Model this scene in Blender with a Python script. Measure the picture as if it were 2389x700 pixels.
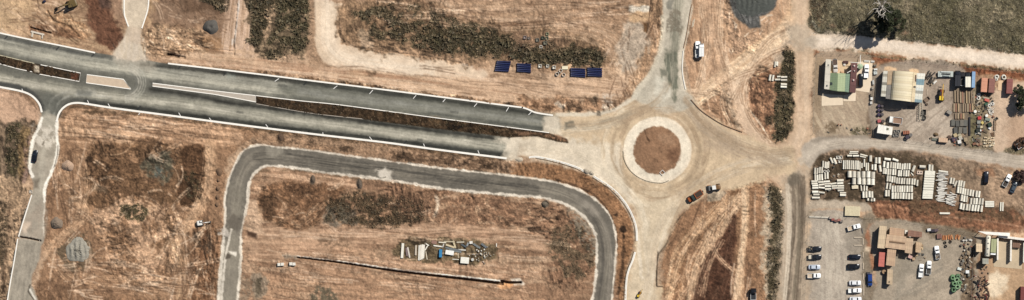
import bpy, math, random
import numpy as np
from mathutils import Vector

# ---------------------------------------------------------------- camera, sky, sun, exposure
S = 0.17                              # metres per plan unit; plan origin top-left, y down
CX, CY = 1194.5, 350.0
def W(x, y, z=0.0): return ((x - CX) * S, (CY - y) * S, z)
scene = bpy.context.scene
for o in list(bpy.data.objects): bpy.data.objects.remove(o)
ALT = 1500.0
cam_d = bpy.data.cameras.new('camera'); cam = bpy.data.objects.new('camera', cam_d)
scene.collection.objects.link(cam); cam.location = (0, 0, ALT)
cam_d.sensor_width = 36.0; cam_d.lens = 36.0 * ALT / (2389 * S)
cam_d.clip_start = 10; cam_d.clip_end = 8000
scene.camera = cam
SUN_EL, SUN_AZ = math.radians(46), math.radians(45)      # azimuth clockwise from +Y
world = bpy.data.worlds.new('World'); scene.world = world; world.use_nodes = True
wn = world.node_tree.nodes; wl = world.node_tree.links
sky = wn.new('ShaderNodeTexSky'); sky.sky_type = 'NISHITA'; sky.sun_disc = False
sky.sun_elevation = SUN_EL; sky.sun_rotation = SUN_AZ
wl.new(sky.outputs[0], wn['Background'].inputs[0]); wn['Background'].inputs[1].default_value = 0.05
sun_d = bpy.data.lights.new('sun', 'SUN'); sun_d.energy = 4.6; sun_d.angle = math.radians(0.5); sun_d.color = (1.0, 0.958, 0.895)
sun = bpy.data.objects.new('sun', sun_d); scene.collection.objects.link(sun)
sd_ = Vector((math.sin(SUN_AZ) * math.cos(SUN_EL), math.cos(SUN_AZ) * math.cos(SUN_EL), math.sin(SUN_EL)))
sun.rotation_euler = sd_.to_track_quat('Z', 'Y').to_euler(); sun.location = (0, 0, 60)
scene.view_settings.view_transform = 'Standard'; scene.view_settings.look = 'None'
scene.view_settings.exposure = 0.6; scene.view_settings.gamma = 1.0
KALB = 0.62                           # display colour -> base colour
rng = random.Random(7); nrng = np.random.default_rng(11)

def lin(c):
    c = np.asarray(c, dtype=np.float32) / 255.0
    return np.where(c <= 0.04045, c / 12.92, ((c + 0.055) / 1.055) ** 2.4)
def alb(c): return tuple(float(v) for v in np.clip(lin(c) * KALB, 0, 0.85))

# ---------------------------------------------------------------- materials
MATS = {}
def M(c, rough=0.8, var=0.12, scale=1.5, metal=0.0, spec=0.3, bump=0.0, glass=False):
    key = (tuple(c), rough, var, scale, metal, bump, spec)
    if key in MATS: return MATS[key]
    m = bpy.data.materials.new('mat_%d_%d_%d' % tuple(int(v) for v in c)); m.use_nodes = True
    nt = m.node_tree; b = nt.nodes['Principled BSDF']
    b.inputs['Roughness'].default_value = rough; b.inputs['Metallic'].default_value = metal
    b.inputs['Specular IOR Level'].default_value = spec
    a = alb(c)
    tc = nt.nodes.new('ShaderNodeTexCoord'); nz = nt.nodes.new('ShaderNodeTexNoise')
    oi = nt.nodes.new('ShaderNodeObjectInfo'); add = nt.nodes.new('ShaderNodeVectorMath'); add.operation = 'ADD'
    nt.links.new(tc.outputs['Object'], add.inputs[0]); nt.links.new(oi.outputs['Location'], add.inputs[1])
    nz.inputs['Scale'].default_value = scale; nz.inputs['Detail'].default_value = 6; nz.inputs['Roughness'].default_value = 0.65
    nt.links.new(add.outputs[0], nz.inputs['Vector'])
    mr = nt.nodes.new('ShaderNodeMapRange'); mr.inputs['From Min'].default_value = 0.25; mr.inputs['From Max'].default_value = 0.75
    mr.inputs['To Min'].default_value = 1 - var; mr.inputs['To Max'].default_value = 1 + var * 0.7
    nt.links.new(nz.outputs['Fac'], mr.inputs['Value'])
    mx = nt.nodes.new('ShaderNodeMix'); mx.data_type = 'RGBA'; mx.blend_type = 'MULTIPLY'; mx.inputs[0].default_value = 1
    mx.inputs[6].default_value = (*a, 1); nt.links.new(mr.outputs[0], mx.inputs[7])
    nt.links.new(mx.outputs[2], b.inputs['Base Color'])
    if bump:
        bp = nt.nodes.new('ShaderNodeBump'); bp.inputs['Strength'].default_value = bump; bp.inputs['Distance'].default_value = 0.1
        nt.links.new(nz.outputs['Fac'], bp.inputs['Height']); nt.links.new(bp.outputs[0], b.inputs['Normal'])
    MATS[key] = m
    return m
def attr_mat(name, var, scale, bump, rough=0.95, spec=0.15, fine=9.0):
    m = bpy.data.materials.new(name); m.use_nodes = True; nt = m.node_tree; b = nt.nodes['Principled BSDF']
    b.inputs['Roughness'].default_value = rough; b.inputs['Specular IOR Level'].default_value = spec
    at = nt.nodes.new('ShaderNodeAttribute'); at.attribute_name = 'soil'
    tc = nt.nodes.new('ShaderNodeTexCoord')
    nz = nt.nodes.new('ShaderNodeTexNoise'); nz.inputs['Scale'].default_value = scale; nz.inputs['Detail'].default_value = 8
    nz.inputs['Roughness'].default_value = 0.7
    nt.links.new(tc.outputs['Object'], nz.inputs['Vector'])
    mr = nt.nodes.new('ShaderNodeMapRange'); mr.inputs['From Min'].default_value = 0.3; mr.inputs['From Max'].default_value = 0.7
    mr.inputs['To Min'].default_value = 1 - var; mr.inputs['To Max'].default_value = 1 + var
    nt.links.new(nz.outputs['Fac'], mr.inputs['Value'])
    mx = nt.nodes.new('ShaderNodeMix'); mx.data_type = 'RGBA'; mx.blend_type = 'MULTIPLY'; mx.inputs[0].default_value = 1
    nt.links.new(at.outputs['Color'], mx.inputs[6]); nt.links.new(mr.outputs[0], mx.inputs[7])
    nt.links.new(mx.outputs[2], b.inputs['Base Color'])
    if bump:
        n2 = nt.nodes.new('ShaderNodeTexNoise'); n2.inputs['Scale'].default_value = fine; n2.inputs['Detail'].default_value = 5
        nt.links.new(tc.outputs['Object'], n2.inputs['Vector'])
        bp = nt.nodes.new('ShaderNodeBump'); bp.inputs['Strength'].default_value = bump; bp.inputs['Distance'].default_value = 0.08
        nt.links.new(n2.outputs['Fac'], bp.inputs['Height']); nt.links.new(bp.outputs[0], b.inputs['Normal'])
    return m

# ---------------------------------------------------------------- objects
THINGS = []
def tag(o, label=None, cat=None, group=None, kind=None):
    if label: o['label'] = label
    if cat: o['category'] = cat
    if group: o['group'] = group
    if kind: o['kind'] = kind
    if cat and not kind: THINGS.append(o)
    return o
def link(o, parent=None):
    scene.collection.objects.link(o)
    if parent is not None: o.parent = parent
    return o
def empty(name, x, y, z, ang=0):
    o = bpy.data.objects.new(name, None); o.empty_display_size = 0.5
    o.location = W(x, y, z); o.rotation_euler = (0, 0, math.radians(ang)); return link(o)
class MB:
    def __init__(s): s.v = []; s.f = []
    def quadbox(s, b, t):            # two rings of equal length, bottom and top
        n = len(b); o = len(s.v); s.v += list(b) + list(t)
        s.f.append(tuple(o + i for i in range(n))[::-1]); s.f.append(tuple(o + n + i for i in range(n)))
        for i in range(n): j = (i + 1) % n; s.f.append((o + i, o + j, o + n + j, o + n + i))
        return s
    def box(s, cx, cy, cz, sx, sy, sz, rz=0.0, top=1.0):
        c, q = math.cos(rz), math.sin(rz); b = []; t = []
        for ux, uy in ((-1, -1), (1, -1), (1, 1), (-1, 1)):
            x, y = ux * sx / 2, uy * sy / 2
            b.append((cx + c * x - q * y, cy + q * x + c * y, cz - sz / 2))
            x *= top; y *= top
            t.append((cx + c * x - q * y, cy + q * x + c * y, cz + sz / 2))
        return s.quadbox(b, t)
    def prism(s, poly, z0, z1):
        a = sum(poly[i][0] * poly[(i + 1) % len(poly)][1] - poly[(i + 1) % len(poly)][0] * poly[i][1] for i in range(len(poly)))
        if a < 0: poly = poly[::-1]
        return s.quadbox([(p[0], p[1], z0) for p in poly], [(p[0], p[1], z1) for p in poly])
    def ring(s, p, ax, r, n, up=None):
        ax = Vector(ax).normalized(); u = ax.cross(Vector((0, 0, 1)) if abs(ax.z) < 0.9 else Vector((1, 0, 0))).normalized(); w = ax.cross(u)
        return [tuple(Vector(p) + u * (r * math.cos(2 * math.pi * i / n)) + w * (r * math.sin(2 * math.pi * i / n))) for i in range(n)]
    def tube(s, pts, rad, n=6, cap=True):
        rings = []
        for i, p in enumerate(pts):
            a = Vector(pts[min(i + 1, len(pts) - 1)]) - Vector(pts[max(i - 1, 0)])
            o = len(s.v); s.v += s.ring(p, a, rad[i], n); rings.append(o)
        for a, b in zip(rings, rings[1:]):
            for i in range(n): j = (i + 1) % n; s.f.append((a + i, a + j, b + j, b + i))
        if cap:
            s.f.append(tuple(rings[0] + i for i in range(n))[::-1]); s.f.append(tuple(rings[-1] + i for i in range(n)))
        return s
    def hollow(s, prof, ax='x', n=14):   # closed profile of (along, radius) swept round an axis
        m = len(prof); o = len(s.v)
        for i in range(n):
            a = 2 * math.pi * i / n
            for (l, r) in prof:
                y, z = r * math.cos(a), r * math.sin(a)
                s.v.append((l, y, z) if ax == 'x' else (y, z, l))
        for i in range(n):
            j = (i + 1) % n
            for k in range(m):
                q = (k + 1) % m
                s.f.append((o + i * m + k, o + i * m + q, o + j * m + q, o + j * m + k))
        return s
    def loft(s, secs):                 # secs: rings of equal length
        n = len(secs[0]); o = len(s.v)
        for r in secs: s.v += r
        for a in range(len(secs) - 1):
            for i in range(n):
                j = (i + 1) % n; s.f.append((o + a * n + i, o + a * n + j, o + (a + 1) * n + j, o + (a + 1) * n + i))
        s.f.append(tuple(o + i for i in range(n))[::-1]); s.f.append(tuple(o + (len(secs) - 1) * n + i for i in range(n)))
        return s
    def mesh(s, name, mat=None, smooth=False):
        me = bpy.data.meshes.new(name); me.from_pydata(s.v, [], s.f)
        if mat: me.materials.append(mat)
        if smooth: me.polygons.foreach_set('use_smooth', [True] * len(me.polygons))
        me.update(); return me
    def build(s, name, mat, parent=None, smooth=False):
        return link(bpy.data.objects.new(name, s.mesh(name, mat, smooth)), parent)
    def fix(s):
        return s
def recalc(me):
    import bmesh
    bm = bmesh.new(); bm.from_mesh(me); bmesh.ops.recalc_face_normals(bm, faces=bm.faces); bm.to_mesh(me); bm.free(); return me
def put(name, me, x, y, z, ang=0, parent=None):
    o = bpy.data.objects.new(name, me)
    if parent is None: o.location = W(x, y, z); o.rotation_euler = (0, 0, math.radians(ang))
    return link(o, parent)

# ---------------------------------------------------------------- noise and plan painting
LAT = [nrng.random((256, 256)).astype(np.float32) for _ in range(8)]
def vn(x, y, seed):
    L = LAT[seed % 8]; x = x + 37.13 * seed; y = y + 91.7 * seed
    xi = np.floor(x).astype(np.int64); yi = np.floor(y).astype(np.int64)
    fx = (x - xi).astype(np.float32); fy = (y - yi).astype(np.float32)
    fx = fx * fx * (3 - 2 * fx); fy = fy * fy * (3 - 2 * fy)
    x0 = xi & 255; x1 = (xi + 1) & 255; y0 = yi & 255; y1 = (yi + 1) & 255
    return (L[y0, x0] * (1 - fx) + L[y0, x1] * fx) * (1 - fy) + (L[y1, x0] * (1 - fx) + L[y1, x1] * fx) * fy
def fb(x, y, s, seed=0, oc=4, g=0.55):
    t = 0; a = 1; n = 0
    for k in range(oc):
        t = t + a * vn(x / s, y / s, seed + k); n += a; a *= g; s = s / 2.03
    return np.clip((t / n - 0.5) * 1.7 + 0.5, 0, 1)
def fbs(x, y, ang, ln, wd, seed=0, oc=3):
    c, q = math.cos(ang), math.sin(ang)
    return fb((x * c + y * q) / ln, (-x * q + y * c) / wd, 1.0, seed, oc)
def ss(a, b, x):
    t = np.clip((x - a) / (b - a + 1e-9), 0, 1); return t * t * (3 - 2 * t)
def axis(lo, hi, st):
    core = np.arange(lo, hi + st, st); far = np.array([40, 110, 260, 600, 1500, 4000, 10000, 20000.])
    return np.concatenate([lo - far[::-1], core, core[-1] + far])
AX = axis(-60, 2450, 1.7); AY = axis(-60, 760, 1.7)
GX, GY = np.meshgrid(AX, AY); GX = GX.astype(np.float32); GY = GY.astype(np.float32)
NY, NX = GX.shape
COL = np.zeros((NY, NX, 3), np.float32); H = np.zeros((NY, NX), np.float32)
RH = np.full((NY, NX), 0.07, np.float32); VEG = np.zeros((NY, NX), np.float32)
_sd = [0]
def seed(): _sd[0] += 1; return _sd[0]
def spline(P, closed=False, step=9.0):
    P = [np.array(p, float) for p in P]; n = len(P); out = []
    for i in range(n if closed else n - 1):
        p1, p2 = P[i], P[(i + 1) % n]
        p0 = P[(i - 1) % n] if (closed or i > 0) else 2 * p1 - p2
        p3 = P[(i + 2) % n] if (closed or i + 2 < n) else 2 * p2 - p1
        k = max(1, int(np.linalg.norm(p2 - p1) / step))
        for j in range(k):
            t = j / k
            out.append(0.5 * ((2 * p1) + (-p0 + p2) * t + (2 * p0 - 5 * p1 + 4 * p2 - p3) * t * t + (-p0 + 3 * p1 - 3 * p2 + p3) * t ** 3))
    if not closed: out.append(P[-1])
    return np.array(out)
def sl(P, m):
    i0, i1 = np.searchsorted(AX, [P[:, 0].min() - m, P[:, 0].max() + m]); j0, j1 = np.searchsorted(AY, [P[:, 1].min() - m, P[:, 1].max() + m])
    return (slice(j0, j1), slice(i0, i1))
def pdist(X, Y, P, closed):
    n = len(P); best = np.full(X.shape, 1e12, np.float32); ins = np.zeros(X.shape, bool); arc = np.zeros(X.shape, np.float32); lat = np.zeros(X.shape, np.float32); L = 0
    for i in range(n if closed else n - 1):
        a = P[i]; b = P[(i + 1) % n]; dx, dy = b - a; l2 = dx * dx + dy * dy + 1e-9; l = math.sqrt(l2)
        t = np.clip(((X - a[0]) * dx + (Y - a[1]) * dy) / l2, 0, 1)
        ex = X - (a[0] + t * dx); ey = Y - (a[1] + t * dy); d = ex * ex + ey * ey
        m = d < best; best = np.where(m, d, best)
        if closed:
            if abs(dy) > 1e-9:
                c = (a[1] > Y) != (b[1] > Y); ins ^= c & (X < (b[0] - a[0]) * (Y - a[1]) / dy + a[0])
        else:
            arc = np.where(m, L + t * l, arc); lat = np.where(m, ((X - a[0]) * dy - (Y - a[1]) * dx) / l, lat)
        L += l
    return np.sqrt(best), ins, arc, lat
def inside_w(X, Y, P, soft, rough, rs):
    d, ins, _, _ = pdist(X, Y, P, True); d = np.where(ins, -d, d)
    if rough: d = d + rough * 2 * (fb(X, Y, rs, seed(), 4) - 0.5)
    if rough >= 5: d = d + rough * 1.5 * (fb(X, Y, rs * 0.35, seed(), 3) - 0.5)
    return ss(soft, -soft, d)
def lay(s, w, c):
    COL[s] = COL[s] * (1 - w[..., None]) + np.asarray(c, np.float32) * w[..., None]
def patch(poly, c, a=1.0, soft=5, rough=7, rs=28, speck=None, sp=7, rh=None, veg=None, h=None, sm=True, streak=None):
    P = spline(poly, True, 14) if sm else np.array(poly, float)
    s = sl(P, soft + rough + 2)
    X, Y = GX[s], GY[s]
    if X.size == 0: return
    w0 = inside_w(X, Y, P, soft, rough, rs); w = w0 * a
    if speck is not None: w = w * ss(speck - 0.13, speck + 0.13, fb(X, Y, sp, seed(), 4, 0.65))
    if streak is not None: w = w * (0.25 + 1.1 * ss(0.3, 0.7, fbs(X, Y, math.radians(streak[0]), streak[1], streak[2], seed())))
    w = np.clip(w, 0, 1)
    if c is not None: lay(s, w, c)
    if rh is not None: RH[s] = RH[s] * (1 - w0) + rh * w0
    if veg is not None: VEG[s] = np.maximum(VEG[s], w * veg) if veg > 0 else VEG[s] * (1 - w0)
    if h is not None: H[s] += h * w0
def stroke(pts, wd, c, a=1.0, soft=2.0, rough=0.0, rs=12, broken=0.0, streak=0.0, sl_=60, h=None, rh=None, veg=None, taper=None):
    P = spline(pts); s = sl(P, wd + soft + rough + 3); X, Y = GX[s], GY[s]
    if X.size == 0: return
    d, _, arc, lat = pdist(X, Y, P, False); wv = wd / 2
    if taper is not None: wv = (wd + (taper - wd) * arc / max(arc.max(), 1)) / 2
    if rough: d = d + rough * 2 * (fb(X, Y, rs, seed()) - 0.5)
    w0 = ss(wv + soft, wv - soft, d); w = w0 * a
    if broken: w = w * ss(broken - 0.15, broken + 0.15, fb(arc / 14, lat / 14, 1, seed()))
    if streak: w = w * (1 - streak + streak * 2 * fb(arc / sl_, lat / 2.6, 1.0, seed(), 3))
    w = np.clip(w, 0, 1)
    if c is not None: lay(s, w, c)
    if h is not None: H[s] += h * w0
    if rh is not None: RH[s] = RH[s] * (1 - w0) + rh * w0
    if veg is not None: VEG[s] = np.maximum(VEG[s], w * veg)
def tracks(pts, n, spread, wd, c, a, soft=1.2, jit=4, broken=0.35, pair=5):
    P = np.array(pts, float)
    for k in range(n):
        off = rng.uniform(-spread, spread); d = P[-1] - P[0]; nn = np.array([-d[1], d[0]]) / (np.linalg.norm(d) + 1e-9)
        Q = P + nn * off + np.array([[rng.uniform(-jit, jit), rng.uniform(-jit, jit)] for _ in P])
        for q in ((0, pair) if pair else (0,)):
            stroke(Q + nn * q, wd, c, a * rng.uniform(0.5, 1), soft, broken=broken)
def blob(x, y, rx, ry, ang=0, n=10):
    a = math.radians(ang); return [(x + rx * math.cos(t) * math.cos(a) - ry * math.sin(t) * math.sin(a), y + rx * math.cos(t) * math.sin(a) + ry * math.sin(t) * math.cos(a)) for t in [2 * math.pi * i / n for i in range(n)]]
# ---------------------------------------------------------------- the soil: colours that lie on the ground itself
SAND = (196, 160, 126); LSAND = (216, 183, 150); PINK = (210, 172, 142); BROWN = (146, 112, 84); DBROWN = (112, 84, 62); RED = (128, 82, 62)
SCRUB = (88, 76, 60); OLIVE = (98, 92, 68); DKSCRUB = (66, 58, 45); BASE = (196, 177, 150); LBASE = (216, 201, 176); GRAVEL = (172, 158, 140)
ASPH = (76, 76, 72); ASPHD = (54, 55, 53); DUST = (152, 149, 137); LOOP = (122, 115, 105); CONC = (214, 203, 184); GREY = (140, 132, 120)
n1 = fb(GX, GY, 170, 1, 4)[..., None]; n2 = fb(GX, GY, 45, 5, 4)[..., None]; n3 = fb(GX, GY, 14, 9, 4, 0.65)[..., None]
COL[:] = np.array(SAND, np.float32)
COL[:] = COL * (1 - 0.75 * ss(0.42, 0.75, n1)) + np.array(BROWN, np.float32) * 0.75 * ss(0.42, 0.75, n1)
COL[:] = COL * (1 - 0.55 * ss(0.5, 0.8, n2)) + np.array((158, 122, 92), np.float32) * 0.55 * ss(0.5, 0.8, n2)
COL[:] = COL * (1 - 0.4 * ss(0.55, 0.8, n3)) + np.array(DBROWN, np.float32) * 0.4 * ss(0.55, 0.8, n3)
# top left lots
patch([(-60, -60), (290, -60), (290, 60), (255, 128), (0, 76), (-60, 62)], (192, 156, 118), 0.6, 8, 10, streak=(12, 60, 5))
patch([(-60, -20), (70, -20), (60, 60), (0, 70), (-60, 60)], (201, 166, 122), 0.5, 20, 10)
patch([(203, -10), (252, -10), (262, 40), (280, 70), (286, 100), (268, 126), (248, 118), (222, 80), (206, 50)], (112, 74, 55), 0.9, 7, 7, streak=None, rh=0.1)
patch([(230, -10), (255, -10), (258, 20), (235, 25)], (88, 72, 66), 0.6, 6, 5)
patch([(262, -10), (292, -10), (290, 60), (278, 62), (262, 30)], (150, 116, 92), 0.7, 8, 5)
patch([(70, 62), (125, 62), (185, 82), (195, 92), (150, 86), (115, 80), (72, 74)], (122, 84, 60), 0.75, 5, 5, rh=0.15)
patch([(110, 30), (150, 30), (195, 60), (195, 90), (130, 62)], (174, 132, 96), 0.7, 6, 8, rh=0.16, streak=(25, 30, 3))
stroke([(112, 25), (125, 48), (160, 60), (185, 85)], 3, (96, 70, 50), 0.8, 1.5, 2, h=-0.35)
stroke([(86, 35), (100, 52), (120, 60)], 2, (110, 82, 58), 0.8, 1.5, 1, h=-0.25)
stroke([(87, 0), (90, 20), (95, 26)], 2, (104, 78, 58), 0.7, 1.5, 1, h=-0.2)
stroke([(250, 80), (270, 112)], 2, (70, 50, 40), 0.6, 1.2)
for k in range(26):
    x, y = rng.uniform(10, 190), rng.uniform(5, 75); stroke([(x, y), (x + rng.uniform(8, 30), y + rng.uniform(-3, 10))], 1.2, rng.choice([(140, 105, 78), (224, 194, 158)]), 0.6, 1, 1)
# lots right of the first street
patch([(340, 0), (372, 0), (352, 60), (322, 90), (318, 60), (334, 40)], (196, 158, 118), 0.9, 5, 3, streak=(105, 60, 4))
stroke([(362, 0), (360, 40), (355, 60)], 2, (130, 96, 66), 0.7, 1.5)
stroke([(348, 2), (345, 30), (333, 60)], 9, (160, 124, 86), 0.7, 3)
patch([(372, 0), (525, 0), (525, 70), (450, 60), (360, 70)], (142, 112, 88), 0.8, 10, 12)
patch([(420, 0), (480, 0), (520, 20), (515, 32), (470, 26), (430, 25)], (106, 80, 60), 0.7, 7, 8)
patch([(360, 60), (480, 78), (485, 110), (480, 135), (380, 135), (330, 125), (326, 90)], (186, 150, 116), 0.9, 8, 8, rh=0.2, streak=(8, 45, 3.5))
for k in range(40):
    x, y = rng.uniform(335, 465), rng.uniform(82, 128); stroke([(x, y), (x + rng.uniform(10, 36), y + rng.uniform(0, 9) * (1 if x < 430 else 2))], 1.3, rng.choice([(120, 90, 66), (226, 198, 166), (98, 74, 54)]), 0.65, 1, 1, h=rng.uniform(-0.12, 0.1))
stroke([(324, 72), (322, 100), (340, 132)], 3.5, (92, 68, 48), 0.75, 2, 2)
patch([(465, 0), (530, -5), (530, 25), (515, 28), (500, 12)], DKSCRUB, 0.9, 4, 5, veg=0.6)
stroke([(388, 118), (410, 124), (434, 128)], 3, (80, 58, 42), 0.8, 1.5)
stroke([(392, 127), (408, 130), (416, 132)], 6, (60, 46, 36), 0.9, 1.5, h=-1.1)
stroke([(420, 131), (431, 133), (431, 136)], 3, (70, 54, 40), 0.9, 1.2, h=-0.6)
stroke([(471, 108), (490, 114), (543, 119)], 1.8, (58, 40, 28), 0.9, 1.0, h=-0.4)
patch([(465, 85), (520, 88), (540, 112), (500, 122), (470, 108)], (160, 118, 80), 0.6, 6, 6)
patch([(478, 112), (515, 116), (520, 124), (485, 122)], (96, 66, 46), 0.7, 4, 4)
patch([(527, -10), (592, -10), (588, 40), (586, 90), (600, 130), (560, 132), (520, 112), (524, 50)], (205, 170, 140), 0.95, 4, 4, streak=(96, 60, 4), rh=0.05)
stroke([(558, -5), (554, 40), (549, 80), (546, 100)], 4, (232, 216, 198), 0.9, 1.5, 1.5)
stroke([(554, 10), (550, 60), (546, 95), (547, 128)], 2.2, (70, 56, 46), 0.85, 1.2, broken=0.35, h=-0.4)
patch([(540, 90), (546, 90), (544, 106), (538, 106)], (226, 214, 200), 0.9, 2, 2)
# scrub block and curved haul road
patch([(585, -10), (735, -10), (728, 60), (716, 128), (690, 142), (600, 132), (582, 60)], (118, 100, 78), 0.9, 5, 7, rh=0.2)
patch([(588, -10), (640, -10), (622, 60), (610, 110), (585, 100), (582, 60)], (58, 54, 40), 0.9, 5, 7, speck=0.4, sp=14, veg=0.75)
patch([(650, -10), (728, -10), (722, 60), (712, 110), (660, 130), (620, 125), (640, 60)], (66, 64, 46), 0.9, 6, 7, speck=0.4, sp=16, veg=0.8)
patch([(622, 20), (640, 5), (645, 20), (630, 90), (612, 110)], (190, 156, 124), 0.8, 4, 5, speck=0.35)
patch([(640, 125), (700, 130), (690, 150), (640, 146)], (196, 160, 128), 0.8, 6, 7)
patch([(724, -10), (745, -10), (740, 70), (745, 130), (800, 158), (790, 164), (720, 140), (722, 60)], (168, 134, 104), 0.9, 5, 5, rh=0.1)
patch([(738, -60), (804, -60), (803, 0), (792, 30), (790, 70), (800, 93), (830, 110), (1000, 133), (1110, 152), (1140, 175), (1120, 190), (1000, 178), (860, 164), (775, 155), (745, 135), (736, 105), (736, 50)], (214, 186, 154), 1, 4, 3, rh=0.02)
stroke([(768, -10), (764, 60), (772, 110), (810, 138), (900, 150), (1000, 160)], 30, (226, 203, 174), 0.75, 10, 3, streak=0.55)
stroke([(805, 0), (793, 30), (790, 72), (801, 96), (830, 110), (1000, 133), (1075, 147)], 2.2, (66, 50, 38), 0.85, 1.3, broken=0.25, h=-0.3)
patch([(1075, 145), (1115, 150), (1100, 158), (1080, 155)], (226, 214, 200), 0.7, 3, 4)
patch([(1110, 140), (1130, 150), (1115, 165), (1095, 150)], (170, 125, 95), 0.5, 6, 5)
# field above the haul road
patch([(806, -60), (1520, -60), (1500, 60), (1440, 150), (1400, 170), (1120, 155), (830, 108), (795, 80), (796, 30)], (176, 140, 108), 0.8, 5, 8, rh=0.09, streak=(3, 40, 6))
patch([(806, 0), (960, 0), (1100, 40), (1200, 60), (1300, 70), (1400, 100), (1420, 150), (1200, 150), (1000, 132), (830, 108), (796, 80)], (134, 106, 80), 0.85, 12, 16, rh=0.16)
patch([(830, 30), (960, 20), (1080, 50), (1150, 80), (1330, 110), (1400, 118), (1408, 148), (1340, 152), (1200, 138), (1100, 128), (1000, 110), (880, 90), (840, 70)], (84, 76, 56), 0.85, 8, 10, speck=0.38, sp=18, veg=0.7, rh=0.22)
patch([(990, 62), (1080, 60), (1180, 85), (1200, 110), (1100, 124), (1010, 110), (985, 88)], (58, 56, 40), 0.9, 7, 8, speck=0.35, sp=12, veg=0.85)
patch([(1180, 115), (1280, 122), (1385, 118), (1402, 140), (1395, 152), (1250, 145), (1180, 132)], (52, 52, 38), 0.95, 4, 5, speck=0.3, sp=10, veg=0.9)
patch([(840, 92), (870, 92), (868, 108), (845, 108)], (196, 168, 140), 0.6, 5, 6)
patch([(830, 65), (865, 70), (860, 92), (838, 88)], (150, 128, 104), 0.7, 5, 6)
patch([(1200, 75), (1310, 78), (1310, 112), (1210, 112)], (140, 110, 86), 0.8, 8, 8)
patch([(900, 108), (1020, 128), (1110, 145), (1100, 152), (960, 130)], (170, 136, 106), 0.7, 4, 5, rh=0.15)
tracks([(1000, 10), (1080, 30), (1200, 35), (1400, 20)], 10, 28, 1.6, (212, 178, 146), 0.6)
tracks([(1280, 60), (1380, 70), (1450, 110), (1480, 200)], 9, 30, 1.6, (216, 182, 148), 0.6)
stroke([(1040, 5), (1060, 25), (1075, 40)], 7, (206, 172, 138), 0.6, 3)
# pink graded strip above the main road
patch([(380, 138), (520, 118), (700, 150), (760, 150), (900, 172), (1120, 180), (1150, 182), (1420, 185), (1520, 170), (1480, 220), (1400, 262), (1290, 266), (1200, 246), (1000, 222), (700, 182), (400, 146)], (208, 170, 134), 0.85, 5, 6, streak=(7, 110, 4), rh=0.05)
patch([(600, 140), (790, 160), (830, 172), (700, 165), (600, 152)], (180, 140, 108), 0.7, 5, 6, streak=(6, 80, 4))
for (a, b, t) in (((410, 148), (1190, 245), 60), ((420, 140), (1280, 236), 40)):
    for k in range(18):
        u = rng.random(); u2 = min(1, u + rng.uniform(0.08, 0.3)); o = rng.uniform(-14, 4)
        stroke([(a[0] + (b[0] - a[0]) * q, a[1] + (b[1] - a[1]) * q + o - 8 * math.sin(q * 3)) for q in (u, (u + u2) / 2, u2)], rng.uniform(1.5, 3.5), rng.choice([(178, 136, 104), (224, 190, 156), (166, 122, 90)]), 0.6, 1.5, 1)
stroke([(600, 168), (800, 193), (1000, 220), (1190, 242), (1245, 255)], 7, (112, 84, 60), 0.9, 2, 3.5, rs=8, broken=0.42, rh=0.16, veg=0.15)
stroke([(400, 146), (600, 169)], 4, (130, 100, 74), 0.8, 2, 3, rs=8, broken=0.45)
patch([(1200, 225), (1280, 232), (1400, 230), (1440, 245), (1400, 262), (1290, 266), (1230, 255)], (160, 122, 92), 0.85, 6, 8, rh=0.18)
patch([(1210, 240), (1290, 245), (1290, 262), (1240, 258)], (118, 88, 64), 0.8, 5, 6, speck=0.45, sp=7)
patch([(1298, 240), (1320, 242), (1316, 256), (1302, 254)], (206, 196, 178), 0.7, 4, 5)
patch([(1398, 225), (1432, 222), (1430, 248), (1405, 252)], (200, 184, 164), 0.75, 4, 6, speck=0.4)
patch([(1376, 226), (1396, 224), (1394, 248), (1378, 250)], (150, 128, 104), 0.6, 4, 5)
patch([(855, 165), (876, 163), (878, 176), (860, 177)], (96, 74, 54), 0.75, 4, 5)
patch([(800, 170), (830, 164), (850, 176), (820, 178)], (200, 162, 124), 0.5, 5, 5)
# grey patches west of the north street
patch([(1455, 60), (1500, 55), (1520, 100), (1500, 130), (1470, 165), (1440, 150)], (186, 168, 146), 0.8, 8, 8, rh=0.08)
patch([(1472, 15), (1515, 15), (1518, 50), (1470, 50)], (212, 172, 128), 0.85, 4, 4)
patch([(1468, 14), (1515, 15), (1514, 25), (1468, 26)], (214, 204, 186), 0.85, 3, 4)
stroke([(1518, 0), (1514, 40), (1508, 75)], 2.4, (60, 46, 36), 0.8, 1.4, 1, h=-0.3)
patch([(1501, 52), (1510, 54), (1509, 75), (1502, 74)], (110, 78, 48), 0.9, 2, 2)
patch([(1520, -20), (1547, -20), (1545, 60), (1538, 120), (1480, 215), (1440, 240), (1480, 160), (1512, 80)], (176, 138, 104), 0.8, 6, 6, streak=(100, 50, 4), rh=0.12)
tracks([(1430, 160), (1460, 190), (1482, 225)], 5, 14, 1.4, (220, 186, 150), 0.6)
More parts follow.
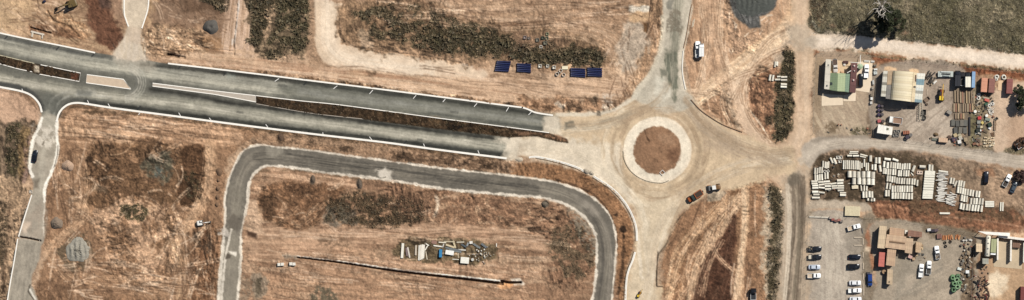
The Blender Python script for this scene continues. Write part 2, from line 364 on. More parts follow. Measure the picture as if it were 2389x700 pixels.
# soil between north street and the long north-south road
patch([(1616, -20), (1850, -20), (1850, 100), (1830, 180), (1806, 330), (1745, 318), (1700, 296), (1640, 258), (1602, 205), (1596, 110)], (190, 148, 112), 0.9, 5, 5, rh=0.07, streak=(80, 70, 5))
patch([(1630, -20), (1702, -20), (1700, 100), (1680, 150), (1630, 200), (1622, 100)], (202, 160, 122), 0.7, 10, 8, streak=(88, 90, 4))
patch([(1690, -20), (1712, -20), (1716, 40), (1740, 90), (1790, 60), (1760, 120), (1715, 130), (1695, 60)], (186, 150, 120), 0.7, 6, 6, rh=0.18)
for k in range(46):
    t = rng.random()
    if t < 0.55: x, y = 1698 + rng.uniform(0, 24), rng.uniform(5, 120); d = (rng.uniform(-3, 8), rng.uniform(6, 18))
    else: x, y = rng.uniform(1735, 1795), rng.uniform(28, 90); d = (rng.uniform(6, 16), -rng.uniform(2, 12))
    stroke([(x, y), (x + d[0], y + d[1])], 1.6, rng.choice([(228, 200, 170), (120, 90, 68), (236, 216, 190)]), 0.75, 1, 0.5, h=rng.uniform(-0.1, 0.15))
patch([(1705, -20), (1810, -20), (1812, 10), (1790, 30), (1770, 38), (1772, 62), (1748, 66), (1722, 48), (1708, 20)], (92, 92, 90), 0.97, 3, 4, rh=0.1, streak=None)
patch([(1735, -20), (1800, -20), (1795, 20), (1765, 34), (1740, 20)], (120, 120, 118), 0.7, 6, 6, streak=(100, 20, 3))
for k in range(10): stroke([(1716 + 5 * k, 0), (1726 + 3.5 * k, 30), (1740 + 1.6 * k, 55)], 1.2, rng.choice([(66, 66, 66), (138, 136, 132)]), 0.7, 1)
# rotated diagonal haul track
stroke([(1618, 232), (1690, 180), (1760, 125), (1830, 70), (1860, 20)], 30, (208, 166, 124), 0.9, 8, 5, streak=0.4, sl_=80)
tracks([(1622, 232), (1690, 178), (1765, 122), (1850, 60)], 14, 17, 2.6, (234, 200, 160), 0.7)
tracks([(1850, 40), (1820, 80), (1740, 140), (1700, 200), (1720, 280), (1790, 335)], 10, 12, 2.6, (226, 194, 158), 0.6)
tracks([(1625, 228), (1700, 172), (1790, 95)], 4, 14, 2.4, (160, 124, 90), 0.55)
patch([(1660, 215), (1700, 195), (1712, 240), (1730, 300), (1700, 290), (1650, 258), (1625, 235)], (170, 130, 98), 0.85, 6, 6, rh=0.12)
stroke([(1688, 205), (1700, 240), (1722, 300)], 12, (150, 136, 116), 0.6, 5, 3, streak=0.4)
patch([(1705, 190), (1765, 170), (1748, 260), (1800, 330), (1770, 335), (1738, 312), (1722, 260)], (204, 172, 140), 0.8, 6, 6, streak=(75, 70, 4), rh=0.04)
patch([(1800, 130), (1845, 80), (1870, 90), (1860, 130), (1810, 160)], (170, 152, 130), 0.7, 10, 8)
patch([(1810, 82), (1850, 78), (1870, 90), (1830, 98)], (148, 148, 140), 0.8, 7, 6)
patch([(1755, 165), (1800, 150), (1825, 160), (1812, 330), (1800, 330), (1770, 290), (1750, 255)], (150, 108, 80), 0.85, 7, 7, rh=0.16, speck=0.25, sp=12)
patch([(1750, 200), (1800, 190), (1808, 290), (1790, 300), (1755, 250)], (104, 76, 58), 0.7, 6, 8, speck=0.52, sp=9)
stroke([(1750, 258), (1775, 292), (1800, 333)], 3.5, (222, 196, 166), 0.85, 1.8, 1)
patch([(1835, 112), (1850, 124), (1853, 150), (1850, 220), (1845, 290), (1832, 328), (1814, 336), (1806, 322), (1808, 270), (1812, 200), (1828, 140)], (88, 80, 60), 0.95, 5, 7, rs=16, rh=0.22, veg=0.3)
patch([(1835, 112), (1850, 124), (1853, 150), (1850, 220), (1845, 290), (1832, 328), (1814, 336), (1806, 322), (1808, 270), (1812, 200), (1828, 140)], (58, 56, 42), 0.85, 4, 7, rs=16, speck=0.42, sp=9, veg=0.6)
patch([(1786, 275), (1800, 275), (1802, 292), (1788, 292)], (62, 56, 44), 0.8, 3, 4, veg=0.4)
patch([(1820, 215), (1832, 210), (1836, 225), (1822, 228)], (130, 112, 88), 0.8, 4, 3)
# field top right
patch([(1885, -60), (2460, -60), (2460, 128), (2389, 122), (2100, 90), (2000, 79), (1900, 76), (1886, 66)], (116, 106, 82), 1, 3, 6, rs=14, rh=0.16, veg=0.5)
n4 = fb(GX, GY, 90, 21, 4); n5 = fb(GX, GY, 9, 25, 4, 0.7)
PF = spline([(1885, -60), (2460, -60), (2460, 128), (2389, 122), (2100, 90), (2000, 79), (1900, 76), (1886, 66)], True, 20)
s_ = sl(PF, 3); w_ = inside_w(GX[s_], GY[s_], PF, 2, 2, 10)
lay(s_, w_ * ss(0.45, 0.8, n4[s_]) * 0.7, (134, 122, 96)); lay(s_, w_ * ss(0.5, 0.8, fb(GX[s_], GY[s_], 130, 63)) * 0.5, (84, 78, 58)); lay(s_, w_ * ss(0.5, 0.75, n5[s_]) * 0.5, (72, 70, 50)); lay(s_, w_ * ss(0.6, 0.85, 1 - n5[s_]) * 0.45, (138, 130, 104)); lay(s_, w_ * ss(0.58, 0.8, fb(GX[s_], GY[s_], 36, 66, 4)) * 0.55, (152, 136, 110)); lay(s_, w_ * ss(0.6, 0.8, fb(GX[s_], GY[s_], 55, 68, 4)) * 0.5, (74, 72, 52))
patch([(1885, -60), (1935, -60), (1930, 30), (1905, 72), (1884, 66)], (100, 80, 60), 0.75, 8, 8, speck=0.4)
patch([(2110, -10), (2140, -10), (2130, 30), (2112, 20)], (150, 134, 110), 0.5, 10, 8)
for (x, y, rx, ry) in ((1943, 60, 9, 5), (2112, 76, 9, 5), (1985, 70, 14, 4), (2060, 62, 10, 4)): patch(blob(x, y, rx, ry), (178, 138, 108), 0.7, 3, 3)
stroke([(1900, 77), (2000, 81), (2100, 92), (2250, 108), (2400, 127)], 5, (70, 66, 46), 0.85, 2, 2, rs=8, veg=0.9)
stroke([(1895, 50), (1910, 70)], 8, (150, 148, 136), 0.7, 3, 3)
# brown verge between the east lane and the yards
patch([(1900, 120), (2000, 118), (2100, 134), (2460, 172), (2460, 210), (2340, 178), (2100, 155), (2000, 143), (1915, 150), (1900, 240), (1894, 240)], (146, 98, 68), 0.9, 4, 5, rh=0.12)
stroke([(1910, 131), (2000, 131), (2100, 142), (2400, 178)], 9, (150, 92, 62), 0.8, 3, 3, streak=0.5)
stroke([(2000, 127), (2100, 137), (2250, 152), (2400, 168)], 5, (118, 104, 76), 0.8, 2.5, 3, rs=8, veg=0.3)
stroke([(1915, 117), (1940, 112), (1985, 114), (2030, 121)], 4, (92, 88, 66), 0.8, 1.8, 3, rs=6, veg=0.5)
patch([(2050, 148), (2150, 148), (2148, 158), (2052, 156)], (86, 76, 62), 0.7, 4, 4)
# yards
YARD = (178, 160, 138)
patch([(1903, 130), (2028, 130), (2030, 225), (2025, 320), (1960, 314), (1900, 322), (1896, 240)], (170, 148, 122), 0.9, 4, 4, rh=0.045)
patch([(1900, 130), (1922, 128), (1918, 215), (1916, 300), (1898, 315), (1896, 200)], (152, 128, 100), 0.8, 4, 4)
patch([(1914, 248), (2020, 240), (2028, 310), (1915, 312)], (188, 166, 136), 0.6, 8, 8, streak=(60, 30, 4))
patch([(1925, 290), (1955, 288), (1958, 308), (1920, 306)], (110, 90, 66), 0.7, 5, 5, speck=0.4)
patch([(1985, 300), (2028, 300), (2028, 315), (1980, 312)], (104, 98, 70), 0.8, 4, 5, speck=0.4, veg=0.5)
patch([(2030, 145), (2046, 145), (2042, 320), (2026, 320)], (120, 100, 80), 0.8, 4, 4, speck=0.3)
patch([(2046, 160), (2250, 160), (2250, 345), (2140, 335), (2040, 322)], (158, 142, 124), 0.9, 4, 4, rh=0.045)
patch([(2120, 240), (2220, 230), (2220, 330), (2130, 325)], (190, 172, 150), 0.6, 10, 10, streak=(140, 30, 4))
patch([(2154, 165), (2240, 165), (2225, 240), (2160, 230)], (168, 148, 128), 0.6, 6, 8)
patch([(2222, 205), (2266, 205), (2262, 350), (2225, 345)], (128, 112, 94), 0.85, 4, 5)
patch([(2264, 210), (2322, 205), (2320, 350), (2264, 346)], (132, 118, 94), 0.9, 4, 5, rh=0.1)
patch([(2266, 250), (2278, 250), (2276, 345), (2264, 345)], (112, 106, 74), 0.7, 4, 4)
patch([(2318, 215), (2460, 200), (2460, 372), (2389, 358), (2320, 352)], (202, 172, 142), 0.95, 4, 4, rh=0.03)
patch([(2360, 270), (2389, 260), (2389, 330), (2350, 345)], (176, 140, 110), 0.6, 12, 8)
patch([(2345, 345), (2400, 345), (2400, 362), (2340, 358)], (112, 106, 78), 0.7, 3, 4, veg=0.6)
patch([(2062, 157), (2076, 154), (2092, 158), (2092, 165), (2062, 165)], (222, 182, 138), 0.9, 2, 2)
patch([(2120, 162), (2128, 159), (2142, 162), (2144, 172), (2122, 170)], (224, 186, 142), 0.9, 2, 2)
patch([(2047, 234), (2064, 238), (2058, 246), (2046, 244)], (224, 184, 140), 0.9, 2, 2)
# pipe yard
patch([(1892, 400), (1905, 372), (1935, 354), (1990, 348), (2100, 354), (2200, 368), (2389, 400), (2460, 410), (2460, 500), (2320, 500), (2180, 500), (1890, 470)], (140, 116, 94), 0.95, 4, 5, rh=0.1)
patch([(1890, 380), (1930, 356), (1990, 350), (2120, 360), (2190, 385), (2190, 470), (1890, 470)], (82, 70, 55), 0.9, 6, 8, speck=0.3, sp=10, veg=0.0001)
patch([(2190, 375), (2300, 390), (2320, 450), (2250, 430), (2190, 400)], (146, 122, 98), 0.8, 6, 6)
patch([(2310, 400), (2389, 410), (2389, 480), (2330, 480), (2310, 440)], (178, 146, 116), 0.8, 8, 8)
patch([(2275, 395), (2320, 392), (2318, 410), (2280, 412)], (160, 112, 80), 0.6, 5, 5)
stroke([(1890, 478), (1960, 476), (2030, 486)], 20, (184, 166, 142), 0.9, 4, 3, rh=0.04)
patch([(2035, 470), (2120, 468), (2200, 475), (2389, 500), (2389, 540), (2200, 530), (2040, 505), (2030, 490)], (138, 92, 66), 0.85, 5, 6, rh=0.12)
patch([(2120, 468), (2380, 488), (2385, 515), (2250, 510), (2120, 495)], (106, 84, 62), 0.8, 7, 8, speck=0.35, veg=0.15)
stroke([(2045, 478), (2100, 484), (2120, 490)], 6, (196, 140, 104), 0.7, 3, 3)
stroke([(2200, 505), (2300, 515), (2389, 530)], 3, (190, 150, 120), 0.5, 2)
stroke([(1888, 496), (1960, 508), (2100, 515), (2280, 545)], 5, (98, 88, 66), 0.75, 2.5, 3, rs=8)
# lower right car park and yards
patch([(1885, 508), (2010, 508), (2016, 560), (2015, 760), (1880, 760)], (168, 155, 138), 0.95, 3, 3, rh=0.03)
patch([(1915, 530), (1975, 520), (1975, 760), (1915, 760)], (184, 170, 150), 0.7, 12, 10, streak=(88, 40, 4))
tracks([(1940, 520), (1960, 570), (1985, 560)], 6, 10, 1.4, (204, 190, 168), 0.5)
patch([(1975, 540), (2012, 540), (2012, 590), (1975, 590)], (140, 130, 116), 0.6, 8, 6)
stroke([(1880, 500), (1878, 600), (1872, 760)], 5, (120, 104, 84), 0.8, 2.5, 2)
patch([(2012, 515), (2046, 515), (2040, 640), (2050, 760), (2015, 760)], (132, 118, 98), 0.85, 5, 5, rh=0.06)
patch([(2024, 520), (2046, 520), (2042, 580), (2026, 582)], (164, 106, 74), 0.85, 5, 5)
patch([(2032, 586), (2048, 586), (2046, 625), (2032, 630)], (180, 120, 84), 0.85, 4, 4)
patch([(2018, 575), (2030, 578), (2028, 588), (2018, 586)], (214, 192, 160), 0.8, 3, 3)
patch([(2046, 515), (2290, 550), (2282, 600), (2265, 760), (2050, 760), (2046, 640)], (160, 145, 124), 0.95, 4, 4, rh=0.04)
patch([(2088, 590), (2180, 580), (2190, 640), (2110, 690), (2088, 690)], (148, 138, 122), 0.7, 8, 8)
patch([(2120, 640), (2230, 600), (2230, 690), (2110, 700)], (176, 158, 134), 0.6, 10, 10, streak=(150, 30, 5))
patch([(2150, 515), (2290, 540), (2280, 560), (2170, 550), (2150, 540)], (112, 96, 76), 0.7, 6, 6)
patch([(2250, 590), (2275, 590), (2270, 760), (2240, 760)], (120, 100, 78), 0.85, 5, 6, rh=0.12)
patch([(2285, 620), (2390, 600), (2460, 600), (2460, 760), (2290, 760), (2300, 660)], (188, 152, 114), 0.9, 5, 6, rh=0.05)
patch([(2305, 640), (2345, 640), (2340, 680), (2310, 690)], (228, 206, 172), 0.85, 10, 8)
patch([(2284, 618), (2305, 622), (2300, 650), (2280, 645)], (156, 122, 96), 0.7, 5, 5)
stroke([(2272, 560), (2268, 640), (2264, 760)], 6, (80, 62, 50), 0.8, 2, 3, rs=8)
# lower dark strip beside the long road and the disturbed soil by the south leg
patch([(1796, 432), (1822, 440), (1828, 520), (1822, 600), (1816, 690), (1796, 720), (1790, 640), (1798, 540)], (96, 86, 66), 0.95, 6, 8, rs=16, rh=0.2, veg=0.25)
patch([(1796, 432), (1822, 440), (1828, 520), (1822, 600), (1816, 690), (1796, 720), (1790, 640), (1798, 540)], (62, 58, 44), 0.85, 5, 8, rs=16, speck=0.44, sp=9, veg=0.6)
patch([(1770, 440), (1798, 440), (1798, 560), (1790, 700), (1768, 700), (1775, 560)], (190, 170, 142), 0.8, 5, 8, speck=0.4, sp=8, rh=0.1)
patch([(1600, 490), (1650, 462), (1690, 448), (1700, 440), (1780, 430), (1775, 600), (1770, 760), (1545, 760), (1548, 640), (1552, 580), (1575, 520)], (156, 116, 84), 0.95, 5, 7, rh=0.11, streak=None)
patch([(1560, 640), (1570, 590), (1600, 540), (1640, 500), (1700, 455), (1722, 440), (1720, 460), (1690, 500), (1640, 550), (1600, 610), (1575, 700), (1555, 700)], (132, 96, 66), 0.8, 6, 6, streak=(125, 50, 4))
patch([(1712, 500), (1716, 560), (1705, 640), (1695, 760), (1612, 760), (1630, 650), (1655, 590), (1690, 545)], (92, 62, 46), 0.95, 4, 5, rh=0.12)
for k in range(34):
    y0 = rng.uniform(520, 690); stroke([(1625 + rng.uniform(0, 70), y0), (1612 + rng.uniform(10, 80), y0 + rng.uniform(10, 30))], 1.3, rng.choice([(64, 42, 32), (122, 88, 66)]), 0.6, 1)
tracks([(1600, 760), (1625, 620), (1670, 530), (1730, 450)], 11, 15, 2.6, (228, 190, 150), 0.75)
tracks([(1560, 720), (1590, 600), (1650, 520), (1710, 460)], 12, 22, 2.4, (220, 178, 136), 0.65)
tracks([(1655, 555), (1680, 600), (1712, 632)], 3, 5, 2.6, (216, 178, 142), 0.9, jit=1)
tracks([(1632, 505), (1644, 530)], 3, 5, 1.3, (206, 168, 134), 0.7, jit=1)
stroke([(1738, 440), (1738, 520), (1730, 600), (1715, 760)], 16, (206, 166, 126), 0.85, 4, 3, streak=0.5)
tracks([(1738, 440), (1737, 540), (1722, 660), (1710, 760)], 5, 6, 1.6, (226, 192, 154), 0.6)
patch([(1652, 450), (1690, 442), (1700, 450), (1680, 468), (1650, 470)], (176, 160, 136), 0.8, 3, 4, rh=0.12)
# slope between the loop street and the curved kerb
patch([(1190, 385), (1250, 378), (1320, 390), (1400, 425), (1450, 475), (1475, 530), (1474, 590), (1460, 640), (1448, 760), (1432, 760), (1440, 600), (1430, 520), (1390, 470), (1300, 424), (1190, 408)], (150, 108, 74), 0.95, 3, 3, rh=0.12)
stroke([(1300, 420), (1370, 445), (1410, 480), (1434, 530), (1440, 580)], 4, (84, 62, 46), 0.8, 2, 2)
stroke([(1455, 550), (1452, 620), (1440, 690)], 6, (72, 54, 40), 0.8, 3, 3, h=-0.3)
for (x, y, r) in ((1437, 502, 5), (1452, 534, 7), (1455, 538, 4)): patch(blob(x, y, r, r), (62, 48, 38), 0.9, 2, 3)
# verge below the main road
patch([(600, 300), (750, 318), (900, 336), (1182, 372), (1190, 408), (1000, 386), (800, 358), (640, 338), (570, 346), (560, 330)], (158, 126, 98), 0.9, 4, 4, rh=0.12, streak=(8, 60, 4))
patch([(900, 352), (1020, 362), (1190, 385), (1190, 400), (1050, 388), (910, 366)], (96, 74, 56), 0.75, 4, 6, speck=0.4, sp=10)
for (x, y, rx, ry) in ((655, 322, 9, 12), (808, 346, 16, 8), (1140, 388, 16, 7), (940, 362, 20, 6)): patch(blob(x, y, rx, ry), (82, 64, 48), 0.8, 3, 4, speck=0.35)
# the big lot left of the loop street
patch([(150, 250), (260, 258), (600, 302), (560, 340), (520, 440), (510, 760), (80, 760), (100, 620), (112, 440), (136, 340), (140, 290)], (150, 113, 83), 0.9, 6, 6, rh=0.1)
patch([(140, 262), (260, 262), (450, 285), (560, 300), (560, 330), (480, 335), (300, 320), (150, 300)], (198, 156, 120), 0.85, 8, 8, streak=(6, 90, 4))
patch([(140, 295), (240, 300), (330, 320), (220, 345), (145, 330)], (210, 168, 130), 0.7, 10, 8, streak=(5, 80, 4))
patch([(215, 345), (300, 330), (420, 340), (430, 400), (415, 480), (300, 470), (220, 500), (205, 440)], (112, 84, 60), 0.85, 10, 12, speck=0.2, sp=24, rh=0.18, veg=0.0001)
patch([(330, 370), (390, 360), (400, 400), (380, 420), (340, 410)], (92, 90, 78), 0.85, 6, 8, rh=0.16, speck=0.3, sp=12)
patch([(362, 392), (380, 392), (380, 414), (364, 414)], (112, 118, 112), 0.9, 4, 4)
patch([(425, 345), (475, 338), (486, 348), (478, 410), (470, 470), (440, 478), (418, 460), (422, 400)], (92, 66, 46), 0.9, 4, 6, rh=0.2, veg=0.12)
patch([(430, 400), (465, 420), (462, 470), (436, 460)], (74, 64, 46), 0.7, 6, 6, speck=0.4, veg=0.4)
stroke([(490, 335), (492, 380), (482, 440), (468, 480), (440, 520), (410, 560)], 26, (196, 154, 116), 0.85, 5, 4, streak=0.4)
tracks([(490, 340), (486, 420), (460, 490), (420, 560), (400, 640)], 8, 10, 1.5, (216, 176, 138), 0.55)
patch([(240, 475), (300, 465), (390, 475), (412, 500), (405, 600), (390, 660), (300, 650), (250, 590), (220, 520)], (204, 164, 130), 0.7, 8, 14, speck=0.32, sp=26, rh=0.16)
patch([(280, 480), (310, 472), (345, 486), (335, 510), (300, 515), (282, 500)], (74, 72, 48), 0.85, 5, 7, speck=0.3, veg=0.5)
patch([(260, 570), (310, 560), (325, 640), (300, 665), (265, 640)], (124, 92, 66), 0.7, 8, 10, speck=0.35, sp=12, rh=0.18)
patch([(380, 490), (412, 485), (405, 560), (375, 580)], (118, 88, 62), 0.7, 7, 8, speck=0.4)
patch([(455, 540), (500, 530), (510, 600), (500, 760), (440, 760), (450, 620)], (124, 88, 62), 0.8, 8, 8, rh=0.14, streak=(95, 40, 4))
patch([(455, 545), (490, 550), (490, 580), (465, 585)], (70, 56, 44), 0.75, 5, 8, speck=0.35)
tracks([(405, 560), (430, 640), (420, 700)], 10, 18, 1.4, (212, 172, 130), 0.6)
tracks([(110, 560), (180, 640), (330, 660), (450, 680)], 14, 26, 1.5, (206, 164, 126), 0.6)
tracks([(140, 360), (160, 430), (200, 500), (140, 560), (110, 600)], 10, 14, 1.5, (210, 170, 132), 0.6)
tracks([(190, 360), (195, 440), (180, 520)], 10, 14, 1.5, (206, 166, 128), 0.6)
for r in (34, 42, 50, 26, 60): stroke([(318 + r * 1.1 * math.cos(t), 505 - r * 0.8 * math.sin(t)) for t in np.linspace(0.1, 2.6, 8)], 1.6, (214, 176, 140), 0.65, 1.2, 1, broken=0.3)
for r in (30, 36, 44, 22): stroke([(262 + r * math.cos(t), 335 + r * 0.6 * math.sin(t)) for t in np.linspace(-0.2, 3.6, 9)], 1.6, rng.choice([(206, 168, 132), (120, 88, 64)]), 0.65, 1.2, 1, broken=0.3)
patch([(80, 660), (140, 655), (200, 670), (260, 680), (260, 760), (80, 760)], (110, 82, 60), 0.6, 8, 10, speck=0.4)
patch(blob(184, 588, 44, 44), (92, 80, 62), 0.75, 8, 12, speck=0.35, sp=10)
patch([(215, 432), (250, 435), (245, 448), (216, 446)], (128, 110, 90), 0.5, 5, 5)
# far left edge
patch([(-60, 215), (40, 215), (90, 250), (96, 275), (60, 290), (0, 290), (-60, 280)], (200, 160, 128), 0.85, 5, 6)
patch([(-60, 285), (30, 285), (80, 280), (92, 295), (72, 330), (68, 400), (40, 430), (-60, 430)], (122, 102, 82), 0.9, 6, 8, rh=0.18)
patch([(20, 290), (48, 288), (46, 350), (36, 420), (15, 410), (18, 340)], (72, 68, 50), 0.85, 5, 6, speck=0.35, sp=12, veg=0.5)
patch([(48, 290), (68, 300), (62, 390), (50, 420), (45, 350)], (134, 108, 70), 0.7, 4, 5)
patch([(56, 330), (70, 320), (66, 400), (52, 430)], (140, 110, 104), 0.5, 4, 5, speck=0.4)
patch([(-60, 430), (60, 430), (70, 460), (50, 540), (20, 690), (-60, 760)], (168, 138, 108), 0.85, 6, 8, rh=0.16)
patch([(-20, 480), (14, 470), (16, 540), (4, 620), (-20, 640)], (84, 70, 54), 0.8, 6, 6, speck=0.35, veg=0.3)
stroke([(20, 440), (22, 520), (14, 600), (6, 690)], 5, (98, 76, 58), 0.7, 3, 4, broken=0.3)
# interior of the loop street
patch([(566, 560), (578, 480), (584, 430), (606, 404), (640, 393), (840, 416), (1030, 444), (1200, 462), (1300, 474), (1350, 500), (1385, 560), (1384, 760), (560, 760)], (152, 116, 88), 0.9, 4, 5, rh=0.09, streak=(3, 45, 6))
patch([(600, 408), (660, 396), (840, 424), (830, 440), (700, 430), (620, 440), (600, 470)], (198, 158, 124), 0.75, 7, 7, streak=(6, 60, 4))
patch([(608, 450), (640, 425), (720, 430), (800, 440), (760, 500), (720, 535), (640, 530), (610, 500)], (124, 90, 64), 0.85, 8, 9, rh=0.16, speck=0.2, sp=16)
patch([(606, 455), (640, 445), (648, 490), (630, 515), (606, 500)], (88, 66, 48), 0.85, 6, 7, speck=0.35, veg=0.15)
patch([(660, 425), (720, 432), (725, 450), (680, 455)], (90, 66, 48), 0.75, 6, 6, speck=0.4)
patch([(760, 470), (810, 455), (880, 455), (985, 465), (1000, 500), (960, 525), (880, 528), (780, 525), (758, 500)], (84, 68, 50), 0.9, 7, 9, rh=0.2, speck=0.3, sp=16, veg=0.4)
patch([(758, 490), (820, 480), (830, 520), (770, 528)], (102, 98, 88), 0.7, 6, 8, speck=0.35)
patch([(890, 430), (1000, 440), (1190, 465), (1300, 480), (1370, 540), (1380, 640), (1290, 660), (1270, 560), (1200, 520), (1000, 520), (900, 470)], (134, 100, 76), 0.75, 12, 14, speck=0.25, sp=22, rh=0.16)
patch([(1290, 530), (1370, 530), (1378, 640), (1340, 650), (1300, 620), (1275, 580)], (100, 86, 66), 0.7, 8, 12, speck=0.42, sp=14, veg=0.3)
patch([(1340, 480), (1388, 540), (1388, 590), (1360, 560), (1330, 510)], (146, 140, 124), 0.6, 6, 8, speck=0.4)
stroke([(1018, 460), (1022, 480), (1014, 504)], 9, (214, 194, 168), 0.8, 4, 4)
for (x, y, rx, ry) in ((730, 418, 6, 12), (838, 430, 6, 13), (842, 430, 4, 10), (1272, 476, 8, 8)): patch(blob(x, y, rx, ry), (86, 78, 68), 0.9, 2, 3)
patch([(590, 535), (800, 530), (1100, 525), (1270, 560), (1265, 590), (1180, 570), (1000, 555), (900, 570), (700, 595), (600, 600)], (192, 152, 118), 0.75, 8, 8, streak=(3, 55, 5), rh=0.06)
patch([(640, 560), (780, 565), (930, 600), (1200, 625), (1260, 640), (1200, 650), (900, 620), (680, 595)], (202, 158, 122), 0.7, 6, 7, streak=(7, 50, 5))
patch([(700, 625), (950, 650), (1200, 680), (1280, 700), (1270, 760), (620, 760), (610, 660)], (184, 142, 108), 0.75, 10, 8, streak=(8, 50, 4))
patch([(745, 548), (800, 550), (815, 572), (760, 572)], (112, 88, 66), 0.6, 6, 8, speck=0.4)
patch([(930, 562), (1010, 556), (1120, 560), (1172, 575), (1165, 600), (1110, 618), (1040, 612), (930, 606)], (104, 90, 66), 0.85, 4, 8, rh=0.14, veg=0.18)
for k in range(30):
    x, y = rng.uniform(620, 1230), 0; y = 572 + (x - 620) * 0.10 + rng.uniform(0, 45); stroke([(x, y), (x + rng.uniform(30, 110), y + rng.uniform(3, 14))], 1.6, rng.choice([(214, 174, 138), (140, 104, 78), (224, 188, 152)]), 0.55, 1.2, 1)
for k in range(30):
    x, y = rng.uniform(600, 1240), rng.uniform(533, 560); stroke([(x, y), (x + rng.uniform(30, 110), y + rng.uniform(-2, 4))], 1.6, rng.choice([(214, 174, 138), (150, 114, 88), (224, 188, 152)]), 0.5, 1.2, 1)
for (p, q) in (((645, 500), (660, 470)), ((700, 510), (740, 470)), ((715, 525), (760, 480)), ((690, 520), (720, 500)), ((650, 520), (690, 480))): tracks([p, ((p[0] + q[0]) / 2 + 3, (p[1] + q[1]) / 2), q], 3, 8, 1.4, (196, 158, 124), 0.7, jit=2)
patch([(735, 675), (770, 672), (790, 690), (780, 720), (720, 710)], (90, 86, 70), 0.75, 6, 8, speck=0.35)
patch([(590, 640), (622, 648), (624, 690), (596, 692)], (150, 132, 110), 0.8, 4, 6)
patch([(598, 650), (608, 650), (606, 690), (598, 690)], (92, 82, 66), 0.8, 3, 4)
patch([(572, 480), (600, 470), (612, 540), (580, 548)], (208, 172, 138), 0.7, 6, 6)
patch([(574, 538), (600, 545), (595, 556), (578, 552)], (70, 50, 38), 0.85, 3, 4, h=-0.2)
patch([(566, 560), (600, 560), (592, 620), (568, 640)], (196, 156, 122), 0.6, 6, 6)
patch([(560, 640), (600, 670), (600, 720), (556, 720)], (142, 124, 102), 0.6, 6, 6, speck=0.3)
# trench with its spoil lip
TR = [(694, 601), (800, 614), (910, 631), (1000, 642), (1080, 651), (1172, 662)]
stroke([(x, y - 3.2 - 2.6 * i / 5) for i, (x, y) in enumerate(TR)], 2.6, (238, 224, 204), 1, 1.2, 1.0, rs=8, taper=5)
stroke([(660, 596), (690, 600)], 8, (176, 160, 138), 0.8, 3, 3)
patch([(1160, 668), (1180, 655), (1200, 660), (1190, 674)], (224, 160, 104), 0.95, 4, 4)
patch([(1190, 650), (1214, 648), (1222, 662), (1200, 664)], (226, 210, 188), 0.9, 3, 4)
# random wheel ruts over the worked soil
def ruts(x0, x1, y0, y1, n, a0, a1, ln, bend=0.5, cols=((222, 186, 152), (120, 90, 68), (230, 198, 166), (104, 78, 58)), al=0.62, wd=3.0):
    for k in range(n):
        x, y = rng.uniform(x0, x1), rng.uniform(y0, y1); a = math.radians(rng.uniform(a0, a1)); P = [(x, y)]; b_ = rng.uniform(-bend, bend); L = rng.uniform(.4, 1) * ln
        for q in range(4): x += L / 4 * math.cos(a); y += L / 4 * math.sin(a); a += b_ / 4; P.append((x, y))
        c = cols[rng.randrange(len(cols))]; w = rng.uniform(.5, 1) * al; hh = -0.05 if c[0] < 150 else 0.03
        stroke(P, wd * rng.uniform(.7, 1.5), c, w, 1.2, 1, broken=0.25, h=hh)
        if rng.random() < .5: stroke([(p[0] - 6 * math.sin(a), p[1] + 6 * math.cos(a)) for p in P], wd, c, w, 1.2, 1, broken=0.25, h=hh)
ruts(120, 460, 345, 690, 70, -70, 60, 70, 1.6); ruts(110, 210, 330, 660, 34, 70, 110, 110, .5); ruts(400, 500, 480, 690, 34, 70, 140, 100, .9); ruts(110, 480, 600, 690, 34, -12, 20, 120, .5)
ruts(150, 520, 265, 325, 34, -2, 14, 130, .25); ruts(600, 1260, 530, 560, 26, -3, 6, 140, .2, al=.5); ruts(620, 1220, 590, 690, 44, 2, 12, 130, .2, al=.55); ruts(610, 1300, 440, 525, 40, -40, 40, 50, 1.0, al=.55)
ruts(820, 1440, 0, 60, 40, -6, 14, 120, .3, al=.55); ruts(560, 1440, 150, 240, 54, 2, 12, 130, .2, al=.5); ruts(1420, 1540, 40, 220, 26, 70, 130, 80, .5); ruts(0, 200, 0, 80, 26, -10, 50, 60, .9); ruts(350, 520, 0, 120, 26, 0, 60, 50, .9)
ruts(1620, 1700, 0, 200, 30, 75, 110, 120, .3); ruts(1550, 1720, 450, 690, 40, 95, 140, 120, .7, cols=((206, 168, 132), (112, 84, 62), (190, 150, 114), (98, 72, 54), (222, 186, 150))); ruts(1700, 1770, 440, 690, 26, 80, 105, 120, .2)
stroke([(1616, 234), (1690, 180), (1760, 125), (1830, 72), (1862, 20)], 34, (216, 178, 138), 0.75, 12, 7, streak=0.35, sl_=80)
tracks([(1622, 232), (1690, 178), (1765, 122), (1850, 60)], 10, 16, 2.6, (236, 204, 166), 0.6)
patch([(1712, 500), (1716, 560), (1705, 640), (1695, 760), (1612, 760), (1630, 650), (1655, 590), (1690, 545)], (92, 62, 46), 0.8, 4, 4)
stroke([(1738, 436), (1738, 520), (1731, 600), (1716, 760)], 15, (212, 172, 132), 0.8, 4, 3, streak=0.5); tracks([(1738, 440), (1737, 540), (1722, 660), (1710, 760)], 4, 5, 2.4, (230, 196, 158), 0.6)
tracks([(1655, 555), (1680, 600), (1712, 632)], 3, 5, 2.4, (206, 166, 130), 0.8, jit=1); tracks([(1632, 690), (1650, 620), (1680, 560)], 4, 8, 2.2, (206, 166, 130), 0.7)
stroke([(1716, 200), (1722, 250), (1750, 300), (1795, 340)], 22, (212, 178, 144), 0.75, 8, 5, streak=0.4)
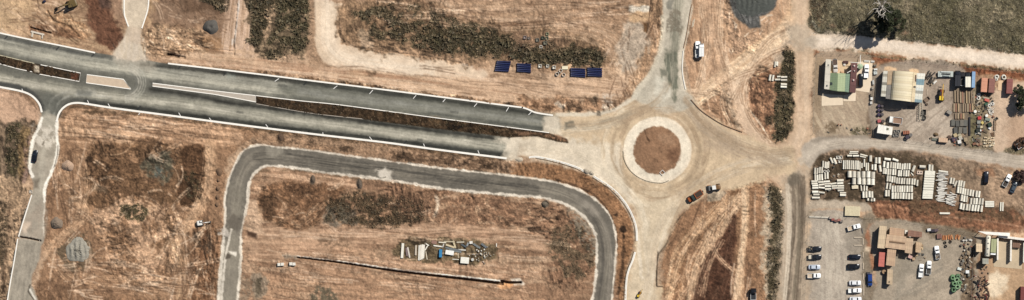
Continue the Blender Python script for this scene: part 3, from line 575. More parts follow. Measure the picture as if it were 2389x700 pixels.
for P_ in ([(1860, 60), (1800, 90), (1760, 150), (1735, 220), (1760, 290), (1800, 335)], [(1640, 0), (1650, 90), (1640, 170), (1622, 225)], [(1680, 0), (1678, 90), (1700, 170), (1712, 230)], [(1850, 110), (1790, 135), (1740, 180), (1710, 240)], [(1700, 195), (1690, 240), (1720, 300)], [(1610, 215), (1660, 215), (1720, 180), (1800, 150)]):
    tracks(P_, 4, 9, 2.6, (232, 200, 164), 0.7); tracks(P_, 3, 9, 2.2, (142, 108, 80), 0.55)
stroke([(1655, 0), (1660, 80), (1672, 160), (1690, 200)], 34, (208, 168, 132), 0.5, 14, 6, streak=0.6)
# ---------------------------------------------------------------- roads laid out as plan outlines
MAIN = [(-60, 64), (0, 78), (60, 91), (150, 109), (255, 128), (330, 139), (400, 150), (500, 161), (600, 173), (700, 185.5), (875, 207), (1000, 223), (1200, 249), (1232, 255), (1246, 262), (1290, 269),
        (1284, 290), (1279, 309), (1190, 322), (1196, 345), (1184, 370), (1020, 349), (900, 332), (750, 315), (600, 296), (500, 283), (400, 270), (300, 257), (250, 250), (200, 242), (178, 240), (160, 243), (145, 254), (136, 268), (132, 284),
        (99, 278), (97, 262), (92, 243), (75, 224), (50, 213), (0, 203), (-60, 190)]
SIDE = [(97, 270), (133, 275), (132, 310), (136, 340), (132, 370), (122, 400), (109, 425), (104, 445), (106, 480), (101, 520), (103, 555), (95, 580), (88, 610), (76, 640), (70, 665), (84, 690), (90, 760), (5, 760), (18, 700), (42, 556), (72, 455), (76, 425), (66, 390), (70, 345), (77, 320), (88, 300)]
NSTA = [(289, -60), (349, -60), (348, 0), (343, 28), (330, 66), (327, 100), (338, 136), (300, 142), (262, 128), (282, 100), (298, 62), (288, 30)]
NSTB = [(1549, -60), (1614, -60), (1613, 15), (1602, 85), (1594, 115), (1593, 170), (1600, 210), (1620, 242), (1560, 262), (1480, 225), (1520, 165), (1536, 130), (1546, 90), (1548, 40)]
RAB = [(1280, 268), (1400, 263), (1450, 245), (1490, 215), (1530, 200), (1600, 205), (1622, 240), (1650, 268), (1700, 297), (1745, 316), (1800, 340), (1850, 345), (1850, 400), (1790, 410), (1770, 420), (1700, 440), (1650, 455), (1600, 487), (1575, 517), (1550, 570), (1535, 590), (1530, 630), (1530, 668), (1544, 670), (1544, 760), (1456, 760), (1457, 700), (1465, 635), (1480, 600), (1486, 560), (1485, 525), (1465, 480), (1425, 437), (1365, 400), (1315, 380), (1230, 368), (1180, 368), (1180, 322), (1280, 312)]
LOOPO = [(505, 760), (512, 640), (520, 560), (526, 500), (524, 470), (534, 420), (550, 380), (570, 350), (600, 338), (640, 342), (725, 351), (870, 371), (1030, 392), (1200, 411), (1295, 425), (1365, 450), (1410, 485), (1430, 520), (1438, 565), (1435, 615), (1427, 700), (1420, 760)]
LOOPI = [(545, 760), (556, 680), (562, 610), (562, 560), (564, 535), (576, 480), (581, 430), (590, 408), (602, 396), (625, 387), (680, 391), (750, 402), (840, 412), (940, 425), (1030, 440), (1150, 452), (1200, 456), (1270, 462), (1315, 475), (1350, 495), (1375, 520), (1390, 550), (1392, 590), (1390, 640), (1382, 700), (1372, 760)]
LOOPP = LOOPO + LOOPI[::-1]
VERT = [(1850, -60), (1892, -60), (1886, 60), (1902, 80), (1902, 110), (1896, 200), (1893, 300), (1904, 322), (1900, 368), (1888, 400), (1886, 560), (1878, 760), (1815, 760), (1824, 600), (1830, 470), (1815, 425), (1790, 410), (1800, 345), (1836, 330), (1850, 290), (1856, 200), (1858, 130), (1846, 100)]
EAST = [(1895, 322), (1950, 318), (2060, 322), (2160, 336), (2389, 361), (2460, 369), (2460, 407), (2389, 396), (2200, 364), (2100, 351), (1990, 346), (1935, 353), (1905, 370), (1890, 390), (1870, 350)]
LANE = [(1890, 80), (1940, 79), (2000, 83), (2100, 94), (2250, 110), (2389, 126), (2460, 134), (2460, 172), (2389, 162), (2250, 147), (2100, 131), (2000, 117), (1940, 113), (1890, 112)]
def flatten(poly, sm=True):
    P = spline(poly, True, 14) if sm else np.array(poly, float); s = sl(P, 8); w = inside_w(GX[s], GY[s], P, 4, 0, 1); RH[s] = RH[s] * (1 - w) + 0.012 * w; H[s] *= (1 - w); VEG[s] *= (1 - w)
for r_ in (MAIN, SIDE, NSTA, NSTB, RAB, LOOPP, VERT, EAST, LANE): flatten(r_)
# unsealed surfaces
patch(VERT, (200, 168, 134), 1, 6, 6, streak=None)
stroke([(1872, -60), (1870, 60), (1876, 200), (1872, 300), (1850, 360)], 26, (210, 180, 148), 0.7, 8, 4, streak=0.5, sl_=70)
stroke([(1866, 0), (1868, 100), (1870, 260)], 10, (186, 152, 120), 0.4, 4, streak=0.8)
patch([(1830, 420), (1888, 400), (1886, 560), (1878, 760), (1815, 760), (1824, 600)], (170, 151, 127), 0.85, 18, 12)
tracks([(1860, 410), (1862, 520), (1850, 640), (1842, 760)], 10, 12, 2.8, (112, 98, 82), 0.7)
tracks([(1872, 410), (1872, 520), (1864, 640), (1856, 760)], 6, 5, 2.6, (104, 90, 74), 0.65)
tracks([(1840, 430), (1842, 520), (1836, 640), (1826, 760)], 6, 5, 3.0, (208, 190, 164), 0.7)
stroke([(1858, 440), (1864, 560), (1852, 700)], 9, (132, 118, 98), 0.6, 3, 2, streak=0.7)
patch([(1838, 405), (1862, 402), (1864, 430), (1842, 432)], (104, 96, 84), 0.7, 6, 6)
patch(EAST, (176, 161, 142), 1, 4, 4)
stroke([(1870, 375), (1910, 345), (1980, 332), (2100, 338), (2240, 355), (2460, 382)], 15, (194, 178, 156), 0.8, 5, 3, streak=0.5, sl_=90)
tracks([(1930, 345), (2000, 334), (2150, 345), (2389, 376)], 6, 9, 1.4, (150, 136, 118), 0.5)
stroke([(1895, 330), (1950, 319), (2060, 322)], 7, (140, 128, 112), 0.6, 3, 2)
patch(LANE, (212, 189, 162), 1, 4, 6, rs=14)
stroke([(1890, 96), (2000, 100), (2200, 123), (2460, 152)], 22, (224, 204, 180), 0.8, 6, 3, streak=0.5, sl_=100)
patch([(1840, 60), (1900, 78), (1902, 112), (1850, 110)], (178, 160, 136), 0.7, 10, 8)
patch(RAB, (200, 173, 137), 1, 6, 6)
patch([(1180, 322), (1300, 318), (1400, 330), (1450, 345), (1450, 400), (1480, 470), (1450, 455), (1365, 398), (1230, 366)], (214, 197, 170), 0.9, 10, 8)
patch([(1490, 450), (1560, 440), (1590, 460), (1560, 540), (1530, 600), (1530, 700), (1465, 700), (1488, 560)], (210, 190, 158), 0.7, 10, 8)
for r in np.concatenate([np.arange(84, 132, 4), np.arange(86, 130, 6)]):
    a0 = rng.uniform(0, 6.28); _o = rng.uniform(-9, 9); stroke([(1533 + _o + r * 1.03 * math.cos(a0 + t), 350 + _o * .6 + r * math.sin(a0 + t)) for t in np.linspace(0, rng.uniform(1.2, 3.6), 9)], rng.uniform(2.5, 6), rng.choice([(170, 144, 112), (162, 138, 108), (222, 202, 170), (178, 150, 118)]), 0.5, 2.5, 4, rs=30, streak=0.7)
for k in range(12): tracks([(1300, 290 + 6 * k % 30), (1400, 290), (1470, 262), (1530, 225), (1565, 150)], 1, 12, 2.0, rng.choice([(176, 158, 132), (216, 200, 172), (150, 138, 118)]), 0.5)
for k in range(14): tracks([(1590, 150), (1605, 230), (1660, 300), (1740, 345), (1840, 370)], 1, 16, 2.4, rng.choice([(170, 148, 122), (212, 192, 162), (160, 140, 116)]), 0.55)
for k in range(12): tracks([(1840, 370), (1740, 385), (1660, 420), (1590, 470), (1540, 560), (1510, 700)], 1, 18, 2.4, rng.choice([(178, 158, 132), (216, 198, 170), (186, 166, 140)]), 0.5)
for k in range(8): tracks([(1220, 345), (1340, 365), (1430, 420), (1490, 500), (1510, 640)], 1, 16, 2.4, rng.choice([(196, 178, 150), (224, 208, 182)]), 0.5)
patch([(1620, 280), (1680, 300), (1760, 345), (1830, 370), (1820, 395), (1740, 375), (1650, 340)], (176, 152, 124), 0.6, 12, 8, streak=(28, 60, 4))
stroke([(1560, 240), (1600, 262), (1640, 292), (1690, 330)], 22, (166, 144, 118), 0.5, 8, 4, streak=0.5)
patch([(1480, 235), (1560, 230), (1600, 262), (1560, 268), (1500, 268), (1460, 285)], (182, 154, 122), 0.6, 10, 6, streak=(-20, 50, 4))
patch(NSTB, (188, 176, 154), 1, 4, 3)
stroke([(1580, -20), (1578, 60), (1572, 120), (1566, 200)], 22, (136, 132, 116), 0.7, 6, 5, streak=0.5)
patch([(1552, 0), (1570, 0), (1572, 22), (1555, 24)], (104, 104, 98), 0.6, 4, 5)
patch([(1558, 30), (1588, 30), (1586, 80), (1562, 74)], (120, 110, 94), 0.7, 5, 6, speck=0.3)
patch([(1555, 120), (1580, 120), (1584, 200), (1572, 235), (1562, 205), (1545, 180)], (112, 112, 98), 0.75, 6, 6, streak=(88, 40, 5))
patch([(1540, 160), (1556, 160), (1556, 180), (1542, 178)], (96, 98, 88), 0.6, 4, 4)
patch([(1535, 180), (1550, 178), (1566, 225), (1540, 235), (1520, 220)], (210, 202, 182), 0.7, 6, 5)
stroke([(1548, 40), (1546, 90), (1535, 135), (1515, 175), (1480, 225)], 12, (206, 192, 166), 0.9, 3, 2)
stroke([(1611, 15), (1599, 85), (1590, 118), (1589, 170), (1597, 208)], 11, (204, 190, 166), 0.9, 3, 2)
stroke([(1300, 268), (1400, 264), (1450, 247), (1490, 220)], 9, (208, 196, 172), 0.8, 3, 2)
patch([(1316, 284), (1340, 280), (1344, 298), (1318, 302)], (112, 106, 92), 0.85, 3, 4)
patch([(1390, 258), (1402, 258), (1402, 271), (1392, 270)], (124, 112, 96), 0.9, 2, 1)
stroke([(1400, 285), (1440, 275), (1470, 262)], 8, (138, 128, 108), 0.5, 4, 3)
for P_ in ([(1250, 369), (1280, 375), (1315, 384), (1345, 394), (1360, 402)], [(1383, 415), (1422, 441), (1447, 466), (1464, 491), (1476, 517), (1481, 537), (1482, 562)], [(1478, 588), (1472, 608), (1462, 634), (1457, 665), (1453, 760)]): stroke(P_, 1.8, (46, 38, 32), 0.9, 1.0)  # shaded gap at the drop behind the kerb, painted as thin dark lines
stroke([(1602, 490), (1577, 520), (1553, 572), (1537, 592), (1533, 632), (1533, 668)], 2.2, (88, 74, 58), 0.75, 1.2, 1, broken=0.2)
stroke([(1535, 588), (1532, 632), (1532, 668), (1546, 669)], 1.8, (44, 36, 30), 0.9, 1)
for (P_, w_, c_) in (([(1330, 292), (1420, 284), (1480, 262), (1530, 235), (1556, 200)], 14, (168, 144, 114)), ([(1600, 235), (1640, 285), (1700, 330), (1780, 355), (1850, 352)], 18, (164, 138, 108)), ([(1820, 392), (1740, 392), (1670, 412), (1600, 462), (1560, 540)], 12, (176, 150, 118)), ([(1450, 345), (1450, 395), (1480, 440), (1530, 452), (1590, 440), (1630, 405)], 10, (174, 148, 116)), ([(1448, 320), (1470, 280), (1510, 258), (1560, 256), (1605, 282), (1630, 330)], 12, (170, 142, 110)), ([(1380, 380), (1440, 415), (1490, 470), (1515, 560)], 10, (222, 204, 174))): stroke(P_, w_, c_, 0.55, 6, 5, rs=22, streak=0.8, sl_=70)
# apron ring and island soil
patch(blob(1533.5, 350, 80, 78, 0, 24), (224, 206, 178), 1, 2, 1.2)
patch(blob(1533.5, 350, 73, 71, 0, 24), (222, 208, 182), 0.6, 4, 3)
patch(blob(1533, 351, 55.5, 56, 0, 24), (150, 112, 82), 1, 2, 2.5, rs=10, rh=0.06)
patch([(1535, 318), (1565, 315), (1570, 335), (1545, 338)], (170, 132, 100), 0.6, 6, 5)
patch([(1560, 345), (1580, 350), (1575, 380), (1555, 370)], (112, 78, 56), 0.6, 8, 6)
stroke([(1503, 302), (1508, 318), (1516, 330)], 3, (80, 58, 42), 0.7, 1.5, 1.5)
# sealed main road
patch(MAIN, (106, 104, 95), 1, 1.2, 0.3)
UP = [(-60, 88), (150, 134), (330, 163), (500, 187), (700, 212), (900, 238), (1100, 264), (1290, 289)]
stroke(UP, 34, (158, 154, 140), 0.85, 9, 3, streak=0.5, sl_=70)
stroke([(x, y + 6) for x, y in UP], 12, (180, 174, 156), 0.7, 5, 3, streak=0.75, sl_=60)
stroke([(330, 150), (500, 166), (700, 191), (900, 217), (1100, 243), (1240, 263)], 10, (58, 57, 52), 0.85, 4, 2, streak=0.3)
stroke([(-60, 73), (150, 117), (260, 136)], 7, (80, 80, 76), 0.7, 4, 2, streak=0.4)
stroke([(1000, 262), (1150, 284), (1280, 300)], 7, (70, 71, 68), 0.5, 4, 2, streak=0.4)
patch([(700, 190), (1240, 258), (1280, 272), (1284, 308), (1000, 270), (700, 236)], (74, 75, 68), 0.45, 7, 4)
stroke([(700, 215), (900, 240), (1100, 264), (1285, 290)], 15, (140, 138, 128), 0.7, 6, 3, streak=0.6, sl_=50)
LO = [(-60, 172), (0, 182), (100, 200), (200, 217), (300, 228), (400, 240), (500, 253), (600, 268), (750, 287), (900, 306), (1020, 322), (1190, 343)]
stroke(LO, 26, (158, 153, 137), 0.8, 9, 3, streak=0.5, sl_=70)
stroke([(x, y + 2) for x, y in LO], 11, (184, 177, 159), 0.7, 5, 3, streak=0.75, sl_=60)
stroke([(350, 207), (450, 222), (540, 240), (640, 253), (850, 284), (1020, 306), (1150, 322)], 9, (56, 55, 50), 0.85, 5, 2, streak=0.3)
stroke([(200, 237), (400, 264), (600, 290), (750, 309), (900, 326), (1040, 345), (1180, 362)], 9, (50, 50, 46), 0.85, 4, 2, streak=0.3)
stroke([(0, 196), (50, 206), (85, 226), (100, 255)], 9, (66, 66, 64), 0.8, 4, 2)
stroke([(138, 270), (150, 248), (180, 232), (240, 242)], 8, (74, 74, 70), 0.7, 4, 2)
patch([(270, 130), (340, 138), (360, 160), (300, 165), (262, 150)], (176, 166, 148), 0.6, 10, 8)
for r in (26, 31, 36, 41, 46):
    stroke([(288 + r * 1.1 * math.cos(t) + 2, 193 + r * math.sin(t)) for t in np.linspace(-1.3, 1.5, 9)], 2.6, rng.choice([(176, 172, 158), (122, 120, 112), (186, 180, 166)]), 0.65, 1.6, 1)
stroke([(110, 280), (118, 240), (150, 218), (220, 215)], 8, (160, 156, 144), 0.6, 4, 3, streak=0.5)
stroke([(125, 270), (140, 236), (175, 222), (260, 226)], 4, (176, 172, 160), 0.6, 2, 2)
patch([(100, 225), (145, 225), (130, 265), (104, 268)], (108, 108, 100), 0.5, 8, 5)
patch([(180, 210), (215, 214), (212, 224), (182, 222)], (100, 100, 94), 0.6, 5, 4)
patch([(350, 190), (375, 188), (380, 205), (352, 205)], (70, 70, 66), 0.5, 5, 4)
for (x, y, l) in ((208, 114, 8), (216, 128, 0)): pass
for (x, y) in ((14, 87), (134, 113), (217, 128), (419, 156), (525, 172), (323, 252), (944, 333), (712, 194)): stroke([(x + 4, y - 4), (x - 3, y + 4)], 2.6, (44, 46, 48), 0.85, 0.9)
patch([(530, 170), (556, 172), (550, 184), (532, 182)], (150, 156, 146), 0.45, 5, 4)
for (x, y) in ((1270, 290), (1200, 345), (1184, 332)): patch(blob(x + 14, y, 16, 16), BASE, 0.8, 8, 8)
patch([(1270, 272), (1300, 268), (1300, 310), (1266, 308), (1280, 290)], (206, 190, 164), 0.85, 5, 5)
patch([(1150, 322), (1200, 318), (1210, 372), (1170, 366), (1178, 340)], (212, 196, 170), 0.85, 7, 7)
stroke([(1050, 345), (1180, 356)], 6, (84, 84, 78), 0.4, 4, 2)
for (x, y, w, h_) in ((470, 172, 14, 5), (660, 200, 22, 6), (840, 296, 18, 5), (560, 262, 16, 5), (1060, 262, 20, 6), (40, 180, 16, 5), (980, 326, 14, 5)):
    a_ = math.radians(7.4); patch([(x + u * w * math.cos(a_) - v * h_ * math.sin(a_), y + u * w * math.sin(a_) + v * h_ * math.cos(a_)) for u, v in ((-.5, -.5), (.5, -.5), (.5, .5), (-.5, .5))], rng.choice([(84, 83, 77), (128, 124, 112)]), 0.45, 1.2, 0.5, sm=False)
# concrete street top left
patch(NSTA, (204, 184, 156), 1, 3, 2)
patch([(290, 80), (332, 80), (340, 136), (270, 132)], (204, 186, 162), 0.8, 8, 6, streak=(90, 30, 4))
patch([(298, 60), (328, 66), (326, 100), (302, 100)], (188, 164, 138), 0.6, 6, 6)
# left side street
patch(SIDE, (164, 153, 135), 1, 3, 3)
patch([(98, 262), (134, 268), (132, 300), (102, 300)], (176, 168, 150), 0.8, 8, 5)
patch([(84, 300), (130, 300), (132, 335), (118, 345), (84, 340)], (216, 204, 184), 0.75, 6, 8, speck=0.35, sp=12)
stroke([(90, 300), (82, 325), (86, 345)], 2.5, (120, 108, 92), 0.7, 1.5, 2, broken=0.3); stroke([(106, 320), (100, 338)], 2, (110, 100, 86), 0.7, 1.5, 2); stroke([(118, 312), (124, 340)], 2, (128, 116, 98), 0.7, 1.5, 2, broken=0.3)
stroke([(102, 350), (98, 400), (95, 440)], 12, (186, 176, 156), 0.6, 6, 3, streak=0.4)
patch([(78, 420), (92, 418), (92, 440), (80, 440)], (110, 100, 86), 0.7, 5, 4)
patch([(55, 520), (100, 470), (104, 555), (46, 552)], (166, 150, 130), 0.7, 6, 5, streak=(95, 30, 4))
patch([(52, 520), (72, 518), (66, 545), (48, 545)], (212, 186, 158), 0.8, 6, 5)
patch([(44, 565), (95, 566), (85, 620), (70, 650), (76, 700), (20, 700)], (148, 139, 124), 0.9, 5, 4, streak=(100, 30, 4))
stroke([(70, 665), (66, 680), (80, 700)], 3, (70, 64, 56), 0.7, 1.5, 1); stroke([(70, 676), (82, 698)], 5, (226, 220, 206), 0.8, 2, 1)
for pts in ([(98, 276), (90, 300), (79, 320), (73, 345), (71, 375), (69, 392), (76, 412)], [(133, 283), (132, 310), (135, 340), (131, 370), (121, 400), (109, 425), (104, 445), (104, 470)]): stroke(pts, 7, (236, 227, 210), 1, 1.6, 1.6, rs=7)
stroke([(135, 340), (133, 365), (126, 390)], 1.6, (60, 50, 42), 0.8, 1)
stroke([(105, 470), (101, 520), (102, 548)], 2.5, (210, 198, 178), 0.7, 1.5, 2, rs=7)
# loop street
patch(LOOPP, (112, 106, 96), 1, 2, 2.5)
mid = [((a[0] + b[0]) / 2, (a[1] + b[1]) / 2) for a, b in zip(spline(LOOPO, False, 40)[::1], spline(LOOPO, False, 40)[::1])]
stroke([(530, 760), (545, 560), (552, 460), (568, 400), (600, 366), (660, 368), (800, 384), (1030, 415), (1250, 442), (1340, 470), (1390, 515), (1412, 580), (1405, 700)], 26, (142, 133, 118), 0.6, 8, 4, streak=0.9, sl_=60)
stroke([(600, 366), (660, 366), (800, 384), (1030, 415), (1250, 442)], 22, (84, 80, 73), 0.6, 8, 4, streak=1.0, sl_=70)
stroke([(1380, 480), (1415, 540), (1425, 620), (1418, 700)], 8, (150, 140, 126), 0.6, 4, 3, streak=0.6)
stroke([(1370, 490), (1400, 540), (1408, 620), (1400, 700)], 12, (90, 85, 78), 0.6, 5, 3, streak=0.6)
patch([(615, 340), (660, 345), (655, 362), (620, 358)], (160, 152, 136), 0.55, 6, 6)
patch([(880, 395), (916, 398), (915, 418), (886, 415)], (214, 202, 184), 0.8, 5, 6, speck=0.3)
patch([(540, 430), (570, 430), (560, 560), (530, 560)], (142, 134, 118), 0.5, 6, 5, speck=0.35)
patch([(530, 500), (560, 500), (560, 535), (532, 535)], (100, 92, 82), 0.6, 6, 5)
patch([(522, 570), (560, 570), (552, 760), (508, 760)], (146, 137, 121), 0.7, 6, 4)
patch([(1330, 450), (1375, 470), (1395, 500), (1380, 500), (1350, 475)], (160, 150, 136), 0.5, 6, 6)
stroke(LOOPO, 4.6, (222, 208, 186), 0.95, 1.6, 1.8, rs=9, streak=0.25, sl_=20)
stroke(LOOPI, 6, (222, 208, 186), 0.95, 1.8, 2.2, rs=9, streak=0.25, sl_=20)
for P_ in ([(540, 535), (528, 590), (522, 640), (512, 760)],): stroke(P_, 5, (218, 206, 186), 0.9, 1.5, 1.5, rs=7)
stroke([(523, 555), (516, 640), (508, 760)], 5, (218, 206, 186), 0.85, 1.5, 1.5, rs=7)
patch([(533, 586), (552, 588), (550, 598), (540, 594)], (222, 212, 194), 0.9, 2, 2); patch([(530, 590), (540, 596), (536, 602), (526, 604)], (84, 76, 66), 0.8, 2, 2)
patch([(505, 535), (528, 532), (530, 548), (508, 550)], (206, 194, 178), 0.75, 3, 5, speck=0.3)
stroke([(600, 400), (700, 398), (840, 418)], 4, (104, 84, 62), 0.6, 2, 2, broken=0.4)
# medians: planted soil
MED = [(598, 224), (700, 236), (800, 246), (1000, 273), (1200, 299), (1279, 310), (1322, 325), (1326, 333), (1300, 330), (1255, 318), (1185, 320), (1015, 300), (850, 278), (725, 264), (598, 242)]
MEDL = [(-60, 115), (0, 129), (80, 148), (188, 170), (184, 190), (90, 173), (0, 149), (-60, 134)]
for m_ in (MED, MEDL):
    patch(m_, (84, 66, 48), 1, 1.5, 0.8, rh=0.16, sm=False)
    patch(m_, (56, 45, 33), 0.85, 2, 1, speck=0.45, sp=7, veg=0.3, sm=False)
patch([(1200, 306), (1279, 311), (1324, 328), (1300, 328), (1255, 316), (1210, 316)], (140, 104, 78), 0.85, 3, 3, speck=0.3)
patch([(80, 150), (94, 152), (92, 170), (80, 168)], (200, 184, 160), 0.9, 2, 3); patch([(1000, 274), (1030, 278), (1028, 298), (1004, 294)], (118, 92, 64), 0.5, 4, 4)
patch([(165, 172), (184, 170), (182, 188), (168, 184)], (118, 66, 46), 0.6, 3, 3)
for p_ in ([(200, 262), (300, 263), (400, 276), (600, 303), (750, 321), (900, 338), (1020, 355), (1170, 374)],): stroke(p_, 6, (104, 82, 60), 0.85, 2.5, 3, rs=7, broken=0.3, veg=0.15)
stroke([(146, 272), (160, 254), (180, 249), (230, 254)], 7, (98, 76, 56), 0.8, 3, 3, rs=7, broken=0.25, veg=0.12)
stroke([(0, 210), (48, 220), (72, 234), (86, 256)], 4, (120, 92, 70), 0.7, 2, 2, broken=0.3)
# fine grain and relief over everything
g1 = fb(GX, GY, 6.5, 31, 3, 0.8); g2 = vn(GX / 1.9, GY / 1.9, 41); g3 = fb(GX, GY, 22, 44, 3); _m = ss(0.42, 0.58, fb(GX, GY, 70, 91, 3)); g4 = fbs(GX, GY, 0.15, 13, 4.5, 71, 4) * _m + fbs(GX, GY, 1.35, 13, 4.5, 74, 4) * (1 - _m); g5 = fb(GX, GY, 60, 77, 3); g6 = fb(GX, GY, 30, 81, 4, 0.7)
rel = np.clip((RH - 0.045) / 0.10, 0.0, 1.0)
lum = (COL @ np.array((0.3, 0.59, 0.11), np.float32))[..., None]
COL[:] = lum + (COL - lum) * (1 - 0.21 * ss(14, 40, COL.max(-1) - COL.min(-1)))[..., None]
COL *= (1 - rel * ss(0.5, 0.78, g4) * (0.08 + 0.30 * ss(0.4, 0.75, g5)))[..., None] * (1 + rel[..., None] * (np.array((1.0, 0.992, 0.975), np.float32) - 1))
COL *= (1 - rel * 0.10 * ss(0.5, 0.75, g6))[..., None]
COL *= (1 + rel * ss(0.62, 0.85, 1 - g4) * 0.16)[..., None]
g7 = vn(GX / 2.6, GY / 2.6, 95); g8 = fb(GX, GY, 40, 97, 3)
COL *= (1 - (0.1 + 0.9 * rel) * 0.34 * ss(0.74, 0.86, g7) * ss(0.35, 0.65, g8))[..., None]; COL *= (1 + (0.2 + 0.8 * rel) * 0.2 * ss(0.8, 0.9, 1 - g7))[..., None]
COL *= (1 + (0.26 * (g1 - 0.5) + 0.24 * (g2 - 0.5)) * (0.35 + 0.75 * rel) + 0.10 * (g3 - 0.5))[..., None]
COL[:] = np.clip((COL - 120) * 1.12 + 119, 10, 250)
BUMP = 1.25 * RH * ((fb(GX, GY, 16, 51, 3) - 0.5) * 2.2 + (vn(GX / 3.6, GY / 3.6, 56) - 0.5) * 1.5 + (vn(GX / 2.1, GY / 2.1, 59) - 0.5) * 0.8)
H += BUMP
edge = (GX < -59) | (GX > 2449) | (GY < -59) | (GY > 759); H[edge] *= 0.3
# trench cut
def trench(pts, wd, depth, taper=None):
    P = spline(pts); s = sl(P, wd + 6); d, _, arc, _ = pdist(GX[s], GY[s], P, False)
    wv = wd / 2 if taper is None else (wd + (taper - wd) * arc / arc.max()) / 2
    w = ss(wv + 0.9, wv - 0.9, d); H[s] = H[s] * (1 - w) - depth * w
    lay(s, w, (104, 80, 60))
trench(TR, 2.6, 1.8, 6.5)
trench([(1170, 656), (1190, 660), (1214, 659)], 5.5, 1.6)
trench([(44, 553), (66, 556), (94, 562)], 3.2, 1.2)
trench([(71, 64), (95, 71), (118, 77)], 3.0, 0.9)
def zat(x, y):
    i = int(np.clip(np.searchsorted(AX, x) - 1, 0, NX - 2)); j = int(np.clip(np.searchsorted(AY, y) - 1, 0, NY - 2))
    fx = (x - AX[i]) / (AX[i + 1] - AX[i]); fy = (y - AY[j]) / (AY[j + 1] - AY[j])
    return float((H[j, i] * (1 - fx) + H[j, i + 1] * fx) * (1 - fy) + (H[j + 1, i] * (1 - fx) + H[j + 1, i + 1] * fx) * fy)
# flatten where built things stand
for q in ([(1915, 132), (2032, 132), (2032, 250), (1912, 250)], [(2046, 160), (2162, 160), (2160, 250), (2046, 250)], [(2040, 515), (2160, 525), (2155, 670), (2040, 670)], [(2265, 530), (2400, 530), (2400, 620), (2265, 620)]):
    P = np.array(q, float); s = sl(P, 6); w = inside_w(GX[s], GY[s], P, 4, 0, 1); H[s] *= (1 - w * 0.95)
# ---------------------------------------------------------------- ground meshes
soil_mat = attr_mat('soil_mat', 0.2, 2.2, 0.7)
road_mat = attr_mat('asphalt_mat', 0.08, 3.5, 0.15, 0.9, 0.2, 14)
base_mat = attr_mat('roadbase_mat', 0.10, 2.6, 0.3)
LIN = (lin(COL) * KALB).astype(np.float32)
XW = ((GX - CX) * S).astype(np.float32); YW = ((CY - GY) * S).astype(np.float32)
def grid_mesh(name, mask, dz, mat, zsrc=None):
    idx = np.arange(NY * NX).reshape(NY, NX)
    q = np.stack([idx[:-1, :-1], idx[1:, :-1], idx[1:, 1:], idx[:-1, 1:]], -1)[mask]
    used = np.unique(q); remap = np.zeros(NY * NX, np.int32); remap[used] = np.arange(len(used)); q = remap[q].astype(np.int32)
    zz = (H if zsrc is None else zsrc).ravel()[used] + dz
    co = np.stack([XW.ravel()[used], YW.ravel()[used], zz], -1).astype(np.float32)
    me = bpy.data.meshes.new(name); me.vertices.add(len(co)); me.vertices.foreach_set('co', co.ravel())
    me.loops.add(q.size); me.loops.foreach_set('vertex_index', q.ravel()); me.polygons.add(len(q))
    me.polygons.foreach_set('loop_start', np.arange(0, q.size, 4, dtype=np.int32)); me.polygons.foreach_set('loop_total', np.full(len(q), 4, np.int32))
    at = me.attributes.new('soil', 'FLOAT_COLOR', 'POINT'); c = np.ones((len(used), 4), np.float32); c[:, :3] = LIN.reshape(-1, 3)[used]
    at.data.foreach_set('color', c.ravel()); me.materials.append(mat); me.polygons.foreach_set('use_smooth', np.ones(len(q), bool)); me.update(calc_edges=True)
    return link(bpy.data.objects.new(name, me))
g = grid_mesh('ground', np.ones((NY - 1, NX - 1), bool), 0.0, soil_mat); tag(g, 'graded sandy building site soil with tyre tracks and scrub patches', 'ground', kind='structure')
CXc = (GX[:-1, :-1] + GX[1:, 1:]) / 2; CYc = (GY[:-1, :-1] + GY[1:, 1:]) / 2
def sheet(name, poly, dz, mat, label, cat, hole=None, sm=True):
    P = spline(poly, True, 8) if sm else np.array(poly, float); mask = np.zeros(CXc.shape, bool)
    i0, i1 = np.searchsorted(AX, [P[:, 0].min() - 2, P[:, 0].max() + 2]); j0, j1 = np.searchsorted(AY, [P[:, 1].min() - 2, P[:, 1].max() + 2])
    s = (slice(max(j0, 0), j1), slice(max(i0, 0), i1)); _, ins, _, _ = pdist(CXc[s], CYc[s], P, True); mask[s] = ins
    o = grid_mesh(name, mask, dz, mat); return tag(o, label, cat, kind='structure')
sheet('road', EAST, 0.016, base_mat, 'pale gravel road running east between the yards and the pipe store', 'road')
sheet('road', LANE, 0.016, base_mat, 'light dirt lane below the green paddock at top right', 'road')
sheet('road', VERT, 0.022, base_mat, 'long straight dirt road running top to bottom left of the yards', 'road')
sheet('road', NSTA, 0.016, base_mat, 'pale unsealed street meeting the dual carriageway at top left', 'road')
sheet('road', NSTB, 0.016, base_mat, 'grey stained street leading up from the roundabout', 'road')
sheet('road', RAB, 0.028, base_mat, 'pale roadbase of the unfinished roundabout and its south leg', 'road')
sheet('road', SIDE, 0.016, base_mat, 'unsealed side street with a black car at far left', 'road')
sheet('road', LOOPP, 0.022, road_mat, 'grey sealed loop street curving round the lower middle lot', 'road')
sheet('road', MAIN, 0.034, road_mat, 'dark asphalt dual carriageway with dusty wheel tracks', 'road')
HAUL = [(738, -60), (804, -60), (803, 0), (792, 30), (790, 70), (800, 93), (830, 110), (1000, 133), (1110, 152), (1140, 175), (1120, 190), (1000, 178), (860, 164), (775, 155), (745, 135), (736, 105), (736, 50)]
sheet('road', HAUL, 0.012, base_mat, 'pale curved haul road swinging down from the top centre', 'road')
sheet('median', MED, 0.10, soil_mat, 'long dark planted median strip of the dual carriageway', 'median', sm=False)
sheet('median', MEDL, 0.10, soil_mat, 'short dark planted median strip at the left edge', 'median', sm=False)
sheet('roundabout_apron', blob(1533.5, 350, 80, 78, 0, 40), 0.09, base_mat, 'pale concrete ring of the roundabout', 'apron', sm=False)
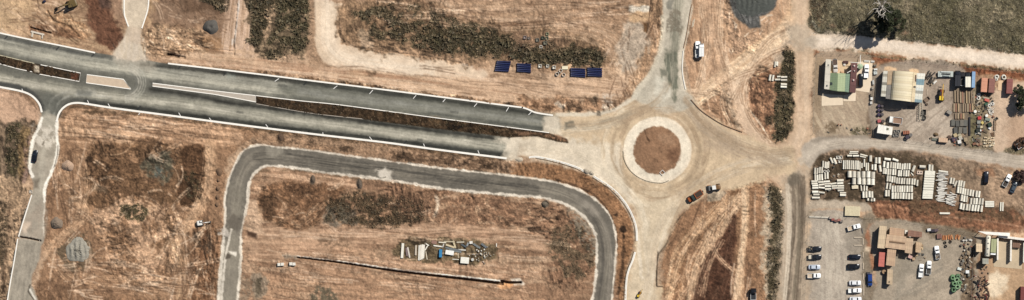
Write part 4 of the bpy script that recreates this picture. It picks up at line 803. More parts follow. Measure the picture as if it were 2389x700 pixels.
sheet('roundabout_island', blob(1533, 351, 55.5, 56, 0, 40), 0.14, soil_mat, 'bare brown soil disc in the middle of the roundabout', 'island', sm=False)
# ---------------------------------------------------------------- kerbs and islands
kerb_m = M((250, 244, 231), 0.85, 0.12, 0.6); conc_m = M((212, 200, 182), 0.85, 0.16, 0.5); dconc_m = M((170, 160, 146), 0.9, 0.2, 0.5)
def ribbon(name, pts, w, h, mat, label, cat, kind='structure', base=-0.1, closed=False, gutter=None, sm=True):
    P = spline(pts, closed, 6) if sm else np.array(pts, float); n = len(P); mb = MB(); secs = []
    for i in range(n):
        a = P[(i - 1) % n] if (closed or i > 0) else P[i]; b = P[(i + 1) % n] if (closed or i < n - 1) else P[i]
        d = (b - a) / (np.linalg.norm(b - a) + 1e-9); nn = np.array([-d[1], d[0]])
        l = P[i] - nn * w / 2; r = P[i] + nn * w / 2; z = 0.0
        if gutter:  # two-step profile: kerb top then a low tray on one side
            m_ = P[i] + nn * (w * 0.0); prof = [(l, base), (l, h), (m_, h), (m_, gutter), (r, gutter), (r, base)]
        else: prof = [(l, base), (l, h), (r, h), (r, base)]
        secs.append([W(p[0], p[1], z + q) for p, q in prof])
    if closed: secs.append(secs[0])
    mb.loft(secs); me = recalc(mb.mesh(name, mat)); o = link(bpy.data.objects.new(name, me)); return tag(o, label, cat, kind=kind)
KN1 = [(-60, 63), (0, 77), (60, 90), (150, 108), (222, 123)]
KN2 = [(392, 148), (500, 160.5), (600, 172.5), (700, 185), (875, 206.5), (1000, 222.5), (1200, 248.5), (1217, 250.5), (1232, 255), (1246, 261.5), (1262, 265), (1290, 269)]
KS1 = [(-60, 191), (0, 203), (50, 213), (75, 224), (92, 243), (97.5, 262)]
KS2 = [(132.5, 284), (136, 268), (145, 254), (160, 243.5), (178, 240), (200, 242), (250, 250), (300, 257), (400, 270), (500, 283.5), (600, 296.5), (750, 315), (900, 332.5), (1020, 349), (1182, 369.5)]
ribbon('kerb', KN1, 3.4, 0.16, kerb_m, 'pale kerb along the carriageway at top left', 'kerb')
ribbon('kerb', KN2, 3.6, 0.16, kerb_m, 'long pale kerb along the upper edge of the dual carriageway', 'kerb')
ribbon('kerb', KS1, 4.4, 0.16, kerb_m, 'curved pale kerb at the left corner of the side street', 'kerb')
ribbon('kerb', KS2, 4.4, 0.16, kerb_m, 'long pale kerb along the lower edge of the dual carriageway', 'kerb')
ribbon('kerb', [(300, 62), (294, 45), (290, 25), (291, -60)], 3.0, 0.15, kerb_m, 'thin left kerb of the pale street at top left', 'kerb')
ribbon('kerb', [(331, 66), (338, 45), (344, 25), (347, 0), (348, -60)], 3.0, 0.15, kerb_m, 'thin right kerb of the pale street at top left', 'kerb')
ribbon('kerb', [(597, 223), (700, 235), (800, 245.5), (1000, 272.5), (1200, 298.5), (1281, 309.5)], 1.9, 0.17, kerb_m, 'upper kerb of the long planted median', 'kerb')
ribbon('kerb', [(598, 242), (725, 264), (850, 278)], 1.6, 0.17, dconc_m, 'dull lower kerb of the long planted median', 'kerb')
ribbon('kerb', [(-60, 115), (0, 129), (80, 148)], 1.8, 0.17, M((200, 190, 160), 0.85), 'upper kerb of the short median at the left edge', 'kerb')
ribbon('kerb', [(95, 151), (188, 170.5), (185, 190), (92, 173)], 1.8, 0.17, kerb_m, 'kerb round the right half of the short left median', 'kerb', sm=False)
ribbon('kerb', [(-60, 134), (0, 149), (40, 160), (77, 168)], 1.8, 0.17, kerb_m, 'lower kerb of the short median at the left edge', 'kerb')
ribbon('kerb', [(1234, 367.5), (1248, 365.5), (1280, 371), (1315, 380), (1345, 390), (1362, 399)], 4.2, 0.16, kerb_m, 'first curved kerb length above the brown bank by the roundabout', 'kerb', gutter=0.05)
ribbon('kerb', [(1385, 411), (1425, 437), (1450, 462), (1468, 488), (1480, 515), (1485, 535), (1486, 562)], 4.2, 0.16, kerb_m, 'middle curved kerb length beside the roundabout south leg', 'kerb', gutter=0.05)
ribbon('kerb', [(1482, 588), (1476, 608), (1466, 633), (1461, 665), (1457, 760)], 4.2, 0.16, kerb_m, 'lowest kerb length beside the roundabout south leg', 'kerb', gutter=0.05)
ribbon('kerb', [(1614, 10), (1610, 30), (1602, 80), (1595, 112)], 1.6, 0.3, M((150, 118, 90), 0.9), 'dark low edging on the right of the north street', 'kerb')
ribbon('kerb', [(1594, 118), (1592, 165), (1599, 208)], 1.8, 0.3, kerb_m, 'pale low edging on the lower right of the north street', 'kerb')
ribbon('kerb', [(1612, 232), (1634, 256), (1662, 276), (1690, 292), (1732, 308)], 1.6, 0.35, M((140, 110, 84), 0.9), 'brown earth edging at the upper right of the roundabout', 'kerb')
ribbon('kerb', [(1453.5, 352), (1455, 370), (1463, 388), (1472, 400), (1490, 414), (1515, 424), (1545, 427), (1560, 421)], 1.5, 0.14, M((120, 112, 96), 0.9), 'dark lower left lip of the roundabout ring', 'kerb')
# islands of concrete
def slab(name, pts, z0, z1, mat, label, cat, kind='structure', rim=None):
    mb = MB().prism([W(x, y)[:2] for x, y in pts], z0, z1); o = mb.build(name, mat); tag(o, label, cat, kind=kind)
    if rim: rb = ribbon('rim', pts, rim, z1 + 0.05, kerb_m, None, None, None, base=z0, closed=True, sm=False); rb.parent = o
    return o
slab('traffic_island', [(203, 174), (288, 185), (306, 208), (201, 193)], -0.05, 0.13, M((206, 184, 158), 0.9, 0.15, 0.8), 'short concrete traffic island with a pointed right end', 'island', rim=2.0)
slab('traffic_island', [(356, 194), (500, 212), (596, 223), (597, 238), (560, 231), (500, 220), (356, 201)], -0.05, 0.13, M((186, 174, 158), 0.9, 0.15, 0.8), 'long thin concrete traffic island tapering to the left', 'island', rim=2.0)
slab('concrete_pad', [(1917, 219), (1966, 222), (1967, 245), (1917, 247)], -0.1, 0.07, M((232, 212, 184), 0.9, 0.1, 0.6), 'large pale concrete pad below the green roof', 'pad')
slab('concrete_pad', [(1967.6, 222), (1990, 218), (1997, 215), (1996, 236), (1967.6, 236)], -0.1, 0.07, M((234, 214, 186), 0.9, 0.1, 0.6), 'smaller pale concrete pad below the maroon roof', 'pad')
slab('concrete_pad', [(1999, 145), (2036, 141), (2034, 190), (2028, 216), (1997, 211)], -0.1, 0.06, M((232, 212, 184), 0.9, 0.1, 0.6), 'pale concrete drive between the maroon wing and the fence', 'pad')
slab('concrete_pad', [(1938, 139), (1984, 144), (1982, 172), (1936, 170)], -0.1, 0.06, M((220, 192, 156), 0.9, 0.15, 0.6), 'pale concrete courtyard above the green roof', 'pad')
slab('concrete_pad', [(2329, 188), (2341, 188), (2340, 212), (2328, 211)], -0.1, 0.12, M((226, 194, 156), 0.9, 0.08, 0.6), 'bare tan slab between the two maroon containers', 'pad')
slab('concrete_pad', [(2320, 560), (2352, 562), (2386, 566), (2384, 628), (2318, 622)], -0.1, 0.06, M((198, 178, 148), 0.9, 0.14, 0.5), 'tan concrete floor of the storage bays at lower right', 'pad')
# painted kerbside ticks
tick_m = M((238, 234, 226), 0.8, 0.05)
TICKS = [(651, 183, 641, 190), (787, 200, 778, 207), (870, 210, 862, 219), (971, 222, 964, 230), (1039, 231, 1033, 238), (1113, 241, 1106, 249), (1187, 250, 1181, 260), (1240, 261, 1233, 268),
         (54, 214, 51, 207), (208, 243, 204, 234), (258, 251, 252, 242), (328, 261, 323, 268), (422, 272, 417, 263), (494, 282, 488, 275), (625, 297, 620, 290), (754, 315, 753, 309), (868, 327, 862, 319), (991, 343, 988, 335), (1118, 359, 1115, 351)]
for (x0, y0, x1, y1) in TICKS:
    o = ribbon('road_marking', [(x0, y0), (x1, y1)], 1.5, 0.056, tick_m, 'short white kerbside tick on the %s carriageway' % ('upper' if y1 > y0 and y0 < 262 and x0 > 600 else 'lower'), 'marking', base=0.03, sm=False)
# ---------------------------------------------------------------- vehicles
glass_m = M((26, 32, 40), 0.12, 0.05, 1, 0, 0.5); tyre_m = M((34, 33, 32), 0.9, 0.1); rim_m = M((150, 150, 150), 0.4, 0.05, 1, 0.6); lamp_m = M((230, 230, 225), 0.2, 0.02, 1, 0, 0.5); black_m = M((40, 40, 42), 0.7)
tail_m = M((150, 30, 26), 0.3); rust_m = M((132, 84, 60), 0.9, 0.3, 2); steel_m = M((120, 120, 118), 0.6, 0.2, 1.5, 0.3)
def rsec(x, hw, z0, z1, r=0.12, crown=0.04):
    return [(x, -hw, z0), (x, hw, z0), (x, hw, z1 - r), (x, hw - r * 0.8, z1 - r * 0.15), (x, hw * 0.4, z1 + crown * 0.8), (x, -hw * 0.4, z1 + crown * 0.8), (x, -hw + r * 0.8, z1 - r * 0.15), (x, -hw, z1 - r)]
WHEEL = {}
def wheel(t, x, y, r=0.34, w=0.24):
    k = (r, w)
    if k not in WHEEL:
        a = MB(); a.tube([(0, -w / 2, 0), (0, -w / 2 + 0.03, 0), (0, w / 2 - 0.03, 0), (0, w / 2, 0)], [r * 0.9, r, r, r * 0.9], 14); b = MB(); b.tube([(0, -w / 2 - 0.012, 0), (0, w / 2 + 0.012, 0)], [r * 0.58, r * 0.58], 10)
        WHEEL[k] = (recalc(a.mesh('wheel', tyre_m)), recalc(b.mesh('rim', rim_m)))
    o = link(bpy.data.objects.new('wheel', WHEEL[k][0]), t); o.location = (x, y, r); q = link(bpy.data.objects.new('rim', WHEEL[k][1]), o)
def part(mb, name, mat, t, smooth=False):
    me = recalc(mb.mesh(name, mat, smooth)); return link(bpy.data.objects.new(name, me), t)
def car(x, y, ang, c, label, kind='sedan', tray=None, cat=None, name=None, group=None, load=None, scale=1.0, z=None):
    ute = kind.startswith('ute'); van = kind == 'van'
    t = empty(name or {'sedan': 'parked_car', 'van': 'parked_van', 'suv': 'parked_car'}.get(kind, 'utility_truck'), x, y, zat(x, y) + 0.02 if z is None else z, ang); t.scale = (scale,) * 3
    tag(t, label, cat or ('van' if van else 'pickup' if ute else 'car'), group)
    pm = M(c, 0.28, 0.06, 0.7, 0.0, 0.5); L = {'sedan': 4.8, 'suv': 4.9, 'van': 5.2}.get(kind, 5.3); hw = 0.93; f = L / 2
    wb = L * 0.29
    if kind == 'sedan':
        part(MB().loft([rsec(-f, hw * .8, .38, .82), rsec(-f + .25, hw * .96, .25, .95), rsec(-f + .9, hw, .22, .99), rsec(0, hw, .22, .98), rsec(f - 1.35, hw, .22, .96), rsec(f - .5, hw * .97, .24, .84), rsec(f - .12, hw * .85, .3, .72), rsec(f, hw * .7, .38, .62)]), 'body', pm, t, True)
        cab = [(-1.75, .62, .97), (-1.2, .66, 1.38), (.35, .66, 1.42), (1.1, .72, .95)]
    elif kind in ('suv', 'van'):
        part(MB().loft([rsec(-f, hw * .88, .4, .98), rsec(-f + .15, hw, .28, 1.06), rsec(0, hw, .26, 1.06), rsec(f - 1.3, hw, .26, 1.04), rsec(f - .4, hw * .97, .28, .92), rsec(f, hw * .78, .4, .72)]), 'body', pm, t, True)
        cab = [(-f + .12, .74, 1.05), (-f + .5, .74, 1.72), (.45, .74, 1.76), (1.25, .76, 1.03)]
    else:
        part(MB().loft([rsec(-.35, hw, .42, 1.02), rsec(0, hw, .3, 1.04), rsec(f - 1.35, hw, .28, 1.03), rsec(f - .5, hw * .97, .3, .95), rsec(f - .1, hw * .86, .36, .8), rsec(f, hw * .74, .42, .7)]), 'body', pm, t, True)
        cab = [(-.36, .72, 1.03), (-.2, .72, 1.6), (.5, .7, 1.66), (1.25, .76, 1.0)] if kind != 'ute2' else [(-.95, .72, 1.03), (-.75, .72, 1.6), (.5, .7, 1.66), (1.25, .76, 1.0)]
        x0, x1 = -f, (-.42 if kind != 'ute2' else -1.02)
        tm = M(tray or c, 0.6, 0.12); mid = (x0 + x1) / 2; ln = x1 - x0
        tr = part(MB().box(mid, 0, .86, ln, 1.84, .1), 'tray', tm, t)
        sm_ = M(c, 0.35, 0.06)
        for s in (-1, 1): part(MB().box(mid, s * .9, 1.03, ln, .07, .26), 'tray_side', sm_, tr)
        part(MB().box(x0 + .04, 0, 1.03, .07, 1.72, .26), 'tailgate', sm_, tr); part(MB().box(x1 - .04, 0, 1.2, .06, 1.72, .56), 'headboard', steel_m, tr)
        part(MB().box(mid, 0, .6, ln + .5, .9, .22), 'chassis', black_m, t)
        if load:
            for k in range(load): part(MB().box(mid + rng.uniform(-.7, .7), rng.uniform(-.5, .5), 1.02, rng.uniform(.3, .9), rng.uniform(.2, .6), .28, rng.uniform(0, 3)), 'load', M(rng.choice([(90, 70, 50), (60, 60, 62), (170, 150, 120)]), 0.9), tr)
    (xr, wr, zr), (xa, wa, za), (xb, wb_, zb), (xf, wf, zf) = cab
    cm = MB().loft([[(xr, -wr, zr - .06), (xr, wr, zr - .06), (xr, wr, zr), (xr, -wr, zr)], [(xa, -wa - .1, zr - .06), (xa, wa + .1, zr - .06), (xa, wa, za - .03), (xa, -wa, za - .03)], [(xb, -wb_ - .1, zf - .06), (xb, wb_ + .1, zf - .06), (xb, wb_, zb - .03), (xb, -wb_, zb - .03)], [(xf, -wf, zf - .06), (xf, wf, zf - .06), (xf, wf, zf), (xf, -wf, zf)]])
    part(cm, 'windows', glass_m, t)
    part(MB().quadbox([(xa - .1, -wa - .02, za - .08), (xb + .12, -wb_ - .02, zb - .08), (xb + .12, wb_ + .02, zb - .08), (xa - .1, wa + .02, za - .08)], [(xa, -wa + .05, za + .02), (xb, -wb_ + .05, zb + .02), (xb, wb_ - .05, zb + .02), (xa, wa - .05, za + .02)]), 'roof', pm, t)
    for s in (-1, 1):
        part(MB().quadbox([(xf - .02, s * (wf + .04) - .05, zf), (xf - .02, s * (wf + .04) + .05, zf), (xb, s * wb_ + .05, zb - .04), (xb, s * wb_ - .05, zb - .04)], [(xf + .05, s * (wf + .04) - .05, zf + .02), (xf + .05, s * (wf + .04) + .05, zf + .02), (xb + .07, s * wb_ + .05, zb - .02), (xb + .07, s * wb_ - .05, zb - .02)]), 'pillar', pm, t)
        part(MB().box(f - .1, s * .58, .68, .16, .34, .14), 'headlight', lamp_m, t); part(MB().box(-f + .03, s * .72, .78, .1, .22, .2), 'tail_light', tail_m, t)
        part(MB().box(xf - .1, s * 1.02, zf + .05, .14, .16, .14), 'mirror', black_m, t)
        for q in (-1, 1): wheel(t, q * wb + (0.0 if not ute else .12), s * (hw - .1))
    return t
WHT = (262, 262, 258)
car(82, 364, 80, (22, 26, 34), 'black car parked on the unsealed side street at far left')
car(2021, 166, 88, WHT, 'white pickup parked right of the maroon roof', 'ute')
car(2007.5, 187, 90, (24, 27, 34), 'black van parked close to the maroon wing', 'van')
car(1948, 154, -86, (214, 208, 200), 'old pickup parked in the courtyard between white and green roofs', 'ute', (90, 70, 58))
car(1901, 580, 0, (30, 33, 40), 'dark pickup with white tray load, top of left car park row', 'ute2', (60, 62, 64), load=2)
car(1901, 599, 0, (34, 35, 38), 'dark pickup with cream tray, second in left car park row', 'ute2', (210, 200, 180))
car(1899.5, 623, 0, (200, 208, 218), 'silver blue sedan, third in left car park row')
car(1899, 643, 0, WHT, 'white pickup with beige tray, bottom of left car park row', 'ute', (206, 186, 160))
car(1992, 530, 14, WHT, 'white pickup parked askew at the top of the car park', 'ute', (200, 178, 150))
car(1993.5, 599, 0, (26, 30, 40), 'black sedan, upper of two dark cars on right of car park', 'sedan')
car(1991.5, 621, 0, (20, 22, 28), 'black wagon, lower of two dark cars on right of car park', 'suv')
car(1994.5, 660, 0, (240, 241, 240), 'white sedan nearest below the two dark parked cars')
car(1994, 677.5, 0, WHT, 'white pickup between two white sedans in the car park', 'ute2', (236, 236, 230))
car(1995.5, 698, 0, (236, 238, 240), 'white sedan cut off by the bottom edge of the picture')
car(2029, 653, -88, (36, 66, 132), 'bright blue car parked left of the tan roofed buildings', 'suv')
car(2148.5, 631, 86, WHT, 'white pickup with white tray, left of the yard pair', 'ute', (232, 232, 228))
car(2166.5, 624, 86, WHT, 'white pickup with dark empty tray, right of the yard pair', 'ute', (70, 66, 60))
car(2186, 589, 98, WHT, 'white pickup with cluttered tray, alone near the scrap pipes', 'ute', (120, 112, 104), load=3)
car(2300, 414, 87, (16, 20, 34), 'black wagon standing upright on the page right of the pipes', 'suv')
car(2349, 421, 62, WHT, 'white pickup with dark tray in the pipe yard', 'ute', (64, 56, 50), load=2)
car(2364.5, 437, 66, (74, 84, 92), 'grey sedan with a pale roof at the pipe yard', 'sedan')
car(1627, 112, 90, WHT, 'white pickup parked beside a white trailer near the north street', 'ute', (190, 190, 186))

def truck(x, y, ang, L, cabc, bodyc, label, kind='box', w=2.4, name='parked_truck', cat='truck', bh=2.3, cabl=1.7):
    t = empty(name, x, y, zat(x, y) + 0.02, ang); tag(t, label, cat); f = L / 2
    part(MB().box(-0.1, 0, .85, L - .3, .9, .25), 'chassis', black_m, t)
    if cabl:
        cb = part(MB().loft([rsec(f - cabl, w / 2 * .98, .6, 2.35, .15), rsec(f - .5, w / 2 * .98, .55, 2.35, .15), rsec(f - .12, w / 2 * .95, .5, 1.5, .12), rsec(f, w / 2 * .9, .5, 1.3, .12)]), 'cab', M(cabc, 0.35, 0.08), t)
        part(MB().quadbox([(f - .46, -w / 2 * .82, 2.3), (f - .09, -w / 2 * .82, 1.5), (f - .09, w / 2 * .82, 1.5), (f - .46, w / 2 * .82, 2.3)], [(f - .43, -w / 2 * .82, 2.33), (f - .05, -w / 2 * .82, 1.53), (f - .05, w / 2 * .82, 1.53), (f - .43, w / 2 * .82, 2.33)]), 'windscreen', glass_m, cb)
        for s in (-1, 1): part(MB().box(f - .05, s * .85, .9, .1, .3, .2), 'headlight', lamp_m, cb)
    b0, b1 = -f, f - cabl - .15; mid = (b0 + b1) / 2; ln = b1 - b0; bm = M(bodyc, 0.6, 0.12, 1.0)
    if kind == 'box':
        bd = part(MB().box(mid, 0, 1.0 + bh / 2, ln, w, bh), 'cargo_box', bm, t); part(MB().box(mid, 0, 1.0 + bh + .03, ln - .1, w * .12, .06), 'roof_rib', bm, bd)
    elif kind == 'tray':
        bd = part(MB().box(mid, 0, 1.08, ln, w, .14), 'tray', bm, t)
        for s in (-1, 1): part(MB().box(mid, s * (w / 2 - .05), 1.32, ln, .08, .4), 'tray_side', M(WHT, 0.5), bd)
        part(MB().box(b0 + .05, 0, 1.32, .08, w - .2, .4), 'tailgate', M(WHT, 0.5), bd); part(MB().box(b1 - .05, 0, 1.7, .1, w - .2, 1.1), 'headboard', M(cabc, 0.5), bd)
    elif kind == 'flat':
        bd = part(MB().box(mid, 0, 1.05, ln, w, .14), 'deck', bm, t)
        for k in range(int(ln / 1.4)): part(MB().box(b0 + .7 + k * 1.4, 0, 1.13, .12, w + .04, .06), 'cross_member', steel_m, bd)
    elif kind == 'tank':
        bd = part(MB().loft([[(px_, r * w * .5 * math.cos(a), 1.9 + r * 1.0 * math.sin(a)) for a in [2 * math.pi * i / 14 for i in range(14)]] for px_, r in ((b0, .8), (b0 + .25, 1), (b1 - .25, 1), (b1, .8))]), 'tank', bm, t, True)
        for k in range(4): part(MB().tube([(b0 + ln * (k + .5) / 4, 0, 2.85), (b0 + ln * (k + .5) / 4, 0, 3.0)], [.3, .28], 10), 'hatch', steel_m, bd)
    elif kind == 'skel':
        bd = part(MB().box(mid, .45, 1.05, ln, .16, .22), 'beam', bm, t); part(MB().box(mid, -.45, 1.05, ln, .16, .22), 'beam', bm, t)
        for k in range(int(ln / 1.2)): part(MB().box(b0 + .6 + k * 1.2, 0, 1.12, .2, w, .12), 'cross_member', bm, t)
    xs = [b0 + .7, b0 + 1.8] if L > 6 else [b0 + .9]
    for xx in xs + ([f - 1.0] if cabl else []):
        for s in (-1, 1): wheel(t, xx, s * (w / 2 - .2), .5, .3)
    return t
truck(2087.5, 280.5, 172, 5.6, (244, 242, 234), (150, 118, 96), 'white truck with a brown open tray near the white shed', 'tray', 2.5)
truck(2233, 183, 88, 6.2, (30, 34, 44), (34, 36, 44), 'black truck, leftmost of the truck row', 'box', 2.2, bh=1.9)
truck(2244, 184, 90, 5.4, (44, 42, 46), (70, 64, 60), 'dark truck with an open tray, second of the truck row', 'tray', 2.0)
truck(2256.5, 186, 90, 6.0, (40, 42, 46), (240, 234, 216), 'dark truck with a cream box body in the truck row', 'box', 2.1, bh=2.2)
truck(2206, 173, 0, 6.2, (200, 204, 200), (190, 196, 188), 'pale flat trailer loaded with dark beams above the yellow machine', 'flat', 2.2, 'flat_trailer', 'trailer', cabl=0)
truck(1636, 117, 90, 5.2, WHT, (240, 240, 236), 'white box truck beside the white pickup near the north street', 'box', 1.9, bh=1.8, cabl=1.4)
truck(2303, 573, 86, 8.6, (236, 232, 220), (226, 218, 198), 'long cream tanker trailer in the left storage bay', 'tank', 2.0, 'tanker_trailer', 'trailer', cabl=0)
truck(2316, 577, 266, 6.8, WHT, (170, 172, 130), 'green truck with white cab beside the cream tanker', 'box', 2.1, bh=1.8, cabl=1.2)
truck(2384, 336, 30, 5.0, (40, 46, 60), (130, 90, 70), 'dark truck with rusty tray at the right edge', 'tray', 2.2)
truck(1757, 686, 90, 4.6, (26, 28, 34), (40, 42, 46), 'small dark truck at the bottom below the brown soil', 'tray', 2.2)
# site machines
OR = (168, 92, 48); YEL = (226, 178, 60)
def machine(x, y, ang, label, name, cat, parts):
    t = empty(name, x, y, zat(x, y) + 0.02, ang); tag(t, label, cat)
    for (nm, fn, m) in parts: part(fn(), nm, m, t)
    return t
def tracks_(t_, L=3.4, w=.5, gap=1.1, h=.75):
    for s in (-1, 1):
        part(MB().loft([[(px_, s * gap - w / 2, h / 2 - q * h / 2), (px_, s * gap + w / 2, h / 2 - q * h / 2), (px_, s * gap + w / 2, h / 2 + q * h / 2), (px_, s * gap - w / 2, h / 2 + q * h / 2)] for px_, q in ((-L / 2, .3), (-L / 2 + .3, 1), (L / 2 - .3, 1), (L / 2, .3))]), 'track', black_m, t_)
def excavator(x, y, ang, body, label, sc=1.0, cab=(60, 62, 64)):
    t = empty('excavator', x, y, zat(x, y) + 0.02, ang); t.scale = (sc,) * 3; tag(t, label, 'excavator'); tracks_(t)
    bm = M(body, 0.5, 0.1)
    b = part(MB().loft([rsec(-1.9, 1.1, .9, 1.9), rsec(-1.5, 1.3, .85, 2.1), rsec(.6, 1.3, .85, 2.0), rsec(1.2, 1.25, .85, 1.6)]), 'body', bm, t)
    c = part(MB().box(.6, .75, 2.0, 1.5, 1.0, 1.6, 0, .9), 'cab', M(cab, 0.4), t); part(MB().box(.6, .75, 2.83, 1.2, .8, .06), 'cab_roof', M(body, 0.5), c)
    part(MB().tube([(.9, -.2, 1.7), (2.6, -.2, 3.4), (4.2, -.2, 3.0)], [.26, .24, .2], 6), 'boom', bm, t); part(MB().tube([(4.2, -.2, 3.0), (5.3, -.2, 1.2)], [.18, .15], 6), 'arm', bm, t)
    part(MB().loft([[(5.1, -.7, .3), (5.1, .3, .3), (5.4, .3, 1.2), (5.4, -.7, 1.2)], [(5.8, -.7, .2), (5.8, .3, .2), (5.9, .3, .5), (5.9, -.7, .5)]]), 'bucket', black_m, t)
    return t
excavator(168, 9, 200, (104, 86, 48), 'yellow and black excavator working at the top left corner', 1.15, (20, 22, 30))
excavator(468, 520, 8, (232, 228, 218), 'small white excavator with its arm toward the loop street', 0.72, (30, 32, 34))
def dumper(x, y, ang, label):
    t = empty('dump_truck', x, y, zat(x, y) + 0.02, ang); tag(t, label, 'dump truck'); om = M(OR, 0.5, 0.1)
    b = part(MB().quadbox([(-3.0, -.95, 1.0), (-.3, -.95, 1.0), (-.3, .95, 1.0), (-3.0, .95, 1.0)], [(-3.3, -1.25, 1.9), (.1, -1.25, 1.9), (.1, 1.25, 1.9), (-3.3, 1.25, 1.9)]), 'dump_body', om, t)
    part(MB().box(-1.6, 0, 1.925, 2.9, 2.0, .03), 'load', M((70, 56, 46), 0.95, 0.3, 3), b)
    part(MB().box(-1.2, 0, .8, 5.0, .8, .4), 'chassis', black_m, t)
    part(MB().loft([rsec(.5, 1.1, .8, 2.4), rsec(1.5, 1.1, .8, 2.4), rsec(1.75, 1.05, .8, 1.7)]), 'cab', M((46, 60, 56), 0.4), t)
    part(MB().loft([rsec(1.76, 1.0, .8, 1.65), rsec(3.0, .9, .8, 1.45), rsec(3.3, .75, .8, 1.2)]), 'bonnet', om, t)
    for xx in (-2.4, -1.0, 2.3):
        for s in (-1, 1): wheel(t, xx, s * 1.05, .62, .45)
    return t
dumper(1621.5, 457.5, 212, 'orange dump truck parked below the roundabout')
def roller(x, y, ang, label):
    t = empty('road_roller', x, y, zat(x, y) + 0.02, ang); tag(t, label, 'roller')
    part(MB().loft([rsec(-2.2, .8, .6, 1.4), rsec(-1.4, .95, .55, 1.6), rsec(-.2, .95, .55, 1.5)]), 'engine_cover', M((120, 88, 52), 0.5), t)
    part(MB().box(.5, 0, 1.7, 1.5, 1.8, 1.4, 0, .92), 'cab', glass_m, t); part(MB().box(.5, 0, 2.5, 1.5, 1.6, .12), 'cab_roof', M((232, 230, 222), 0.5), t)
    part(MB().tube([(2.2, -1.05, .75), (2.2, 1.05, .75)], [.75, .75], 18), 'drum', steel_m, t); part(MB().box(2.2, 1.15, .8, 1.7, .14, .3), 'drum_frame', M((196, 120, 50), 0.5), t); part(MB().box(2.2, -1.15, .8, 1.7, .14, .3), 'drum_frame', M((196, 120, 50), 0.5), t)
    for s in (-1, 1): wheel(t, -1.3, s * 1.0, .7, .5)
    return t
roller(1668, 437, 188, 'white roofed road roller parked right of the orange dump truck')
def loader(x, y, ang, label):
    t = empty('mobile_crane', x, y, zat(x, y) + 0.02, ang); tag(t, label, 'crane'); ym = M(YEL, 0.5, 0.12)
    part(MB().box(0, 0, .9, 4.6, 1.5, .5), 'chassis', M((120, 60, 40), 0.7), t); part(MB().box(-1.2, .1, 1.6, 1.6, 1.6, 1.0), 'engine_cover', M((230, 196, 60), 0.5), t)
    part(MB().box(.6, .6, 1.7, 1.2, .8, 1.3), 'cab', black_m, t); part(MB().tube([(-1.6, -.2, 2.3), (4.4, -.2, 2.6)], [.2, .16], 6), 'boom', ym, t)
    part(MB().box(4.2, -.2, 1.5, .25, 1.3, .2), 'hook_frame', steel_m, t)
    for s in (-1, 1):
        for xx in (-1.6, 1.6): wheel(t, xx, s * .95, .55, .4)
    return t
loader(2196, 222, 86, 'yellow mobile crane standing in the yard right of the arched shed')
t_ = loader(1491, 687, 60, 'small yellow crane on the south leg at the bottom edge'); t_.scale = (.55,) * 3
# ---------------------------------------------------------------- buildings
def wl(t, x, y, z): a = W(x, y, z); return (a[0] - t.location[0], a[1] - t.location[1], a[2] - t.location[2])
def lerp(a, b, u): return (a[0] + (b[0] - a[0]) * u, a[1] + (b[1] - a[1]) * u)
def bil(q, u, v): return lerp(lerp(q[0], q[1], u), lerp(q[3], q[2], u), v)      # q: TL TR BR BL in plan
def walls(t, q, z1, mat, inset=0.06, name='wall'):
    p = [bil(q, u, v) for u, v in ((inset, inset), (1 - inset, inset), (1 - inset, 1 - inset), (inset, 1 - inset))]
    me = recalc(MB().quadbox([wl(t, x, y, -0.1) for x, y in p], [wl(t, x, y, z1) for x, y in p]).mesh(name, mat)); return link(bpy.data.objects.new(name, me), t)
def roof(t, q, z, n, cols, along='v', th=0.08, ribs=0, gap=0.02, rough=0.55, jit=0.02, name='roof_panel'):
    """z: heights at TL TR BR BL; panels cut across the chosen direction"""
    for k in range(n):
        a, b = k / n + gap / 2 / n, (k + 1) / n - gap / 2 / n; c = cols[k % len(cols)] if isinstance(cols, list) else cols; dz = rng.uniform(-jit, jit)
        uv = [(0, a), (1, a), (1, b), (0, b)] if along == 'v' else [(a, 0), (b, 0), (b, 1), (a, 1)]
        pts = []
        for u, v in uv:
            x, y = bil(q, u, v); zz = (z[0] * (1 - u) + z[1] * u) * (1 - v) + (z[3] * (1 - u) + z[2] * u) * v + dz; pts.append((x, y, zz))
        mb = MB().quadbox([wl(t, x, y, zz - th) for x, y, zz in pts], [wl(t, x, y, zz) for x, y, zz in pts])
        if ribs:
            for r in range(ribs):
                f0 = (r + .35) / ribs; f1 = (r + .6) / ribs
                if along == 'v': e = [(lerp(pts[0], pts[1], f), lerp(pts[3], pts[2], f), pts[0][2] + (pts[1][2] - pts[0][2]) * f, pts[3][2] + (pts[2][2] - pts[3][2]) * f) for f in (f0, f1)]
                else: e = [(lerp(pts[0], pts[3], f), lerp(pts[1], pts[2], f), pts[0][2] + (pts[3][2] - pts[0][2]) * f, pts[1][2] + (pts[2][2] - pts[1][2]) * f) for f in (f0, f1)]
                cr = [(e[0][0], e[0][2]), (e[1][0], e[1][2]), (e[1][1], e[1][3]), (e[0][1], e[0][3])]
                mb.quadbox([wl(t, p[0], p[1], h - .01) for p, h in cr], [wl(t, p[0], p[1], h + .05) for p, h in cr])
        me = recalc(mb.mesh(name, M(c, rough, 0.1, 0.5))); link(bpy.data.objects.new(name, me), t)
def building(name, x, y, label, cat='building'): t = empty(name, x, y, 0); return tag(t, label, cat)
def vent(t, x, y, z, r=.35): part(MB().tube([wl(t, x, y, z), wl(t, x, y, z + .25), wl(t, x, y, z + .5), wl(t, x, y, z + .62)], [r * .5, r, r, r * .4], 10), 'roof_vent', M((226, 206, 196), 0.4), t)
def pbox(t, x, y, sx, sy, z0, z1, mat, name, rz=0):
    c = wl(t, x, y, (z0 + z1) / 2); return part(MB().box(c[0], c[1], c[2], sx * S, sy * S, z1 - z0, math.radians(rz)), name, mat, t)
tanw = M((196, 176, 150), 0.85); crw = M((206, 198, 184), 0.85)
